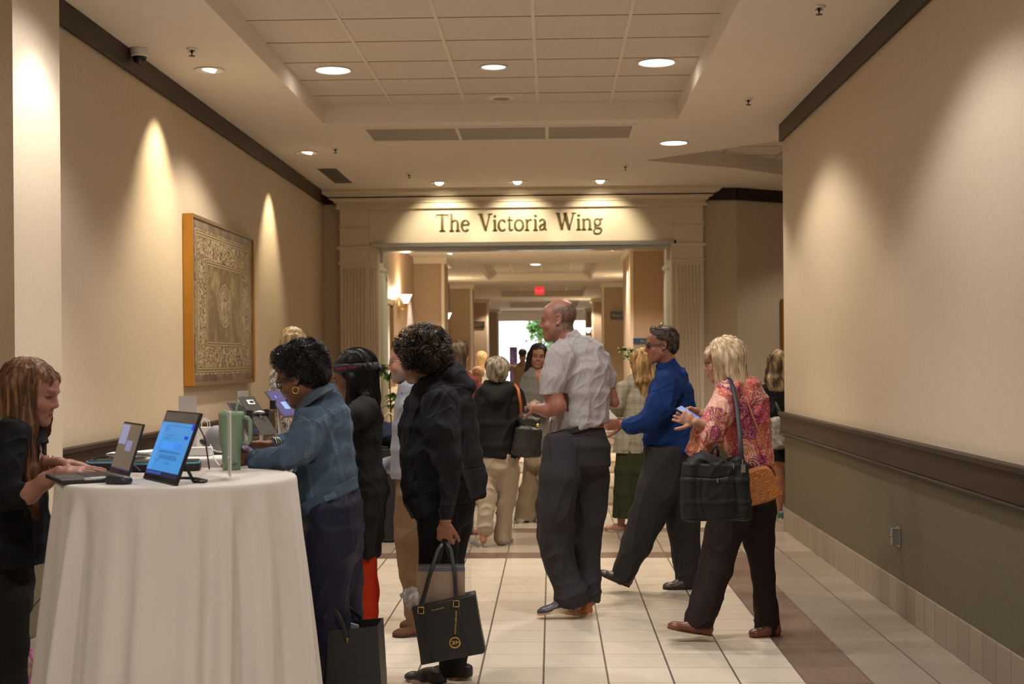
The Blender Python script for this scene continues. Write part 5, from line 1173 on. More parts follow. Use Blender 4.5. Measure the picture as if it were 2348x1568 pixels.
# ---- bearded man behind the curly-haired woman
def bearded_man():
    Y = 7.35; R = figure('person', 'grey-bearded man with glasses in a pale blue shirt and tan slacks, reaching left', foot_at(945, 1455, Y))
    H = Head(J(934, 828, Y), (-1, .05, -.04), (.02, 0, 1), 1.0)
    tor = sil([(872, 922, 972, .07), (890, 912, 995, .10), (930, 905, 1010, .13), (980, 899, 1015, .14), (1030, 896, 1015, .145), (1080, 898, 1012, .145), (1110, 904, 1010, .14)], Y)
    slL = limb([(950, 930, 74, Y + .16), (935, 1000, 60, Y + .20), (925, 1060, 46, Y + .20), (895, 1066, 40, Y + .14), (872, 1068, 32, Y + .08), (850, 1066, 28, Y + .02)])
    legs = sil([(1090, 908, 1005, .13), (1130, 908, 1000, .14)], Y) + limb([(950, 1140, 88, Y - .06), (942, 1230, 74, Y - .06), (946, 1320, 58, Y - .05), (952, 1400, 42, Y - .04), (958, 1432, 38, Y - .04)]) + limb([(985, 1140, 80, Y + .08), (990, 1260, 62, Y + .08), (1000, 1432, 42, Y + .08)])
    hl = hand(J(850, 1066, Y + .02), (-1, -.1, .0), (0, -.3, 1), 1, (.4, .5, .5, .6), .95)
    body(R, shrink(tor, .8) + shrink(slL, .6) + shrink(legs, .6), .006, (.52, .27, .20), H, H.ops(1.1, 1.1, 0, .004), neck(H, A(J(955, 885, Y)), .055, .06), [hl], dict(lip=(.45, .18, .15), browc=(.28, .24, .2), beard=(.30, .26, .23), cheek=(.62, .24, .18)))
    glasses(R, H, M_METAL, .0012)
    hv, hq = Field([ball(H.p(0, -.035, .030), (.080, .092, .076), H.x, .02, 'add', H.u), ball(H.p(0, .09, .02), (.09, .075, .10), H.x, .01, 'sub', H.u)], .005).mesh(1)
    hair_obj(R, hv, hq, streaks((.18, .16, .14), (.42, .39, .35), H), grow_strands(hv, hq, 300, 6, .006, lambda p: -H.u, .002, 5, None, .15), .0006)
    garment(R, 'shirt', tor + slL, .005, (.34, .345, .40), folds=[dict(amp=.010, freq=11, axis=(.2, 0, 1), stretch=4, seed=91)], cut=basic_cut(Y, [(952, 1096, 0, (0, 0, -1), .3), (856, 1066, .03, (-1, 0, 0), .06)]))
    garment(R, 'collar', [cone(J(930, 884, Y - .04), J(922, 903, Y - .085), (.020, .006, .01), (.008, .006, .006), (-.3, -.3, .5), .01)], .004, (.035, .045, .10), label='navy inside of the open collar')
    garment(R, 'trousers', legs, .006, (.20, .125, .070), folds=[dict(amp=.010, freq=10, axis=(.3, 0, 1), stretch=4, seed=93)], cut=basic_cut(Y, [(958, 1092, 0, (0, 0, 1), .3)]))
    h2 = J(972, 1455, Y); h2.z = 0; t2 = J(920, 1457, Y - .05); t2.z = 0; t2 = h2 + (t2 - h2).normalized() * .27; shoe(R, h2 + Vector((.1, 0, 0)), t2 + Vector((.09, 0, 0)), .052, .08, (.10, .045, .025), None, (.04, .025, .02), mat=M_CLOTH)
    h3 = h2 + Vector((.12, .16, 0)); shoe(R, h3, h3 + Vector((-.27, 0, 0)), .052, .08, (.10, .045, .025), None, (.04, .025, .02), mat=M_CLOTH)
bearded_man()
# ---- grey-haired woman walking away in the middle distance
def grey_woman():
    Y = 10.8; R = figure('person', 'short grey-haired woman walking away in a black hooded jacket and cream trousers', foot_at(1130, 1252, Y))
    H = Head(J(1140, 850, Y), (-.1, 1, 0), (0, 0, 1), .93)
    tor = sil([(880, 1114, 1168, .07), (893, 1096, 1188, .10), (920, 1089, 1200, .12), (970, 1090, 1198, .13), (1020, 1096, 1192, .135), (1055, 1104, 1190, .135)], Y)
    arms = limb([(1184, 905, 34, Y), (1196, 960, 30, Y - .02), (1193, 1020, 24, Y + .04)]) + limb([(1104, 905, 34, Y), (1094, 960, 30, Y + .02), (1098, 1010, 24, Y + .10)])
    legs = sil([(1035, 1106, 1190, .13), (1070, 1104, 1190, .13)], Y) + limb([(1126, 1080, 46, Y), (1116, 1140, 42, Y - .05), (1112, 1212, 36, Y - .08)]) + limb([(1168, 1080, 46, Y), (1160, 1150, 42, Y + .02), (1152, 1232, 36, Y + .05)])
    ankles = limb([(1112, 1205, 20, Y - .08), (1108, 1238, 17, Y - .10)]) + limb([(1152, 1225, 20, Y + .05), (1152, 1245, 18, Y + .05)])
    body(R, shrink(tor, .8) + shrink(arms, .7) + shrink(legs, .5) + ankles, .008, (.52, .28, .19), H, H.ops(.95, .9), neck(H, A(J(1141, 886, Y)), .045, .05), [hand(J(1193, 1022, Y + .04), (0, .2, -1), (1, 0, 0), -1)], {}, hv=.005)
    ho = [ball(H.p(0, -.03, .035), (.092, .105, .085), H.x, .03, 'add', H.u), ball(H.p(0, -.06, -.03), (.080, .055, .060), H.x, .03, 'add', H.u), ball(H.p(0, .1, -.03), (.09, .07, .09), H.x, .02, 'sub', H.u)]
    hv, hq = Field(ho, .006).mesh(1); hv = fold(hv, hq, .008, 30, (0, 0, 1), 4, 4)
    hair_obj(R, hv, hq, streaks((.13, .115, .09), (.45, .40, .32), H, 6, (50, 50, 16)), grow_strands(hv, hq, 500, 9, .008, lambda p: A((0, 0, -1)) + A(((p - H.c)[0] * 3, 0, 0)), .003, 5, None, .25), .0011)
    hood = [cone(J(1112, 893, Y - .06), J(1141, 915, Y - .10), .045, .05, None, .03), cone(J(1141, 915, Y - .10), J(1172, 893, Y - .06), .05, .045, None, .03), cone(J(1118, 884, Y), J(1165, 884, Y), .035, None, None, .03)]
    garment(R, 'hooded_jacket', tor + arms + hood, .006, (.016, .017, .017), folds=[dict(amp=.012, freq=8, axis=(.2, 0, 1), stretch=3, seed=101)], cut=basic_cut(Y, [(1148, 1048, 0, (0, 0, -1), .35)]))
    garment(R, 'scarf', [cone(J(1132, 877, Y - .03), J(1156, 877, Y - .03), .022, None, None, .01)], .006, (.55, .23, .10))
    garment(R, 'trousers', legs, .007, (.50, .42, .32), folds=[dict(amp=.010, freq=11, axis=(1, 0, .3), stretch=3, seed=103)], cut=basic_cut(Y, [(1148, 1040, 0, (0, 0, 1), .3)]))
    for p, q, Yq in (((1116, 1234), (1094, 1258), Y - .12), ((1150, 1249), (1150, 1254), Y + .02)):
        h2 = J(q[0] + 10, 1250, Yq); h2.z = 0; shoe(R, h2, h2 + Vector((-.07 if p[0] < 1130 else .02, .22, 0)), .042, .045, (.30, .27, .24), None, (.5, .46, .4), vox=.006, low=True)
grey_woman()
def grey_sweater():
    Y = 12.4; R = figure('person', 'smiling woman with long black hair in a grey v-neck sweater, behind the tall man', foot_at(1210, 1195, Y))
    H = Head(J(1234, 818, Y), (.03, -1, .0), (.08, 0, 1), .95)
    tor = sil([(850, 1212, 1252, .07), (864, 1200, 1262, .10), (900, 1190, 1266, .12), (950, 1193, 1262, .12), (1000, 1196, 1260, .12), (1040, 1196, 1262, .13)], Y)
    arms = limb([(1204, 872, 24, Y), (1192, 915, 22, Y - .04), (1205, 935, 18, Y - .14), (1230, 930, 15, Y - .18)]) + limb([(1258, 872, 24, Y), (1266, 915, 20, Y - .04), (1250, 940, 16, Y - .14)])
    legs = sil([(1030, 1198, 1260, .12), (1060, 1200, 1262, .13)], Y) + limb([(1216, 1070, 34, Y), (1212, 1120, 36, Y), (1204, 1160, 44, Y - .02), (1202, 1190, 50, Y - .02)]) + limb([(1246, 1070, 34, Y), (1248, 1185, 44, Y)])
    sk = (.38, .19, .115)
    body(R, shrink(tor, .8) + shrink(arms, .7) + shrink(legs, .5), .009, sk, H, H.ops(.92, .9), neck(H, A(J(1232, 860, Y)), .042, .050), [hand(J(1230, 930, Y - .18), (1, -.3, 0), (0, -.5, 1), 1, sc=.9)], dict(lip=(.45, .15, .12), browc=(.03, .02, .015)), hv=.004)
    ho = [ball(H.p(0, -.02, .045), (.084, .095, .084), H.x, .03, 'add', H.u), cone(H.p(-.07, -.02, .02), H.p(-.090, -.01, -.16), (.032, .05, .03), (.035, .03, .03), H.x, .02), cone(H.p(.07, -.02, .02), H.p(.088, -.01, -.19), (.032, .05, .03), (.030, .03, .03), H.x, .02), ball(H.p(0, .10, -.025), (.062, .085, .085), H.x, .01, 'sub', H.u)]
    hv, hq = Field(ho, .006).mesh(1); hv = fold(hv, hq, .005, 40, (0, 0, 1), 8, 4)
    hair_obj(R, hv, hq, streaks((.008, .006, .006), (.025, .02, .02), H), grow_strands(hv, hq, 500, 16, .01, lambda p: A((0, 0, -1)), .003, 5, None, .08), .001)
    def vneck(V, Q, C):
        px, py = proj(V); w_ = (np.abs(px - 1237) * 3.0 < (882 - py) * 1.0) & (normals(V, Q)[:, 1] < 0) & (py > 848); C = C.copy(); C[w_] = A(sk); return V, C
    garment(R, 'sweater', tor + arms, .007, (.20, .19, .175), folds=[dict(amp=.010, freq=9, axis=(0, 0, 1), stretch=3, seed=111)], paint=vneck, cut=basic_cut(Y, [(1228, 1034, 0, (0, 0, -1), .3), (1229, 930, -.18, (1, 0, 0), .06)]))
    garment(R, 'trousers', legs, .008, (.36, .29, .20), folds=[dict(amp=.016, freq=9, axis=(.2, 0, 1), stretch=3, seed=113)], cut=basic_cut(Y, [(1225, 1193, 0, (0, 0, -1), .3), (1228, 1040, 0, (0, 0, 1), .3)]))
    for dx in (-.06, .12):
        p = J(1208, 1195, Y); p.z = 0; p = p + Vector((dx, 0, 0)); shoe(R, p + Vector((0, .08, 0)), p + Vector((0, -.15, 0)), .04, .045, (.35, .32, .28), None, (.5, .5, .5), vox=.007, low=True)
grey_sweater()
def plaid_woman():
    Y = 11.65; R = figure('person', 'woman with long wavy honey hair in a grey checked jacket and dark green skirt', foot_at(1430, 1220, Y))
    H = Head(J(1466, 830, Y), (-.55, .85, 0), (0, 0, 1), .93)
    tor = sil([(866, 1440, 1492, .07), (882, 1424, 1504, .10), (915, 1414, 1510, .125), (960, 1416, 1508, .13), (1010, 1408, 1500, .135), (1045, 1404, 1498, .14)], Y)
    arms = limb([(1428, 890, 34, Y - .08), (1417, 930, 30, Y - .10), (1408, 955, 24, Y - .02), (1400, 945, 16, Y + .08)]) + limb([(1504, 892, 30, Y + .05), (1510, 950, 26, Y + .06), (1500, 990, 20, Y + .1)])
    skirt = sil([(1030, 1412, 1492, .13), (1080, 1408, 1492, .15), (1130, 1406, 1488, .16), (1190, 1402, 1478, .17)], Y)
    legs = limb([(1430, 1100, 26, Y), (1425, 1180, 20, Y), (1424, 1212, 15, Y)]) + limb([(1460, 1100, 26, Y + .08), (1458, 1212, 15, Y + .1)])
    body(R, shrink(tor, .8) + shrink(arms, .7) + legs, .009, (.55, .30, .21), H, H.ops(.92, .9), neck(H, A(J(1466, 868, Y)), .045, .05), [hand(J(1400, 945, Y + .08), (-.5, .8, .2), (-.5, 0, .8), 1, sc=.9)], {}, hv=.006)
    ho = [ball(H.p(0, -.03, .035), (.086, .098, .088), H.x, .03, 'add', H.u), cone(H.p(0, -.05, -.0), H.p(0, -.09, -.17), (.095, .07, .05), (.10, .05, .04), H.x, .03), cone(H.p(0, -.09, -.17), H.p(0, -.11, -.33), (.09, .045, .04), (.045, .03, .03), H.x, .03), ball(H.p(0, .1, -.03), (.08, .07, .1), H.x, .02, 'sub', H.u)]
    hv, hq = Field(ho, .006).mesh(1); hv = fold(hv, hq, .010, 28, (0, 0, 1), 5, 4)
    hair_obj(R, hv, hq, streaks((.20, .11, .04), (.62, .42, .19), H, 6, (35, 35, 8)), grow_strands(hv, hq, 800, 20, .012, lambda p: A((.25 * math.sin(p[2] * 45), 0, -1)), .003, 5, None, .10), .0011)
    def plaid(V):
        x, z = V[:, 0], V[:, 2]; l = ((np.mod(x / .05, 1) < .16) | (np.mod(z / .05, 1) < .16)) * 1.0; C = T1(V, (.34, .32, .26)); return C * (1 - .35 * l[:, None]) + A((.10, .10, .09)) * .35 * l[:, None]
    garment(R, 'checked_jacket', tor + arms, .006, plaid, folds=[dict(amp=.009, freq=10, axis=(.1, 0, 1), stretch=4, seed=121)], cut=basic_cut(Y, [(1455, 1038, 0, (0, 0, -1), .35), (1402, 947, .07, (-.6, .6, 0), .05)]))
    garment(R, 'skirt', skirt, .007, (.035, .042, .018), folds=[dict(amp=.012, freq=10, axis=(0, 0, 1), stretch=10, seed=122)], cut=basic_cut(Y, [(1440, 1186, 0, (0, 0, -1), .3)]))
    for dx in (0, .16):
        p = J(1424, 1220, Y + dx * .5); p.z = 0; p = p + Vector((dx * .8, 0, 0)); shoe(R, p + Vector((.03, -.04, 0)), p + Vector((-.13, .14, 0)), .038, .04, (.50, .28, .20), None, (.5, .45, .4), vox=.007, low=True, name='sandal', mat=M_SKIN)
plaid_woman()
def sunglasses_woman():
    Y = 11.4; R = figure('person', 'woman with long brown hair and pushed-up sunglasses, half hidden behind the curly woman', foot_at(1065, 1230, Y))
    H = Head(J(1053, 812, Y), (.45, .85, 0), (0, 0, 1), .95)
    tor = sil([(855, 1030, 1080, .07), (872, 1016, 1094, .11), (910, 1010, 1100, .13), (980, 1012, 1098, .13), (1050, 1016, 1096, .14)], Y)
    legs = sil([(1040, 1018, 1094, .13), (1080, 1016, 1094, .13)], Y) + limb([(1040, 1090, 42, Y), (1046, 1222, 34, Y)]) + limb([(1072, 1090, 42, Y + .1), (1068, 1218, 34, Y + .1)])
    body(R, shrink(tor, .8) + shrink(legs, .6), .01, (.52, .28, .2), H, H.ops(.95, .9), neck(H, A(J(1053, 860, Y)), .045, .05), [], dict(lip=(.45, .16, .14)), hv=.006)
    ho = [ball(H.p(0, -.03, .035), (.086, .098, .086), H.x, .03, 'add', H.u), cone(H.p(0, -.05, -.0), H.p(0, -.085, -.20), (.09, .065, .05), (.09, .04, .04), H.x, .03), ball(H.p(0, .1, -.03), (.08, .07, .1), H.x, .02, 'sub', H.u)]
    hv, hq = Field(ho, .006).mesh(1); hv = fold(hv, hq, .006, 30, (0, 0, 1), 8, 4)
    hair_obj(R, hv, hq, streaks((.035, .022, .016), (.16, .105, .065), H, 6, (40, 40, 5)), grow_strands(hv, hq, 400, 18, .012, lambda p: A((0, 0, -1)), .003, 5, None, .08), .001)
    b = MB()
    for sx in (-1, 1):
        b.tube([H.p(sx * .02, .055, .125), H.p(sx * .055, .045, .108), H.p(sx * .088, .0, .06), H.p(sx * .088, -.03, .03)], .003, 6); b.lathe([(0, 0), (.024, .001), (.024, .003), (0, .004)], Matrix.Translation(H.p(sx * .032, .058, .112)), 14)
    b.build('sunglasses', M_BLACK, R, smooth=True)
    garment(R, 'blouse', tor, .008, (.22, .045, .045), folds=[dict(amp=.01, freq=9, stretch=3)])
    garment(R, 'jeans', legs, .009, (.04, .06, .10), folds=[dict(amp=.008, freq=9, stretch=3)])
    for dx in (0, .12):
        p = J(1066, 1230, Y); p.z = 0; p = p + Vector((dx - .06, dx * .6, 0)); shoe(R, p, p + Vector((.13, .15, 0)), .04, .045, (.35, .18, .12), None, (.15, .08, .06), vox=.007, low=True, name='sandal')
sunglasses_woman()
def backpack_woman():
    Y = 12.6; R = figure('person', 'woman with streaked blonde hair in a short black dress, half behind the right wall corner', foot_at(1795, 1187, Y))
    H = Head(J(1786, 832, Y), (.35, .93, 0), (0, 0, 1), .95)
    tor = sil([(872, 1765, 1815, .07), (888, 1752, 1826, .10), (930, 1756, 1828, .12), (980, 1764, 1822, .11), (1020, 1762, 1826, .13), (1062, 1764, 1832, .14)], Y)
    arms = limb([(1757, 895, 26, Y), (1756, 950, 22, Y + .03), (1768, 985, 18, Y + .14)]) + limb([(1822, 895, 26, Y), (1828, 985, 18, Y + .05)])
    legs = limb([(1784, 1060, 32, Y - .03), (1786, 1100, 25, Y - .04), (1790, 1120, 24, Y - .04), (1786, 1172, 15, Y - .05)]) + limb([(1806, 1060, 32, Y + .06), (1802, 1110, 24, Y + .1), (1806, 1165, 14, Y + .12)])
    body(R, shrink(tor, .8) + arms + legs, .008, (.50, .25, .16), H, H.ops(.95, .9), neck(H, A(J(1788, 872, Y)), .045, .05), [hand(J(1768, 986, Y + .14), (.5, .8, -.2), (0, 0, 1), 1)], {}, hv=.006)
    ho = [ball(H.p(0, -.03, .035), (.088, .1, .088), H.x, .03, 'add', H.u), cone(H.p(0, -.05, -.0), H.p(0, -.09, -.15), (.095, .07, .05), (.11, .05, .04), H.x, .03), cone(H.p(0, -.09, -.15), H.p(.0, -.10, -.25), (.11, .045, .04), (.09, .03, .03), H.x, .03), ball(H.p(0, .1, -.03), (.08, .07, .1), H.x, .02, 'sub', H.u)]
    hv, hq = Field(ho, .006).mesh(1); hv = fold(hv, hq, .010, 26, (0, 0, 1), 4, 4)
    hair_obj(R, hv, hq, streaks((.07, .045, .025), (.60, .46, .27), H, 6, (30, 30, 8)), grow_strands(hv, hq, 500, 18, .012, lambda p: A((.3 * math.sin(p[2] * 40), 0, -1)), .003, 5, None, .1), .0011)
    garment(R, 'dress', tor + limb([(1757, 895, 32, Y), (1755, 925, 30, Y + .01)]) + limb([(1822, 895, 32, Y), (1825, 930, 30, Y)]), .007, (.014, .014, .016), folds=[dict(amp=.009, freq=9, stretch=4)], cut=basic_cut(Y, [(1795, 1056, 0, (0, 0, -1), .3)]))
    for p, dy in ((1776, -.05), (1800, .12)):
        h2 = J(p + 12, 1180, Y + dy); h2.z = 0; shoe(R, h2 + Vector((0, -.05, 0)), h2 + Vector((.06, .18, 0)), .042, .06, (.40, .42, .40), (.10, .18, .18), (.6, .58, .55), vox=.006, name='sneaker')
backpack_woman()
def bangs_woman():
    Y = 9.0; R = figure('person', 'blonde woman with a straight fringe and glasses, standing beyond the second table', foot_at(665, 1345, Y))
    H = Head(J(671, 792, Y), (.12, -1, -.12), (0, 0, 1), .95)
    tor = sil([(840, 642, 700, .07), (856, 628, 714, .10), (900, 626, 716, .125), (980, 632, 712, .13), (1060, 630, 714, .14)], Y)
    arms = limb([(634, 866, 32, Y), (630, 905, 26, Y - .1), (640, 938, 22, Y - .24), (655, 945, 18, Y - .32)]) + limb([(706, 866, 32, Y), (712, 920, 26, Y), (700, 950, 20, Y - .2)])
    legs = limb([(650, 1060, 46, Y), (652, 1330, 34, Y)]) + limb([(692, 1060, 46, Y), (690, 1330, 34, Y)])
    body(R, shrink(tor, .8) + shrink(arms, .75) + shrink(legs, .6), .008, (.55, .30, .21), H, H.ops(.95, .9), neck(H, A(J(671, 848, Y)), .045, .05), [hand(J(655, 945, Y - .32), (.6, -.8, -.1), (0, -.2, 1), 1)], dict(lip=(.5, .18, .16), lids='down'), hv=.0045)
    glasses(R, H, plain('tortoise_frame', (.12, .05, .02), .3), .0016)
    ho = [ball(H.p(0, -.02, .045), (.088, .095, .082), H.x, .03, 'add', H.u), cone(H.p(-.074, -.0, .03), H.p(-.082, -.01, -.14), (.026, .05, .03), (.022, .04, .03), H.x, .02), cone(H.p(.074, -.0, .03), H.p(.082, -.01, -.14), (.026, .05, .03), (.022, .04, .03), H.x, .02), cone(H.p(-.045, .070, .055), H.p(.045, .070, .055), (.028, .020, .02), None, (0, 0, 1), .02), ball(H.p(0, .10, -.055), (.062, .07, .078), H.x, .008, 'sub', H.u)]
    hv, hq = Field(ho, .0055).mesh(1); hv = fold(hv, hq, .004, 45, (0, 0, 1), 8, 4)
    hair_obj(R, hv, hq, streaks((.35, .24, .12), (.76, .60, .38), H), grow_strands(hv, hq, 500, 12, .01, lambda p: A((0, 0, -1)), .002, 5, None, .08), .0009)
    garment(R, 'blouse', tor + arms, .007, (.1, .1, .1), M_FLOR, folds=[dict(amp=.008, freq=9, stretch=3)], cut=basic_cut(Y, [(650, 944, -.3, (.6, -.8, 0), .05)]))
    garment(R, 'trousers', legs, .01, (.03, .03, .035), grow=.01)
    for dx in (-.06, .06):
        p = J(670, 1340, Y); p.z = 0; p = p + Vector((dx, 0, 0)); shoe(R, p + Vector((0, .08, 0)), p + Vector((0, -.15, 0)), .042, .06, (.02, .02, .02), vox=.008)
bangs_woman()
# ---- small figures far down the hall
def far_person(label, px, top, Y, shirt, pants, haircol, face=(0, 1, 0), arms=None, sc=1.0, skin=(.45, .24, .16), long_=False):
    R = figure('person', label, foot_at(px, 900, Y)); u = F / Y
    def q(x, z, dy=0): 
        p = J(px, top, Y + dy); return A((p.x + x, p.y, p.z - z))
    zt = J(px, top, Y).z; k = zt / 1.70
    H = Head(q(0, .12 * k), face, (0, 0, 1), k)
    tor = [cone(q(0, .28 * k), q(0, .36 * k), (.08, .06, .04), (.19 * k, .10, .05), (1, 0, 0), .03), cone(q(0, .36 * k), q(0, .62 * k), (.19 * k, .11, .05), (.16 * k, .11, .05), (1, 0, 0), .03), cone(q(0, .62 * k), q(0, .84 * k), (.16 * k, .11, .05), (.17 * k, .12, .05), (1, 0, 0), .03)]
    if arms is None: arms = [((-.20, .36), (-.24, .62), (-.20, .84)), ((.20, .36), (.24, .62), (.20, .84))]
    ar = []; hs = []
    for a in arms:
        P = [q(x, z * k) for x, z in a]; ar += [cone(P[0], P[1], .05, .04), cone(P[1], P[2], .038, .028)]; hs.append(hand(P[2], P[2] - P[1], (0, -1, .3), 1))
    legs = [cone(q(s_ * .09, .86 * k), q(s_ * .10, 1.25 * k), .095, .07) for s_ in (-1, 1)] + [cone(q(s_ * .10, 1.25 * k), q(s_ * .10, 1.62 * k), .068, .06) for s_ in (-1, 1)]
    body(R, shrink(tor, .8) + shrink(ar, .8) + shrink(legs, .6), .014, skin, H, H.ops(ears=False), neck(H, q(0, .31 * k), .05, .055), hs, {}, hv=.009)
    ho = [ball(H.p(0, -.03, .04), (.084, .096, .084), H.x, .03, 'add', H.u), ball(H.p(0, .1, -.03), (.08, .07, .1), H.x, .02, 'sub', H.u)]
    if long_: ho.insert(1, cone(H.p(0, -.05, 0), H.p(0, -.08, -.2), (.09, .06, .05), (.08, .04, .04), H.x, .03))
    hv, hq = Field(ho, .009).mesh(1); raw_mesh('hair', hv, hq, M_HAIR, R, tint=streaks(haircol, tuple(c * 1.8 for c in haircol), H)(hv))
    garment(R, 'shirt', tor + ar, .012, shirt, folds=[dict(amp=.01, freq=9, stretch=3)])
    garment(R, 'trousers', legs, .012, pants, folds=[dict(amp=.01, freq=9, stretch=3)])
    for s_ in (-1, 1):
        p = q(s_ * .10, 1.6 * k); p[2] = 0; f = unit(A(face) * A((1, 1, 0))); shoe(R, p - f * .08, p + f * .17, .045, .07, (.05, .04, .04), vox=.012)
far_person('far-off person in a tan shirt with both arms held out, beside the purple banner', 1198, 799, 26, (.36, .28, .21), (.05, .05, .06), (.02, .015, .012), (.0, 1, 0), [((-.20, .36), (-.42, .46), (-.60, .28)), ((.20, .36), (.34, .52), (.42, .66))])
far_person('far-off blonde person in a white shirt by the left corridor columns', 1107, 805, 21, (.70, .66, .64), (.10, .12, .18), (.45, .32, .18), (.6, .6, 0), None, long_=True)
far_person('far-off person in a dusty red shirt, between the columns and the grey-haired woman', 1095, 842, 17.5, (.30, .10, .09), (.06, .06, .08), (.40, .25, .15), (-.3, -1, 0), None)
# ------------------------------------------------------------------ tables and what stands on them
def K(px, py, z):
    d = FWD + RC * ((px - 1174.0) / F) + UC * ((784.0 + HY - py) / F)
    return CAM + d * ((z - CAM.z) / d.z)
def cloth_mat(name, col):
    mt, nt, b = new_mat(name, .8, col, spec=.15, sheen=.2); v, (x, y, z) = coords(nt)
    n = noise(nt, v, 4, 2); nt.links.new(ramp(nt, n, [(.3, tuple(c * .96 for c in col)), (.7, col)]), b.inputs['Base Color'])
    bump(nt, b, (x * 1800).sin() * (z * 1800).sin() + noise(nt, mapped(nt, v, (1, 1, .2)), 90, 2) * .8, .15, .0008); return mt
M_LINEN = cloth_mat('white_linen', (.70, .645, .59)); M_BLACKCLOTH = plain('black_cloth', (.012, .012, .014), .9)
TT = 1.09
def round_table(cx, cy, R_, seed, label, clabel):
    t = thing('cocktail_table', label, 'table', (cx, cy, 0), 'tall round tables under white cloths')
    M = Matrix.Translation((cx, cy, 0))
    MB().lathe([(0, TT - .035), (R_ - .012, TT - .035), (R_ - .008, TT - .02), (R_ - .012, TT - .008), (0, TT - .008)], M, 48).build('tabletop', plain('table_wood', (.2, .12, .07), .5), t)
    MB().lathe([(.035, .03), (.035, TT - .03)], M, 16).build('post', M_BLACK, t, smooth=True)
    MB().lathe([(0, 0), (.28, 0), (.28, .01), (.06, .03), (.035, .06), (0, .06)], M, 32).build('foot', M_BLACK, t)
    rng = random.Random(seed); n = 480; m_ = 56; vs = []; fs = []
    ph = [rng.uniform(0, 6.28) for _ in range(8)]
    def rip(a):
        u = a + .06 * math.sin(3 * a + ph[0]) + .035 * math.sin(5 * a + ph[1]) + .02 * math.sin(11 * a + ph[5])
        w_ = math.cos(19 * u + ph[2]) ; w2 = math.cos(31 * a + ph[3]) * .4 * (.5 + .5 * math.sin(2 * a + ph[6]))
        amp = .55 + .45 * math.sin(4 * a + ph[4]) * .7 + .15 * math.sin(9 * a + ph[7])
        return (abs(w_) ** .8 * (1 if w_ > 0 else -1) * .8 + w2) * amp
    prof = [(.0, 0, 0), (.3, 0, 0), (.7, 0, 0), (.97, 0, 0), (.992, 0, .002), (1.003, .0, .008), (1.008, 0, .018)]
    for k in range(1, m_): prof.append((None, k / (m_ - 1), 0))
    for i, (f, s_, dz) in enumerate(prof):
        for k in range(n):
            a = 2 * math.pi * k / n
            if f is not None: r = R_ * f; z = TT - dz
            else:
                z = (TT - .018) * (1 - s_) + .004 * s_; g = s_ ** .55; wob = math.sin(a * 3 + s_ * 3) * .004
                r = R_ * 1.004 + .075 * s_ + .012 * g + rip(a + .03 * math.sin(s_ * 4 + ph[1])) * .054 * min(1, g * 1.15) * min(1, s_ * 12) + wob * s_
            vs.append((cx + r * math.cos(a), cy + r * math.sin(a), z))
    for i in range(1, len(prof) - 1):
        for k in range(n): fs.append((i * n + k, i * n + (k + 1) % n, (i + 1) * n + (k + 1) % n, (i + 1) * n + k))
    c0 = len(vs); vs.append((cx, cy, TT)); fs += [(n + k, n + (k + 1) % n, c0) for k in range(n)]
    b = MB(); b.add(vs, fs); o = b.build('tablecloth', M_LINEN, smooth=True)
    tag(o, clabel, 'tablecloth', 'white cloths on the round tables'); return t
round_table(-1.295, 4.64, .404, 5, 'tall round table nearest, under the cloth with the laptop', 'floor-length white tablecloth on the nearest round table')
round_table(J(500, 1040, 5.95).x, 5.95, .40, 9, 'tall round table behind the green tumbler, under its cloth', 'white tablecloth under the tablets, behind the nearest round table')
TZ1 = TT + .001
# laptop
def frame(o_, ex, ez):
    ex = Vector(ex).normalized(); ez = Vector(ez); ez = (ez - ex * ez.dot(ex)).normalized(); ey = ez.cross(ex); m_ = Matrix.Identity(4)
    for i in range(3): m_[i][0] = ex[i]; m_[i][1] = ey[i]; m_[i][2] = ez[i]; m_[i][3] = Vector(o_)[i]
    return m_
def screen_mat(name, base, marks, strength=1.2):
    """marks: rectangles (u0, v0, u1, v1, colour) on the picture of the screen"""
    mt, nt, b = new_mat(name, .3, (.01, .01, .012), spec=.25); v, (x, y, z) = coords(nt, 'UV')
    col = base
    for u0, v0, u1, v1, c, kind in marks:
        msk = x.gt(u0) * x.lt(u1) * y.gt(v0) * y.lt(v1)
        if kind == 't':
            n = noise(nt, mapped(nt, v, (60, 24, 1)), 3, 1); msk = msk * n.gt(.52)
        col = mix(nt, msk, col, c)
    if isinstance(col, tuple): b.inputs['Emission Color'].default_value = (*col, 1)
    else: nt.links.new(col, b.inputs['Emission Color'])
    b.inputs['Emission Strength'].default_value = strength * .5; return mt
def screen_quad(name, M, x0, x1, z0, z1, y, mat, parent):
    b = MB(); b.quad(M @ Vector((x0, y, z0)), M @ Vector((x1, y, z0)), M @ Vector((x1, y, z1)), M @ Vector((x0, y, z1)))
    o = b.build(name, mat, parent); uv = o.data.uv_layers.new(name='UVMap'); P = {0: (0, 0), 1: (1, 0), 2: (1, 1), 3: (0, 1)}
    for lp in o.data.loops: uv.data[lp.index].uv = P[lp.vertex_index]
    return o
HA, HB = K(250, 1082, TZ1 + .012), K(293, 1095, TZ1 + .012)
ex = (HB - HA); L_ = ex.length; ex.normalize(); away = Vector((ex.y, -ex.x, 0)); 
if away.x > 0: away = -away
t = thing('laptop', 'open black laptop on the round table under the woman\'s hands', 'laptop', ((HA + HB) / 2 - Vector((0, 0, .012))))
Mb = frame(HA - Vector((0, 0, .012)), ex, (0, 0, 1))
ysign = 1 if (Mb.to_3x3() @ Vector((0, 1, 0))).dot(away) > 0 else -1
def bx(x0, y0, z0, x1, y1, z1): return (x0, min(y0 * ysign, y1 * ysign), z0), (x1, max(y0 * ysign, y1 * ysign), z1)
DP = .215
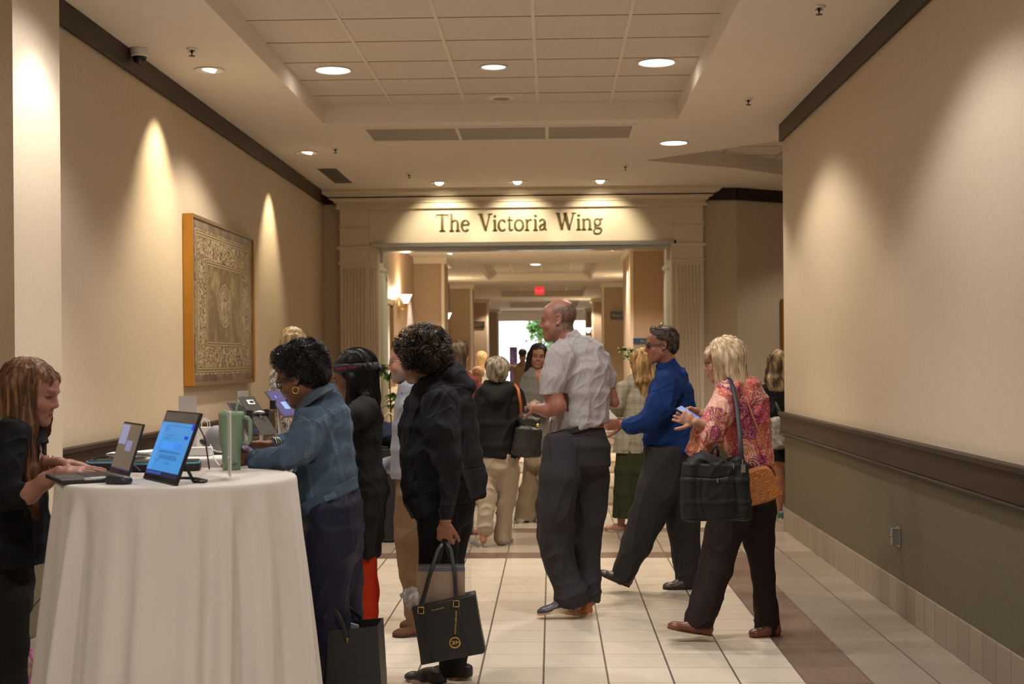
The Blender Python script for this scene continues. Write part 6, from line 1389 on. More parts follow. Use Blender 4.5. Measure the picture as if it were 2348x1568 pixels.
MB().box(*bx(0, 0, .001, L_, DP, .015), Mb).build('base', plain('laptop_black', (.018, .018, .02), .45), t, bevel=.003)
b = MB()
for i in range(5):
    for j in range(14): b.box(*bx(.012 + j * (L_ - .02) / 14, .025 + i * .019, .015, .012 + (j + .82) * (L_ - .02) / 14, .025 + i * .019 + .0155, .0165), Mb)
b.build('keyboard', plain('key_black', (.03, .03, .033), .5), t)
MB().box(*bx(L_ * .36, DP - .07, .015, L_ * .64, DP - .012, .0155), Mb).build('touchpad', plain('pad_black', (.025, .025, .028), .3), t)
tilt = Vector((0, 0, 1)) * math.cos(.30) - away * math.sin(.30)
Ms = frame(HA, ex, tilt); sy = 1 if (Ms.to_3x3() @ Vector((0, 1, 0))).dot(away) > 0 else -1
def sbox(b, x0, z0, x1, z1, y0, y1, M_, s__): b.box((x0, min(y0 * s__, y1 * s__), z0), (x1, max(y0 * s__, y1 * s__), z1), M_); return b
sbox(MB(), 0, 0, L_, .185, -.006, 0, Ms, sy).build('lid', plain('laptop_lid', (.02, .02, .024), .35), t, bevel=.002)
screen_quad('screen', Ms, .008, L_ - .008, .018, .178, .0008 * sy, screen_mat('laptop_screen', (.10, .075, .05), [(.0, .55, .4, .98, (.19, .19, .30), 'r'), (.45, .42, .75, .65, (.16, .16, .27), 'r'), (.0, .0, 1, .03, (.015, .02, .07), 'r')], 1.0), t)
# mouse
t0 = K(272, 1109, TZ1); V_, Q_ = Field([cone(t0 + Vector((-.022, .008, .012)), t0 + Vector((.024, -.006, .010)), (.028, .022, .024), (.026, .017, .022), (0, 1, 0), .01), cutp(t0, (0, 0, -1))], .003).mesh(2)
o = raw_mesh('computer_mouse', V_, Q_, M_LEATHER, tint=T1(V_, (.022, .024, .03))); tag(o, 'black computer mouse between the laptop and the blue monitor', 'mouse')
# stylus
b = MB(); b.tube([K(194, 1098, TT + .021), K(212, 1097, TT + .021), K(252, 1094, TT + .022)], .0042, 10); tag(b.build('stylus', plain('stylus_white', (.6, .6, .6), .4), smooth=True), 'white stylus lying on the front edge of the laptop', 'stylus')
# portable monitor
A0, B0 = K(327, 1097, TZ1), K(401, 1114, TZ1)
ex = B0 - A0; L_ = ex.length; ex.normalize(); front = Vector((ex.y, -ex.x, 0))
if front.dot(Vector((0, -1, 0)) + Vector((-.8, 0, 0))) < 0: front = -front
t = thing('portable_monitor', 'portable monitor glowing blue beside the mouse on the round table', 'monitor', (A0 + B0) / 2)
up_ = Vector((0, 0, 1)) * math.cos(.36) - front * math.sin(.36); Hm = .245
Mm = frame(A0 + Vector((0, 0, .002)), ex, up_); sy = 1 if (Mm.to_3x3() @ Vector((0, 1, 0))).dot(front) > 0 else -1
sbox(MB(), 0, 0, L_, Hm, -.011, 0, Mm, sy).build('panel', plain('monitor_black', (.015, .014, .015), .4), t, bevel=.002)
BL = (.042, .20, .46)
screen_quad('screen', Mm, .006, L_ - .006, .018, Hm - .006, .0006 * sy, screen_mat('monitor_screen', BL, [(0, .84, 1, 1, (.045, .037, .03), 'r'), (0, .0, 1, .075, (.012, .014, .04), 'r'), (.02, .02, .5, .06, (.05, .12, .5), 't'), (.0, .782, .95, .788, (.01, .05, .2), 'r'), (.93, .75, 1, .84, (.005, .03, .5), 'r'),
  (.30, .80, .60, .825, (.02, .12, .4), 't'), (.05, .70, .30, .77, (.02, .10, .35), 't'), (.25, .62, .55, .66, (.02, .12, .4), 't'), (.22, .57, .38, .60, (.01, .05, .2), 't'), (.82, .60, .93, .65, (.003, .03, .45), 'r'), (.20, .42, .86, .54, (.045, .22, .64), 'r'), (.6, .43, .85, .52, (.02, .10, .4), 't'),
  (.2, .36, .86, .40, (.01, .05, .2), 't'), (.25, .26, .8, .33, (.01, .05, .2), 't'), (.18, .22, .28, .25, (.01, .05, .2), 't'), (.5, .19, .62, .22, (.01, .05, .2), 't'), (.02, .08, .12, .70, (.04, .18, .55), 't'), (.05, .88, .6, .96, (.07, .06, .055), 't'), (.0, .075, .13, .8, (.06, .27, .70), 't')], 1.0), t)
b = MB(); q = lambda u, f, z: A0 + ex * u - front * f + Vector((0, 0, z))
b.tube([q(L_ * .78, .045, .09), q(L_ * .80, .085, .004)], .0055, 8); b.tube([q(L_ * .35, .045, .09), q(L_ * .33, .085, .004)], .0055, 8)
b.tube([q(L_ * .33, .085, .004), q(L_ * .30, .11, .004), q(L_ * .45, .135, .004), q(L_ * .75, .135, .004), q(L_ * .88, .11, .004), q(L_ * .80, .085, .004)], .0045, 8)
b.build('kickstand', M_BLACK, t, smooth=True)
# zip cases
M_ZIP = plain('pale_blue_zip', (.16, .38, .50), .5)
for (px, py, w_, d_, rz, lb) in ((252, 1076, .080, .050, .1, 'black case with a pale blue zip behind the laptop'), (335, 1079, .06, .06, -.3, 'black case with a pale blue zip between laptop and monitor'), (412, 1077, .075, .065, .2, 'black case with a pale blue zip behind the blue monitor')):
    c_ = K(px, py, TZ1); t = thing('zip_case', lb, 'case', c_, 'zipped accessory cases')
    M_ = Matrix.Translation(c_) @ Matrix.Rotation(rz, 4, 'Z')
    MB().rbox((-w_, -d_, 0), (w_, d_, .027), .022, M_).build('lower_shell', plain('case_black', (.012, .012, .014), .6), t, bevel=.004)
    MB().rbox((-w_ - .001, -d_ - .001, .026), (w_ + .001, d_ + .001, .033), .022, M_).build('zip', M_ZIP, t)
    MB().rbox((-w_ * .93, -d_ * .9, .031), (w_ * .93, d_ * .9, .036), .02, M_).build('lining', plain('case_lining', (.03, .028, .03), .8), t)
# acrylic sign holder seen almost edge-on
c_ = K(527, 1099, TZ1); t = thing('sign_holder', 'clear acrylic sign holder turned edge-on in front of the green tumbler', 'sign holder', c_)
def glassy(name, col, rough=.02, ior=1.2, alpha=.16):
    mt, nt, b = new_mat(name, rough, col, spec=.5); b.inputs['Alpha'].default_value = alpha; return mt
M_ACRY = glassy('clear_acrylic', (.95, .97, .97))
view = (c_ - CAM); view.z = 0; view.normalize(); side = Vector((view.y, -view.x, 0)); dd = (view * math.cos(.055) - side * math.sin(.055)).normalized()
Mh = frame(c_, dd, (0, 0, 1))
MB().box((-.045, -.034, 0), (.045, .034, .005), Mh).build('base', M_ACRY, t, bevel=.002)
MB().box((-.062, -.004, .006), (.062, -.0025, .232), Mh).box((-.062, .0025, .006), (.062, .004, .232), Mh).build('pane', M_ACRY, t)
MB().box((-.060, -.0015, .012), (.060, .0015, .228), Mh).build('paper_insert', plain('paper_white', (.72, .70, .68), .8, var=.01), t)
# tumbler
c_ = K(531, 1076, TZ1); t = thing('tumbler', 'sage green handled tumbler with a straw beside the denim jacket sleeve', 'tumbler', c_); M_ = Matrix.Translation(c_)
M_SAGE = plain('sage_enamel', (.225, .315, .205), .45, var=.02, bs=.1, bscale=500); M_SAGEL = plain('sage_lid', (.28, .40, .26), .4, var=.02)
MB().lathe([(0, 0), (.031, 0), (.033, .003), (.035, .075), (.043, .095), (.045, .11), (.0455, .195), (.0455, .2)], M_, 40).build('cup', M_SAGE, t, smooth=True, autos=40)
MB().lathe([(.0465, .197), (.047, .2), (.047, .208), (.044, .212), (0, .212)], M_, 40).build('lid', M_SAGEL, t, smooth=True, autos=40)
MB().lathe([(0, .21), (.009, .21), (.009, .217), (0, .218)], M_ @ Matrix.Translation((-.026, 0, 0)), 16).build('lid_knob', M_SAGEL, t, smooth=True)
MB().tube([M_ @ Vector((.018, 0, .20)), M_ @ Vector((.020, .0, .225)), M_ @ Vector((.028, 0, .255))], .0042, 10).build('straw', M_SAGEL, t, smooth=True)
MB().tube([M_ @ Vector(p) for p in ((.042, 0, .190), (.062, 0, .188), (.070, 0, .178), (.071, 0, .14), (.069, 0, .105), (.060, 0, .095), (.043, 0, .098))], .0085, 10).build('handle', M_SAGE, t, smooth=True)
curve_text('get', lambda u, v: (c_.x + .0345 * math.sin((u + .012) / .0345), c_.y - .0352 * math.cos((u + .012) / .0345), c_.z + .018 + v), .016, plain('cup_print', (.03, .05, .04), .5), t, 'print')
# second table: papers, boxes, tablets
def slab(name, label, cat, quad, th, mat, back=None, glow=None, group=None):
    """a thin rigid panel through four points"""
    P = [Vector(p) for p in quad]; P[2] = P[1] + P[3] - P[0]; n = (P[1] - P[0]).cross(P[3] - P[0]).normalized(); c_ = sum(P, Vector()) / 4
    t = thing(name, label, cat, c_, group); b = MB(); lo = P; hi = [p + n * th for p in P]
    b.add(lo + hi, [(3, 2, 1, 0), (4, 5, 6, 7), (0, 1, 5, 4), (1, 2, 6, 5), (2, 3, 7, 6), (3, 0, 4, 7)]); b.build('housing', mat, t, bevel=.002)
    return t, P, n
z2 = TT + .001
def tablet(quad, label, scr, on_front, sticker=False):
    t, P, n = slab('tablet', label, 'tablet', quad, .008, plain('tablet_grey', (.07, .065, .062), .4, metal=.3), group='tablets clamped on stands')
    if n.y > 0: f0, f1 = -.0008, .0088
    else: f0, f1 = .0088, -.0008
    if scr:
        s_ = lambda u, v, o: P[0].lerp(P[1], u).lerp(P[3].lerp(P[2], u), v) + n * o
        b = MB(); b.quad(s_(.04, .04, f0), s_(.96, .04, f0), s_(.96, .96, f0), s_(.04, .96, f0)); o = b.build('screen', scr, t)
        uv = o.data.uv_layers.new(name='UVMap'); UV = {0: (0, 1), 1: (1, 1), 2: (1, 0), 3: (0, 0)}
        for lp in o.data.loops: uv.data[lp.index].uv = UV[lp.vertex_index]
    if sticker:
        s_ = lambda u, v, o: P[0].lerp(P[1], u).lerp(P[3].lerp(P[2], u), v) + n * o
        b = MB(); b.quad(s_(.3, .10, f0), s_(.75, .10, f0), s_(.75, .22, f0), s_(.3, .22, f0)); b.build('sticker', plain('label_white', (.7, .7, .7), .6), t)
        b = MB(); b.quad(s_(.45, .13, f0 * 1.6), s_(.7, .13, f0 * 1.6), s_(.7, .19, f0 * 1.6), s_(.45, .19, f0 * 1.6)); b.build('barcode', M_BLACK, t)
    # clamp across the middle and a stand down to the table
    c_ = (P[0] + P[1] + P[2] + P[3]) / 4; bk = n * f0 * 8 if sticker else n * f1 * 2
    e1 = (P[1] - P[0]).normalized(); e2 = (P[3] - P[0]).normalized()
    b = MB(); w_ = (P[1] - P[0]).length / 2 + .008
    b.tube([c_ - e1 * w_ + bk * .6, c_ + e1 * w_ + bk * .6], .007, 8); b.box((-.012, -.014, -.02), (.012, .014, .02), Matrix.Translation(c_ - e1 * w_ + bk * .3)); b.box((-.012, -.014, -.02), (.012, .014, .02), Matrix.Translation(c_ + e1 * w_ + bk * .3))
    b.build('clamp', M_BLACK, t)
    b = MB(); q_ = c_ + bk * 1.6; b.lathe([(0, 0), (.022, .003), (.022, .012), (0, .016)], Matrix.Translation(q_ - Vector((0, 0, .005))), 16); ft = Vector((q_.x + .01, q_.y, z2)); b.tube([q_, Vector((q_.x + .005, q_.y, (q_.z + z2) / 2)), ft], .008, 8)
    b.lathe([(0, 0), (.055, 0), (.055, .008), (0, .014)], Matrix.Translation(ft), 24); b.build('stand', plain('stand_white', (.62, .60, .57), .35), t, smooth=True)
    return t
off = screen_mat('tablet_dark', (.02, .018, .018), [(.1, .1, .9, .2, (.03, .05, .2), 't')], .6)
pur = screen_mat('tablet_purple', (.035, .028, .085), [(.45, .25, .85, .55, (.13, .20, .34), 'r'), (.35, .72, .45, .82, (.05, .12, .7), 'r')], 2.0)
tablet([J(522, 922, 6.10), J(556, 923, 6.25), J(608, 1008, 6.02), J(572, 1001, 5.88)], 'dark tablet nearest the green tumbler, its screen asleep', off, True)
tablet([J(548, 909, 5.98), J(583, 908, 6.15), J(643, 990, 5.98), J(601, 995, 5.80)], 'grey tablet seen from its back with a white sticker', None, False, True)
tablet([J(607, 896, 6.25), J(640, 894, 6.40), J(680, 956, 6.22), J(652, 956, 6.08)], 'tablet showing a purple screen, next to the denim woman\'s face', pur, True)
for px, py, w_, h_, Y_, lb in ((431, 1036, .075, .17, 5.72, 'tall white card standing behind the blue monitor'), (558, 1000, .050, .21, 6.2, 'small white card standing behind the tablets')):
    c_ = J(px, py, Y_); c_.z = z2; t = thing('card_holder', lb, 'card', c_, 'standing cards')
    Mx = Matrix.Translation(c_) @ Matrix.Rotation(.25, 4, 'Z')
    hh = J(px, 908 if px < 500 else 896, Y_).z - z2
    MB().box((-w_ / 2, -.001, .004), (w_ / 2, .001, hh), Mx).build('card', plain('card_white', (.78, .74, .71), .8, var=.01), t); MB().box((-w_ / 2 - .004, -.03, 0), (w_ / 2 + .004, .03, .004), Mx).build('base', M_ACRY, t)
def simple_box(name, label, cat, c_, sx, sy_, sz, rz, mat, group=None, bev=.003):
    M_ = Matrix.Translation(c_) @ Matrix.Rotation(rz, 4, 'Z'); b = MB(); b.box((-sx / 2, -sy_ / 2, 0), (sx / 2, sy_ / 2, sz), M_); return tag(b.build(name, mat, bevel=bev), label, cat, group)
M_WBOX = plain('white_box', (.66, .63, .60), .5, var=.01)
c_ = J(455, 1050, 5.68); c_.z = z2; simple_box('white_box', 'low white box beside the grey dome device', 'box', c_, .11, .07, .036, .05, M_WBOX)
for i, (px, py, lb) in enumerate(((222, 1056, 'loose stack of white paper behind the typing hands'), (305, 1052, 'ruffled white papers between the laptop lid and the monitor'))):
    c_ = K(px + (45 if i == 0 else 12), py + 3, z2 + .0); c_.y = 5.62 + .05 * i; 
    if i == 0: c_.x = -1.80
    else: c_.x = J(318, 1000, c_.y).x
    t = thing('paper_stack', lb, 'paper', c_, 'loose papers'); rng = random.Random(i); b = MB()
    for k in range(5): b.box((-.055, -.045, k * .0042), (.055, .045, k * .0042 + .002), Matrix.Translation(c_) @ Matrix.Rotation(rng.uniform(-.4, .4), 4, 'Z'))
    b.build('sheets', plain('paper_white', (.72, .70, .68), .8, var=.01), t)
# grey dome device with a black knob
c_ = J(497, 1040, 5.78); c_.z = z2; t = thing('label_printer', 'grey dome-shaped desk device with a black side knob by the tumbler', 'device', c_)
V_, Q_ = Field([ball(c_ + Vector((0, 0, .035)), (.060, .055, .088), (1, 0, 0), .01), cutp(c_ + Vector((0, 0, .004)), (0, 0, -1))], .004).mesh(1); raw_mesh('housing', V_, Q_, M_SATIN, t, tint=T1(V_, (.22, .21, .215)))
MB().rbox((-.062, -.055, 0), (.062, .055, .006), .02, Matrix.Translation(c_)).build('base', M_BLACK, t); MB().lathe([(0, 0), (.012, .0), (.012, .014), (0, .016)], Matrix.Translation(c_ + Vector((-.045, -.040, .058))) @ Matrix.Rotation(1.9, 4, 'X') @ Matrix.Rotation(-.5, 4, 'Y'), 16).build('knob', M_BLACK, t, smooth=True)
# small white paper bag with twisted handles
c_ = J(470, 1010, 6.1); c_.z = z2; t = thing('gift_bag', 'small white paper bag with rope handles behind the dome device', 'bag', c_)
MB().box((-.045, -.025, 0), (.040, .025, .10), Matrix.Translation(c_)).build('bag', plain('paper_white', (.72, .70, .68), .8, var=.01), t)
for dy in (-.02, .02): MB().tube([c_ + Vector((x, dy, z)) for x, z in ((-.022, .09), (-.018, .125), (0, .14), (.016, .125), (.020, .09))], .002, 6).build('handle', plain('rope_cream', (.7, .66, .6), .7), t)
# cables
def cable(label, pts, r, mat, name='cable', group=None):
    P = [Vector(p) for p in pts]; out = []
    for i in range(len(P) - 1):
        p0 = P[max(i - 1, 0)]; p1 = P[i]; p2 = P[i + 1]; p3 = P[min(i + 2, len(P) - 1)]
        for k in range(8):
            u = k / 8; out.append(.5 * ((2 * p1) + (p2 - p0) * u + (2 * p0 - 5 * p1 + 4 * p2 - p3) * u * u + (3 * p1 - p0 - 3 * p2 + p3) * u ** 3))
    out.append(P[-1]); b = MB(); b.tube(out, r, 8); return tag(b.build(name, mat, smooth=True), label, 'cable', group)
M_CBK = plain('cable_black', (.015, .015, .017), .4); M_CWH = plain('cable_white', (.65, .63, .6), .4)
cable('black cable arching out of the top corner of the blue monitor', [J(430, 972, 4.56), J(436, 962, 4.60), J(450, 966, 4.65), J(460, 985, 4.75), J(470, 1010, 4.85), K(480, 1075, TT + .004)], .0028, M_CBK)
cable('thin black cable curving behind the laptop screen', [J(196, 1066, 4.99), J(225, 1050, 4.95), J(250, 1047, 4.95), J(296, 1058, 4.85), J(322, 1080, 4.68)], .0022, M_CBK)
cable('white cable drooping over the second tablecloth', [J(482, 1020, 5.55), J(486, 1030, 5.53), J(492, 1052, 5.50), J(503, 1068, 5.46)], .0026, M_CWH)
cable('white cable running from the dome device to the tablets', [J(470, 1022, 5.55), J(490, 1032, 5.58), J(510, 1036, 5.6), J(560, 1030, 5.7), J(600, 1022, 5.8)], .0026, M_CWH)
cable('dark blue cord hanging between the laptop woman and the tablecloth', [J(50, 1425, 5.6), J(66, 1404, 5.55), J(92, 1373, 5.45), J(122, 1342, 5.3), J(160, 1300, 5.1)], .003, plain('cord_blue', (.02, .03, .09), .5))
M_MAG = plain('magenta_cable', (.42, .03, .30), .35)
cable('coiled magenta cable on the floor by the left pier', [(-2.60, 5.75, .01), K(48, 1500, .20), K(72, 1503, .17), J(82, 1530, 6.25), J(76, 1556, 6.2), K(60, 1572, .008), K(52, 1580, .008), K(80, 1548, .03), K(90, 1538, .045), K(110, 1535, .03), K(150, 1550, .008)], .011, M_MAG)
# ------------------------------------------------------------------ bags and things in hands
def prism_px(pts, Y, th, mat, name, parent, bevel=.01, yaw=0):
    P = [J(x, y, Y) for x, y in pts]; D = (FWD * th); n = len(P); b = MB()
    b.add(P + [p + D for p in P], [tuple(range(n)), tuple(range(2 * n - 1, n - 1, -1))] + [(i, n + i, n + (i + 1) % n, (i + 1) % n) for i in range(n)])
    return b.build(name, mat, parent, bevel=bevel, smooth=False)
def flat_strap(pts, w_, mat, name, parent, th=.18, side=None):
    b = MB(); b.tube([Vector(p) for p in pts], w_ / 2, 10, True, th, up=FWD if side is None else side); return b.build(name, mat, parent, smooth=True)
M_SAFF = plain('pebbled_black_leather', (.014, .014, .014), .42, bs=.35, bscale=420)
Yb = 5.90; t = thing('tote_bag', 'black leather tote with a gold charm, hanging from the curly-haired woman\'s hand', 'bag', J(1038, 1515, Yb))
prism_px([(943, 1394), (1089, 1362), (1093, 1385), (1102, 1440), (1113, 1494), (1108, 1499), (1040, 1511), (965, 1526), (962, 1500), (952, 1440)], Yb, .11, M_SAFF, 'bag_body', t, .006)
for x0, y0, x1, y1 in ((964, 1400, 992, 1518), (1050, 1382, 1078, 1504)): flat_strap([J(x0, y0, Yb - .003), J((x0 + x1) / 2 - 6, (y0 + y1) / 2, Yb - .003), J(x1, y1, Yb - .003)], .004, M_SAFF, 'piping', t, .6)
g = J(1020, 1236, 5.985)
flat_strap([J(965, 1402, Yb - .006), J(968, 1385, Yb - .006), J(985, 1320, Yb + .01), J(1004, 1262, Yb + .05), g], .019, M_SAFF, 'front_strap', t, .12)
flat_strap([J(1047, 1380, Yb - .006), J(1045, 1360, Yb - .006), J(1042, 1310, Yb + .01), J(1034, 1262, Yb + .05), g], .018, M_SAFF, 'front_strap', t)
for q0 in ((985, 1392), (1062, 1376)): flat_strap([J(q0[0], q0[1], Yb + .118), J(1018 + (q0[0] - 1018) * .5, 1310, Yb + .10), J(1018 + (q0[0] - 1018) * .15, 1258, Yb + .09), g + Vector((0, .02, 0))], .018, M_SAFF, 'rear_strap', t)
for x_, y_ in ((965, 1399), (1046, 1384)):
    b = MB()
    for dx in (-6.5, 6.5): b.tube([J(x_ + dx, y_ - 7, Yb - .008), J(x_ + dx, y_ + 7, Yb - .008)], .0022, 6)
    b.tube([J(x_ - 6.5, y_ - 7, Yb - .008), J(x_ + 6.5, y_ - 7, Yb - .008)], .002, 6); b.tube([J(x_ - 6.5, y_ + 7, Yb - .008), J(x_ + 6.5, y_ + 7, Yb - .008)], .002, 6); b.build('buckle', M_GOLD, t, smooth=True)
def px_text(txt, x0, y0, x1, y1, Y, size, mat, parent, name):
    a = J(x0, y0, Y); e = (J(x1, y1, Y) - a).normalized(); u_ = Vector((0, 0, 1)); u_ = (u_ - e * u_.dot(e)).normalized()
    return curve_text(txt, lambda u, v: a + e * u + u_ * v, size, mat, parent, name)
px_text('MICHAEL KORS', 990, 1401, 1020, 1394, Yb - .0015, .0082, M_GOLD, t, 'lettering')
b = MB(); yy = 1402
for k in range(9):
    c0 = J(1046.5 - .35 * k, yy, Yb - .008); r_ = .0042 if k != 1 else .005; u_ = Vector((1, 0, 0)) if k % 2 else Vector((.35, .93, 0))
    b.tube([c0 + u_ * r_ * math.cos(a) * .8 + Vector((0, 0, 1)) * r_ * math.sin(a) * 1.2 for a in np.linspace(0, 2 * math.pi, 13)], .0013, 6, False); yy += 6.2
b.build('chain', M_GOLD, t, smooth=True)
cc = J(1043, 1473, Yb - .008); b = MB(); b.tube([cc + Vector((math.cos(a), 0, math.sin(a))) * .0235 for a in np.linspace(0, 2 * math.pi, 33)], .0022, 8, False)
b.tube([cc + Vector((math.cos(a), 0, math.sin(a))) * .0195 for a in np.linspace(0, 2 * math.pi, 33)], .0011, 6, False); ch = b.build('charm_ring', M_GOLD, t, smooth=True)
curve_text('KM', lambda u, v: cc + Vector(((.0185 - u) if u < .0165 else u - .0145 + .0 , 0, v - .0095)) + Vector((-.0172 if u < .0165 else 0, 0, 0)), .026, M_GOLD, t, 'charm_letters')
# things standing in the tote
o = prism_px([(955, 1296), (1080, 1296), (1081, 1400), (956, 1400)], Yb + .03, .045, glassy('clear_plastic', (.8, .8, .82), .12, alpha=.10), 'clear_case', None, .003); tag(o, 'clear plastic document case standing in the leather tote', 'document case')
o = prism_px([(960, 1300), (1066, 1300), (1066, 1400), (960, 1400)], Yb + .045, .012, plain('brown_board', (.33, .21, .125), .8, bs=.1), 'cardboard_backing', None, .001); tag(o, 'brown cardboard-backed notepad inside the clear document case', 'notepad')
o = prism_px([(960, 1300), (1066, 1300), (1066, 1310), (960, 1310)], Yb + .043, .0015, plain('navy_strip', (.05, .055, .10), .5), 'binding_strip', None, 0); tag(o, 'dark blue strip along the top of the brown notepad', 'strip')
c0 = A(J(946, 1372, Yb + .05)); V_, Q_ = Field([ball(c0, (.034, .030, .048), (1, 0, 0), .02), ball(c0 + A((-.030, 0, .018)), (.020, .014, .014), (1, 0, 0), .02)], .003).mesh(1); V_ = fold(V_, Q_, .009, 60, (.3, 0, 1), 2, 4)
mt, nt, b_ = new_mat('thin_plastic', .25, (.75, .75, .76), spec=.6); b_.inputs['Transmission Weight'].default_value = .55; b_.inputs['IOR'].default_value = 1.1
tag(raw_mesh('plastic_bag', V_, Q_, mt), 'crumpled white plastic bag poking out of the leather tote', 'plastic bag')
# open black tote on the floor by the denim woman
Yt = 4.98; t = thing('tote_bag', 'plain black open tote standing on the floor beside the tablecloth', 'bag', foot_at(812, 1700, Yt))
f_ = [J(752, 1446, Yt), J(866, 1436, Yt), J(874, 1568, Yt), J(878, 1700, Yt), J(744, 1700, Yt), J(748, 1568, Yt)]
for p in (f_[3], f_[4]): p.z = .004
bk_ = [p + Vector((0, .17, 0)) for p in f_]; b = MB(); n = 6
b.add(f_ + bk_, [(0, 5, 2, 1), (5, 4, 3, 2), (6, 7, 8, 11), (11, 8, 9, 10), (1, 2, 8, 7), (2, 3, 9, 8), (0, 6, 11, 5), (5, 11, 10, 4), (4, 10, 9, 3)]); o = b.build('bag_body', M_SAFF, t); sd = o.modifiers.new('thick', 'SOLIDIFY'); sd.thickness = .005
flat_strap([J(796, 1470, Yt - .006), J(790, 1440, Yt - .006), J(776, 1412, Yt), J(762, 1394, Yt + .02), J(748, 1396, Yt + .02), J(742, 1420, Yt - .0)], .018, M_SAFF, 'strap', t)
flat_strap([J(832, 1437, Yt + .18), J(824, 1414, Yt + .17), J(800, 1394, Yt + .16), J(770, 1388, Yt + .14), J(752, 1400, Yt + .17), J(748, 1440, Yt + .18)], .018, M_SAFF, 'strap', t)
MB().tube([J(795, 1462, Yt - .012), J(796, 1474, Yt - .012), J(799, 1462, Yt - .012)], .0018, 6).build('stud', M_GOLD, t)
o = prism_px([(752, 1412), (822, 1434), (822, 1470), (752, 1470)], Yt + .09, .012, plain('grey_folder', (.32, .33, .36), .6), 'folder', None, .001); tag(o, 'grey folder sticking out of the open black tote', 'folder')
# blonde woman's laptop bag, purse, phone
Yl = 6.80; t = thing('laptop_bag', 'black nylon laptop bag slung from the blonde woman\'s shoulder', 'bag', J(1641, 1200, Yl))
M_NYL = tinted('black_nylon', .6, .3, bs=.25, bscale=900, var=.05)
rows = [(1052, 1592, 1702, .045), (1066, 1568, 1712, .055), (1100, 1563, 1716, .062), (1150, 1562, 1719, .064), (1188, 1566, 1720, .062)]
ops = []
for r0, r1 in zip(rows, rows[1:]):
    for fx in (.12, .5, .88):
        a_ = J(r0[1] + (r0[2] - r0[1]) * fx, r0[0], Yl); b_ = J(r1[1] + (r1[2] - r1[1]) * fx, r1[0], Yl); rx = (r0[2] - r0[1]) * Yl / F * (.14 if fx != .5 else .42)
        ops.append(cone(a_, b_, (rx, r0[3] * (.9 if fx != .5 else 1), .012), (rx, r1[3] * (.9 if fx != .5 else 1), .012), RC, .012))
V_, Q_ = Field(ops, .004).mesh(1); V_ = fold(V_, Q_, .004, 14, (.5, 0, 1), 3, 7); C_ = T1(V_, (.013, .013, .015))
for ln in ([(1566, 1092), (1640, 1097), (1685, 1088)], [(1608, 1100), (1606, 1150), (1618, 1190)], [(1566, 1190), (1640, 1194), (1706, 1184)], [(1684, 1062), (1686, 1120), (1690, 1178)]): V_, C_ = seam(V_, Q_, C_, ln, 1.3, .005, (.006, .006, .007))
raw_mesh('bag_body', V_, Q_, M_NYL, t, tint=C_)
flat_strap([J(1628, 1062, Yl - .02), J(1632, 1034, Yl - .03), J(1641, 1022, Yl - .03), J(1647, 1036, Yl - .02), J(1644, 1056, Yl + .0)], .016, plain('webbing', (.012, .012, .014), .6), 'handle', t, .35)
flat_strap([J(1702, 1085, Yl - .03), J(1701, 1050, Yl - .06), J(1696, 990, Yl + .02), J(1690, 930, Yl + .14), J(1682, 890, Yl + .20), J(1672, 866, Yl + .30), J(1668, 862, Yl + .42)], .024, plain('webbing', (.012, .012, .014), .6), 'shoulder_strap', t, .3)
MB().box((-.011, -.004, -.02), (.011, .004, .02), Matrix.Translation(J(1704, 1074, Yl - .05))).tube([J(1703, 1052, Yl - .06), J(1703, 1066, Yl - .06)], .004, 8).build('snap_hook', M_SILVER, t)
for x_, y_ in ((1645, 1100), (1682, 1068)): MB().box((-.003, -.003, -.014), (.003, .003, .008), Matrix.Translation(J(x_, y_, Yl - .068))).build('zip_pull', M_SILVER, t)
Yq = 6.98; t = thing('purse', 'tan embossed leather purse on a thin strap behind the laptop bag', 'bag', J(1755, 1150, Yq))
mt, nt, b_ = new_mat('embossed_tan', .42, (.42, .15, .028)); v, _ = coords(nt); n_ = noise(nt, v, 42, 3, .5, 2.5); nt.links.new(ramp(nt, n_, [(.35, (.28, .085, .015)), (.6, (.47, .17, .035))]), b_.inputs['Base Color']); bump(nt, b_, n_, 1.0, .006)
o = prism_px([(1708, 1090), (1722, 1078), (1742, 1071), (1758, 1069), (1768, 1074), (1776, 1088), (1788, 1116), (1798, 1134), (1792, 1140), (1760, 1152), (1712, 1164)], Yq, .08, mt, 'purse_body', t, .012)
flat_strap([J(1716, 1084, Yq + .03), J(1742, 1072, Yq + .02), J(1759, 1069, Yq + .02)], .006, plain('tan_edge', (.55, .26, .10), .4), 'piping', t, .8)
flat_strap([J(1778, 1092, Yq + .03), J(1768, 1060, Yq + .04), J(1740, 990, Yq + .06), J(1715, 925, Yq + .08), J(1700, 890, Yq + .13), J(1690, 872, Yq + .22)], .009, plain('tan_strap', (.36, .13, .035), .45), 'strap', t, .4)
def phone(label, quad, scr, body_=(.04, .045, .06)):
    t, P, n = slab('phone', label, 'phone', quad, .008, plain('phone_case', body_, .3)); s_ = lambda u, v, o: P[0].lerp(P[1], u).lerp(P[3].lerp(P[2], u), v) + n * o
    up2 = .0086 if n.z > 0 else -.0006
    MB().quad(s_(.05, .03, up2), s_(.95, .03, up2), s_(.95, .97, up2), s_(.05, .97, up2)).build('screen', plain(label[:12] + '_screen', (.02, .02, .03), .1, emit=scr, es=.4), t)
phone('phone in the blonde woman\'s hands with a blue picture', [J(1549, 936, 6.90), J(1562, 929, 7.02), J(1610, 955, 7.05), J(1596, 966, 6.93)], (.10, .22, .55))
phone('phone held low by the woman in the denim jacket', [J(553, 1026, 5.02), J(566, 1020, 5.12), J(590, 1034, 5.14), J(577, 1042, 5.04)], (.10, .09, .32))
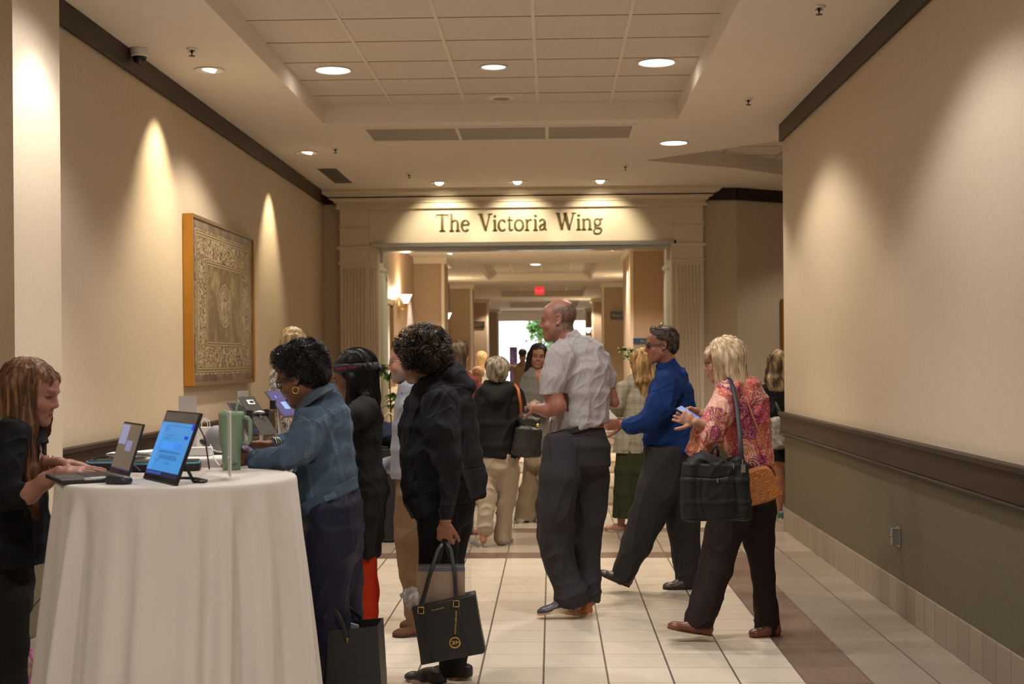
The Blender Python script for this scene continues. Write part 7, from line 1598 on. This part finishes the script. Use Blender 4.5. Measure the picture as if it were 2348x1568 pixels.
o = prism_px([(1386, 938), (1391, 934), (1416, 958), (1411, 966), (1400, 966)], 8.52, .002, plain('paper_white', (.72, .70, .68), .8, var=.01), 'paper', None, 0); tag(o, 'folded white paper in the blue-shirted man\'s hand', 'paper')
# handbag of the grey-haired woman, pattern backpack
Yh = 10.68; t = thing('handbag', 'black leather handbag on an orange strap at the grey-haired woman\'s side', 'bag', J(1210, 1065, Yh))
V_, Q_ = Field([cone(J(1212, 985, Yh), J(1206, 1040, Yh), (.11, .06, .03), (.12, .07, .03), RC, .03), cone(J(1200, 960, Yh), J(1228, 968, Yh), .05, .04, None, .03)], .007).mesh(1); V_ = fold(V_, Q_, .006, 12, (0, 0, 1), 2, 5); raw_mesh('bag_body', V_, Q_, M_LEATHER, t, tint=T1(V_, (.018, .019, .018)))
flat_strap([J(1196, 968, Yh - .03), J(1194, 925, Yh - .06), J(1188, 892, Yh - .06), J(1180, 880, Yh + .06)], .022, plain('orange_strap', (.36, .085, .015), .5), 'strap', t, .3)
MB().lathe([(0, 0), (.016, .002), (.012, .01), (0, .012)], Matrix.Translation(J(1233, 975, Yh - .06)) @ Matrix.Rotation(math.pi / 2, 4, 'X'), 16).build('clasp', M_GOLD, t, smooth=True)
Yk = 12.40; t = thing('backpack', 'black and white patterned backpack on the woman by the right wall corner', 'bag', J(1786, 1048, Yk))
V_, Q_ = Field([cone(J(1780, 965, Yk), J(1788, 1020, Yk), (.075, .08, .04), (.10, .09, .04), RC, .04)], .008).mesh(1); raw_mesh('bag_body', V_, Q_, M_MAND, t, tint=T1(V_, (.1, .1, .1)))
flat_strap([J(1768, 945, Yk), J(1778, 925, Yk + .0), J(1790, 950, Yk - .06), J(1800, 985, Yk - .08)], .035, M_BLACK, 'strap', t, .2)
# ------------------------------------------------------------------ wall and ceiling fittings
def art_mat():
    mt, nt, b = new_mat('rug_picture', .35, spec=.4); v, (x, y, z) = coords(nt)
    u = (y + 10.88 - 9.87) / 2.03; w_ = (z + 1.93 - 1.33) / 1.22
    du = u.min(u * -1 + 1) * 1.0; dw = w_.min(w_ * -1 + 1) * 1.0; d = du.min(dw * .9)
    n = noise(nt, mapped(nt, v, (1, .7, 1)), 26, 3, .6, 2.0); big = noise(nt, v, 4.5, 3, .6, 1.0)
    cream = (.36, .285, .175); dk = (.055, .035, .02); mid = (.20, .135, .065)
    flor = ramp(nt, n, [(.40, dk), (.47, mid), (.53, cream), (.62, (.44, .36, .24))])
    fieldc = ramp(nt, big, [(.3, (.075, .048, .02)), (.5, (.15, .10, .045)), (.72, (.34, .26, .13))])
    col = mix(nt, d.lt(.22), fieldc, flor)
    stripe = (d * 420).sin().gt(.1); bands = mix(nt, stripe, (.10, .07, .035), (.36, .28, .15))
    for a, c_ in ((.205, .235), (.055, .085)): col = mix(nt, d.gt(a) * d.lt(c_), col, bands)
    col = mix(nt, d.lt(.045), col, ramp(nt, big, [(.35, (.06, .035, .025)), (.65, (.22, .16, .12))]))
    mu = ((u - .5) / .12).abs(); mw = ((w_ - .5) / .155).abs(); md = (mu * mu + mw * mw); md2 = md + (n - .5) * .9
    col = mix(nt, md2.lt(1.0), col, dk); col = mix(nt, md2.lt(.86), col, cream); col = mix(nt, md2.lt(.70), col, mid); col = mix(nt, md2.lt(.60), col, flor)
    nt.links.new(col, b.inputs['Base Color']); return mt
t = thing('framed_picture', 'large gilt-framed rug picture hanging on the left wall', 'picture', (XL, 10.88, 1.93))
MB().box((XL + .005, 9.87, 1.335), (XL + .058, 11.90, 2.555)).build('canvas', art_mat(), t)
M_GILT = plain('gilt_frame', (.55, .27, .04), .35, metal=.6); b = MB()
b.box((XL, 9.84, 1.31), (XL + .072, 9.875, 2.58)); b.build('frame_side', M_GILT, t, bevel=.004); b = MB(); b.box((XL, 11.895, 1.31), (XL + .072, 11.93, 2.58)); b.build('frame_side', M_GILT, t, bevel=.004)
b = MB(); b.box((XL, 9.875, 1.305), (XL + .07, 11.895, 1.335)); b.build('frame_rail', plain('frame_brown', (.16, .10, .05), .4), t, bevel=.004); b = MB(); b.box((XL, 9.875, 2.555), (XL + .07, 11.895, 2.585)); b.build('frame_rail', plain('frame_brown', (.16, .10, .05), .4), t, bevel=.004)
for px, py, lb in ((440, 117, 'ceiling sprinkler beside the domed camera'), (769, 345, 'ceiling sprinkler beside the farther left spotlight'), (1878, 22, 'ceiling sprinkler nearest, above the right wall'), (1716, 232, 'ceiling sprinkler between the tray and the right wall crown'), (938, 404, 'ceiling sprinkler above the left end of the portal'), (1434, 385, 'small ceiling sprinkler above the end of the sign')):
    c_ = K(px, py - 6 if py > 30 else py - 8, CZ); t = thing('sprinkler', lb, 'sprinkler', c_, 'fire sprinklers in the soffit'); M_ = Matrix.Translation(c_)
    MB().lathe([(.036, 0), (.038, -.004), (.016, -.012)], M_, 24).build('escutcheon', M_TRIM, t, smooth=True); MB().lathe([(.008, 0), (.008, -.03), (.004, -.032), (.004, -.045), (.02, -.047), (.02, -.05), (0, -.05)], M_, 12).box((-.022, -.003, -.022), (.022, .003, -.018), M_).build('deflector', plain('sprinkler_bronze', (.05, .045, .04), .4, metal=.6), t)
c_ = K(320, 112, CZ); t = thing('security_camera', 'white domed security camera on the ceiling by the left crown', 'camera', c_); M_ = Matrix.Translation(c_)
MB().lathe([(0, 0), (.056, 0), (.060, -.004), (.056, -.045), (.046, -.052)], M_, 32).build('housing', plain('camera_white', (.72, .70, .68), .4), t, smooth=True, autos=40)
MB().lathe([(.045, -.05), (.040, -.078), (.024, -.092), (0, -.096)], M_, 28).build('dome', plain('smoked_dome', (.012, .012, .013), .1), t, smooth=True)
# slatted grille, triple return grille, ceiling speaker
t = thing('air_vent', 'small slatted air vent in the ceiling by the left crown corner', 'vent', (-2.32, 14.5, CZ)); b = MB()
b.box((-2.44, 13.95, CZ - .006), (-2.42, 15.15, CZ)); b.box((-2.22, 13.95, CZ - .006), (-2.20, 15.15, CZ)); b.box((-2.44, 13.93, CZ - .006), (-2.20, 13.96, CZ)); b.box((-2.44, 15.13, CZ - .006), (-2.20, 15.16, CZ)); b.build('frame', M_CEIL, t)
MB().box((-2.42, 13.96, CZ - .001), (-2.22, 15.13, CZ)).build('backing', M_BLACK, t); b = MB()
for k in range(9): b.box((-2.415 + k * .022, 13.96, CZ - .006), (-2.405 + k * .022, 15.13, CZ - .001))
b.build('slat_panel', plain('slat_grey', (.16, .145, .12), .5), t)
t = thing('return_grille', 'long three-panel return grille in the ceiling beyond the tray', 'vent', (-.43, 11.93, CZ)); b = MB(); gx0, gx1, gy0, gy1 = -1.62, .74, 11.60, 12.24
for x in (gx0, gx0 + .80, gx0 + 1.58, gx1 - .03): b.box((x, gy0, CZ - .012), (x + .03, gy1, CZ))
b.box((gx0, gy0 - .03, CZ - .012), (gx1, gy0, CZ)); b.box((gx0, gy1, CZ - .012), (gx1, gy1 + .03, CZ)); b.build('frame', M_CEIL, t, bevel=.002)
def grille_mat():
    mt, nt, b = new_mat('grille_mesh', .6); v, (x, y, z) = coords(nt); nt.links.new(mix(nt, (y * 190).sin().gt(.0), (.26, .235, .195), (.36, .33, .285)), b.inputs['Base Color']); return mt
for k, (a_, c2) in enumerate(((gx0 + .03, gx0 + .80), (gx0 + .83, gx0 + 1.58), (gx0 + 1.61, gx1 - .03))): MB().box((a_, gy0, CZ - .004), (c2, gy1, CZ)).build('grille_panel', grille_mat() if k == 0 else bpy.data.materials['grille_mesh'], t)
c_ = K(1150, 225, TZ); t = thing('ceiling_speaker', 'round ceiling speaker at the far end of the tray', 'speaker', c_); M_ = Matrix.Translation(c_)
MB().lathe([(.12, 0), (.118, -.006), (.07, -.008)], M_, 32).build('rim', M_CEIL, t, smooth=True); MB().lathe([(.072, -.007), (0, -.009)], M_, 32).build('grille', plain('speaker_mesh', (.33, .29, .24), .7), t)
t = thing('wall_outlet', 'steel outlet cover low on the green part of the right wall', 'outlet', (XR, 7.88, .44))
MB().box((XR - .006, 7.845, .385), (XR, 7.915, .50)).build('plate', M_METAL, t, bevel=.002); MB().box((XR - .045, 7.86, .40), (XR - .005, 7.90, .495)).lathe([(0, 0), (.006, 0), (.006, .01), (0, .01)], Matrix.Translation((XR - .045, 7.875, .45)) @ Matrix.Rotation(-math.pi / 2, 4, 'Y'), 10).build('flip_cover', M_METAL, t, bevel=.002)
# display on the slanted wall of the side hall
t = thing('wall_display', 'tall gilt-edged display screen on the slanted wall behind the right wall corner', 'display', J(1800, 750, 16.1))
a2 = Vector((2.19, YP + .1, 0)); d2 = (Vector((7.5, YP + 3.4, 0)) - a2).normalized(); n2 = Vector((d2.y, -d2.x, 0))
P_ = J(1793, 750, 16.3); s0 = (P_ - a2).dot(d2) + .02
Md = frame(a2 + d2 * s0 + n2 * .005, d2, (0, 0, 1)); sgn = 1 if (Md.to_3x3() @ Vector((0, 1, 0))).dot(n2) > 0 else -1
sbox(MB(), 0, 1.15, .62, 2.19, 0, .05, Md, sgn).build('frame', M_GILT, t, bevel=.004); sbox(MB(), .035, 1.18, .585, 2.16, .045, .052, Md, sgn).build('panel', plain('display_maroon', (.04, .012, .014), .3), t)
sbox(MB(), .04, 2.07, .16, 2.12, .05, .054, Md, sgn).build('lit_text_block', plain('display_glow', (.3, .4, .6), .3, emit=(.45, .65, 1.0), es=1.0), t)
# ------------------------------------------------------------------ farther things
t = thing('draped_table', 'low table draped in black behind the reaching bearded man', 'table', (-1.72, 11.35, 0)); MB().box((-2.2, 11.05, .72), (-1.15, 11.7, .75)).build('tabletop', M_BLACK, t)
vs = []; fs = []; b = MB(); per = []
for (x0, y0), (x1, y1) in zip(((-2.2, 11.05), (-1.15, 11.05), (-1.15, 11.7), (-2.2, 11.7)), ((-1.15, 11.05), (-1.15, 11.7), (-2.2, 11.7), (-2.2, 11.05))):
    for k in range(24): per.append((x0 + (x1 - x0) * k / 24, y0 + (y1 - y0) * k / 24, (y1 - y0, -(x1 - x0))))
for z_ in (.755, .4, .01):
    for k, (x, y, nn) in enumerate(per):
        l_ = math.hypot(*nn); q_ = (.012 + .018 * (1 - z_ / .75) * (1 + math.sin(k * 1.7))) / l_; vs.append((x + nn[0] * q_, y + nn[1] * q_, z_))
n = len(per); b.add(vs, [(i * n + k, i * n + (k + 1) % n, (i + 1) * n + (k + 1) % n, (i + 1) * n + k) for i in (0, 1) for k in range(n)] + [tuple(range(n))]); b.build('black_cover', M_BLACKCLOTH, t, smooth=False)
c0 = A((J(893, 990, 11.3).x, 11.3, .765)); V_, Q_ = Field([ball(c0 + A((0, 0, .10)), (.12, .10, .11), (1, 0, 0), .03), ball(c0 + A((.05, 0, .07)), (.12, .1, .08), (1, 0, 0), .03), cutp(c0 + A((0, 0, .004)), (0, 0, -1))], .01).mesh(1); V_ = fold(V_, Q_, .012, 10, (0, 0, 1), 2, 4)
t = thing('duffel_bag', 'navy bag on the black draped table', 'bag', c0); raw_mesh('bag_body', V_, Q_, M_CLOTH, t, tint=T1(V_, (.022, .03, .065))); MB().tube([Vector(c0) + Vector((x, 0, z)) for x, z in ((-.06, .18), (-.05, .25), (0, .285), (.05, .25), (.06, .18))], .008, 8).build('handle', plain('cream_strap', (.55, .42, .25), .6), t, smooth=True)
M_LEAF = plain('leaf_green', (.06, .22, .02), .4, var=.25); M_POT = plain('clay_pot', (.16, .12, .09), .6)
def leaf(b, p, d, L_, w_, droop=.4):
    p = Vector(p); d = Vector(d).normalized(); s_ = d.cross(Vector((0, 0, 1))); s_ = s_.normalized() if s_.length > .01 else Vector((1, 0, 0)); vs = []; n = 6
    for k in range(n + 1):
        u = k / n; c_ = p + d * L_ * u - Vector((0, 0, droop * L_ * u * u)); ww = w_ * math.sin(math.pi * min(1, u * .93 + .07)) ** .8; up_ = Vector((0, 0, 1)) * ww * .3
        vs += [c_ - s_ * ww + up_, c_, c_ + s_ * ww + up_]
    b.add(vs, [(3 * k + j, 3 * k + j + 1, 3 * k + 4 + j, 3 * k + 3 + j) for k in range(n) for j in (0, 1)])
def plant(px, py, Y, label, clusters, seed=1, name='potted_plant'):
    top = J(px, py, Y); t = thing(name, label, 'plant', (top.x, Y, 0), 'slender potted plants'); rng = random.Random(seed)
    MB().lathe([(0, 0), (.12, 0), (.16, .26), (.17, .28), (.15, .28), (.14, .24), (0, .24)], Matrix.Translation((top.x, Y, 0)), 24).build('pot', M_POT, t, smooth=True, autos=40)
    b = MB(); st = [(top.x, Y, .22), (top.x + .02, Y, top.z * .5), (top.x, Y, top.z)]; b.tube(st, [.012, .009, .006], 8)
    lb = MB()
    for cx, cy in clusters:
        q_ = J(cx, cy, Y); base = Vector((top.x, Y, q_.z - .10)); b.tube([base, q_], .005, 6)
        for k in range(9):
            a = rng.uniform(0, 6.28); leaf(lb, q_, (math.cos(a), math.sin(a) * .8, rng.uniform(-.1, .9)), rng.uniform(.09, .15), rng.uniform(.018, .03))
    b.build('stem', plain('stem_brown', (.08, .07, .03), .6), t, smooth=True); o = lb.build('leaves', M_LEAF, t); sd = o.modifiers.new('thick', 'SOLIDIFY'); sd.thickness = .0012
plant(893, 858, 13.6, 'tall thin potted plant with bright leaves at the left portal jamb', [(880, 850), (893, 862), (870, 845), (905, 908), (900, 930), (912, 920)], 3)
plant(1452, 822, 17.3, 'leafy potted plant by the right corridor column', [(1432, 803), (1448, 806), (1438, 820), (1460, 828)], 5)
plant(1541, 745, 17.6, 'potted plant peeking above the blue-shirted man\'s head', [(1538, 738), (1534, 742)], 7)
# board with a blue head
t = thing('poster_board', 'white notice board with a blue heading behind the blue-shirted man', 'board', (J(1505, 800, 18.4).x, 18.4, 0)); x0, x1, zt, zb = J(1452, 780, 18.4).x, J(1561, 780, 18.4).x, J(1500, 775, 18.4).z, J(1500, 788, 18.4).z
MB().box((x0, 18.4, .75), (x1, 18.42, zb)).build('sheet', plain('poster_white', (.50, .45, .40), .6, var=.01), t); MB().box((x0, 18.395, zb), (x1, 18.42, zt)).build('heading', plain('poster_blue', (.05, .11, .30), .5), t)
MB().tube([(x0 + .05, 18.43, 0), (x0 + .05, 18.43, .9)], .012, 8).tube([(x1 - .05, 18.43, 0), (x1 - .05, 18.43, .9)], .012, 8).box((x0 - .02, 18.3, 0), (x1 + .02, 18.55, .02)).build('stand', M_METAL, t)
curve_text('Re', lambda u, v: Vector((J(1469, 786, 18.39).x + u, 18.392, zb + .018 + v)), .055, plain('pale_print', (.55, .45, .42), .5), t, 'heading_text')
# exit sign, wall plaques
t = thing('exit_sign', 'red exit sign hanging over the corridor', 'sign', (J(1237, 666, 33).x, 33, J(1237, 666, 33).z)); ec = J(1237, 666, 33)
MB().box((ec.x - .11, 33, ec.z - .09), (ec.x + .11, 33.05, ec.z + .09)).build('housing', plain('exit_red', (.3, .01, .01), .4, emit=(1, .025, .03), es=.42), t); MB().tube([(ec.x, 33.02, ec.z + .09), (ec.x, 33.02, 3.36)], .012, 8).box((ec.x - .06, 33, ec.z + .09), (ec.x + .06, 33.05, ec.z + .12)).build('bracket', M_BLACK, t)
curve_text('EXIT', lambda u, v: Vector((ec.x - .094 + u, 32.996, ec.z - .04 + v)), .092, plain('exit_letters', (.6, .1, .1), .4, emit=(1, .16, .14), es=.5), t, 'exit_letters')
for i, (px, py, Y_, w_, h_, txt, lb) in enumerate(((1097, 744, 38.14, .36, .18, '', 'dark lettered plaque on a left corridor column'), (1420, 723, 30.42, .38, .18, 'Rest Ro', 'dark plaque with gold letters by the right corridor column'))):
    c_ = J(px, py, Y_); t = thing('wall_plaque', lb, 'sign', c_); MB().box((c_.x - w_ / 2, Y_, c_.z - h_ / 2), (c_.x + w_ / 2, Y_ + .04, c_.z + h_ / 2)).build('plate', plain('plaque_black', (.02, .016, .012), .4), t)
    if txt: curve_text(txt, lambda u, v: Vector((c_.x - .16 + u, Y_ - .004, c_.z - .03 + v)), .10, plain('plaque_gold', (.45, .33, .14), .5), t, 'lettering')
    else: MB().box((c_.x - .15, Y_ - .004, c_.z + .01), (c_.x + .12, Y_, c_.z + .04)).box((c_.x - .15, Y_ - .004, c_.z - .05), (c_.x + .06, Y_, c_.z - .02)).build('raised_line', plain('plaque_dim', (.09, .065, .03), .5), t)
# sconces and mirror on the corridor's left wall
def sconce(x, y, z, s_, label, w_=8):
    t = thing('wall_sconce', label, 'wall lamp', (x, y, z), 'fluted glass sconces'); M_ = Matrix.Translation((x + s_ * .11, y, z))
    M_SG = plain('sconce_glass', (.9, .85, .7), .3, emit=(1, .85, .55), es=1.6)
    MB().lathe([(.03, -.06), (.05, -.02), (.09, .06), (.10, .075), (.095, .07), (.04, -.01)], M_, 20).build('glass_shade', M_SG, t, smooth=True)
    MB().lathe([(0, -.16), (.015, -.15), (.02, -.10), (.034, -.062), (.03, -.05)], M_, 16).tube([(x, y, z - .12), (x + s_ * .06, y, z - .15), (x + s_ * .11, y, z - .13)], .010, 8).box((x - .01 if s_ > 0 else x - .02, y - .04, z - .28), (x + .02 if s_ > 0 else x + .01, y + .04, z - .02)).build('bracket', M_GOLD, t, smooth=True)
    point('sconce_bulb', (x + s_ * .11, y, z + .10), w_, (1, .82, .5), .04, t)
sconce(HL, 20.2, 2.40, 1, 'lit fluted sconce above the gilt mirror', 14); sconce(HL, 28.2, 2.40, 1, 'lit sconce deeper along the left corridor wall')
sconce(HR, 27.6, 2.35, -1, 'lit sconce on the right corridor wall, nearer'); sconce(1.16, 38.6, 2.3, -1, 'lit sconce on the far right corridor column')
t = thing('wall_mirror', 'tall gilt-framed mirror on the left corridor wall', 'mirror', (HL, 18.6, 1.75)); MB().box((HL, 18.15, 1.2), (HL + .03, 19.1, 2.28)).build('glass', plain('mirror_glass', (.8, .8, .78), .03, metal=1, var=.0), t)
MB().box((HL, 18.07, 1.12), (HL + .06, 18.17, 2.36)).box((HL, 19.08, 1.12), (HL + .06, 19.18, 2.36)).box((HL, 18.07, 1.12), (HL + .06, 19.18, 1.22)).box((HL, 18.07, 2.26), (HL + .06, 19.18, 2.36)).build('frame', plain('dull_gilt', (.34, .24, .12), .4, metal=.5), t, bevel=.01)
# purple banner and the bright glazed end of the corridor
c_ = J(1178, 900, 44); t = thing('roll_up_banner', 'purple roll-up banner near the glazed end of the corridor', 'banner', (c_.x, 44, 0)); zt = J(1178, 795, 44).z
def banner_mat():
    mt, nt, b = new_mat('banner_print', .5); v, (x, y, z) = coords(nt); n_ = noise(nt, v, 9, 2); col = ramp(nt, n_, [(.35, (.11, .06, .26)), (.65, (.32, .24, .52))]); nt.links.new(mix(nt, z.lt(.7), col, (.6, .6, .7)), b.inputs['Base Color']); return mt
MB().box((c_.x - .13 - .0, 44, .06), (c_.x + .13, 44.01, zt)).build('print', banner_mat(), t); MB().box((c_.x - .16, 43.92, 0), (c_.x + .16, 44.1, .07)).build('foot', M_METAL, t)
b = MB()
for x in (HL, -1.15, -.05, 1.05, HR): b.box((x - .05, 61.9, 0), (x + .05, 62.0, 4.4))
for z_ in (0, 2.3, 4.35): b.box((HL, 61.9, z_), (HR, 62.0, z_ + .08))
for y_ in (48, 50.4, 52.8, 55.2, 57.6, 60):
    b.box((HL - .35, y_ - .06, 0), (HL - .25, y_ + .06, 4.4)); b.box((HR + .25, y_ - .06, 0), (HR + .35, y_ + .06, 4.4)); b.box((HL - .35, y_ - .04, 4.2), (HR + .35, y_ + .04, 4.4))
for z_ in (2.3, 4.3): b.box((HL - .34, 47, z_), (HL - .26, 62, z_ + .08)); b.box((HR + .26, 47, z_), (HR + .34, 62, z_ + .08))
b.build('window_1', plain('atrium_white_frame', (.75, .75, .74), .5, var=.01), kind=S)
def tree(x, y, h_, r_, label, seed):
    t = thing('garden_tree', label, 'tree', (x, y, 0), 'young trees outside the glazed end'); rng = random.Random(seed)
    MB().tube([(x, y, 0), (x + .04, y, h_ * .5), (x, y, h_ * .8)], [.07, .05, .03], 8).build('trunk', plain('bark', (.28, .22, .14), .8), t, smooth=True); lb = MB()
    for k in range(420):
        a = rng.uniform(0, 6.28); e = rng.uniform(-1, 1); rr = r_ * rng.random() ** .4; q_ = Vector((x + rr * math.cos(a) * math.sqrt(1 - e * e), y + rr * math.sin(a) * math.sqrt(1 - e * e), h_ * .8 + rr * e * .8)); leaf(lb, q_, (rng.uniform(-1, 1), rng.uniform(-1, 1), rng.uniform(-.4, .8)), .22, .06)
    lb.build('foliage', plain('tree_leaf', (.16, .34, .08), .5, var=.3), t)
tree(-.42, 52.5, 3.4, .55, 'young tree beyond the glazed end, nearer the banner', 1); tree(.1, 57, 2.6, .9, 'bushy young tree beyond the glazed end', 2)
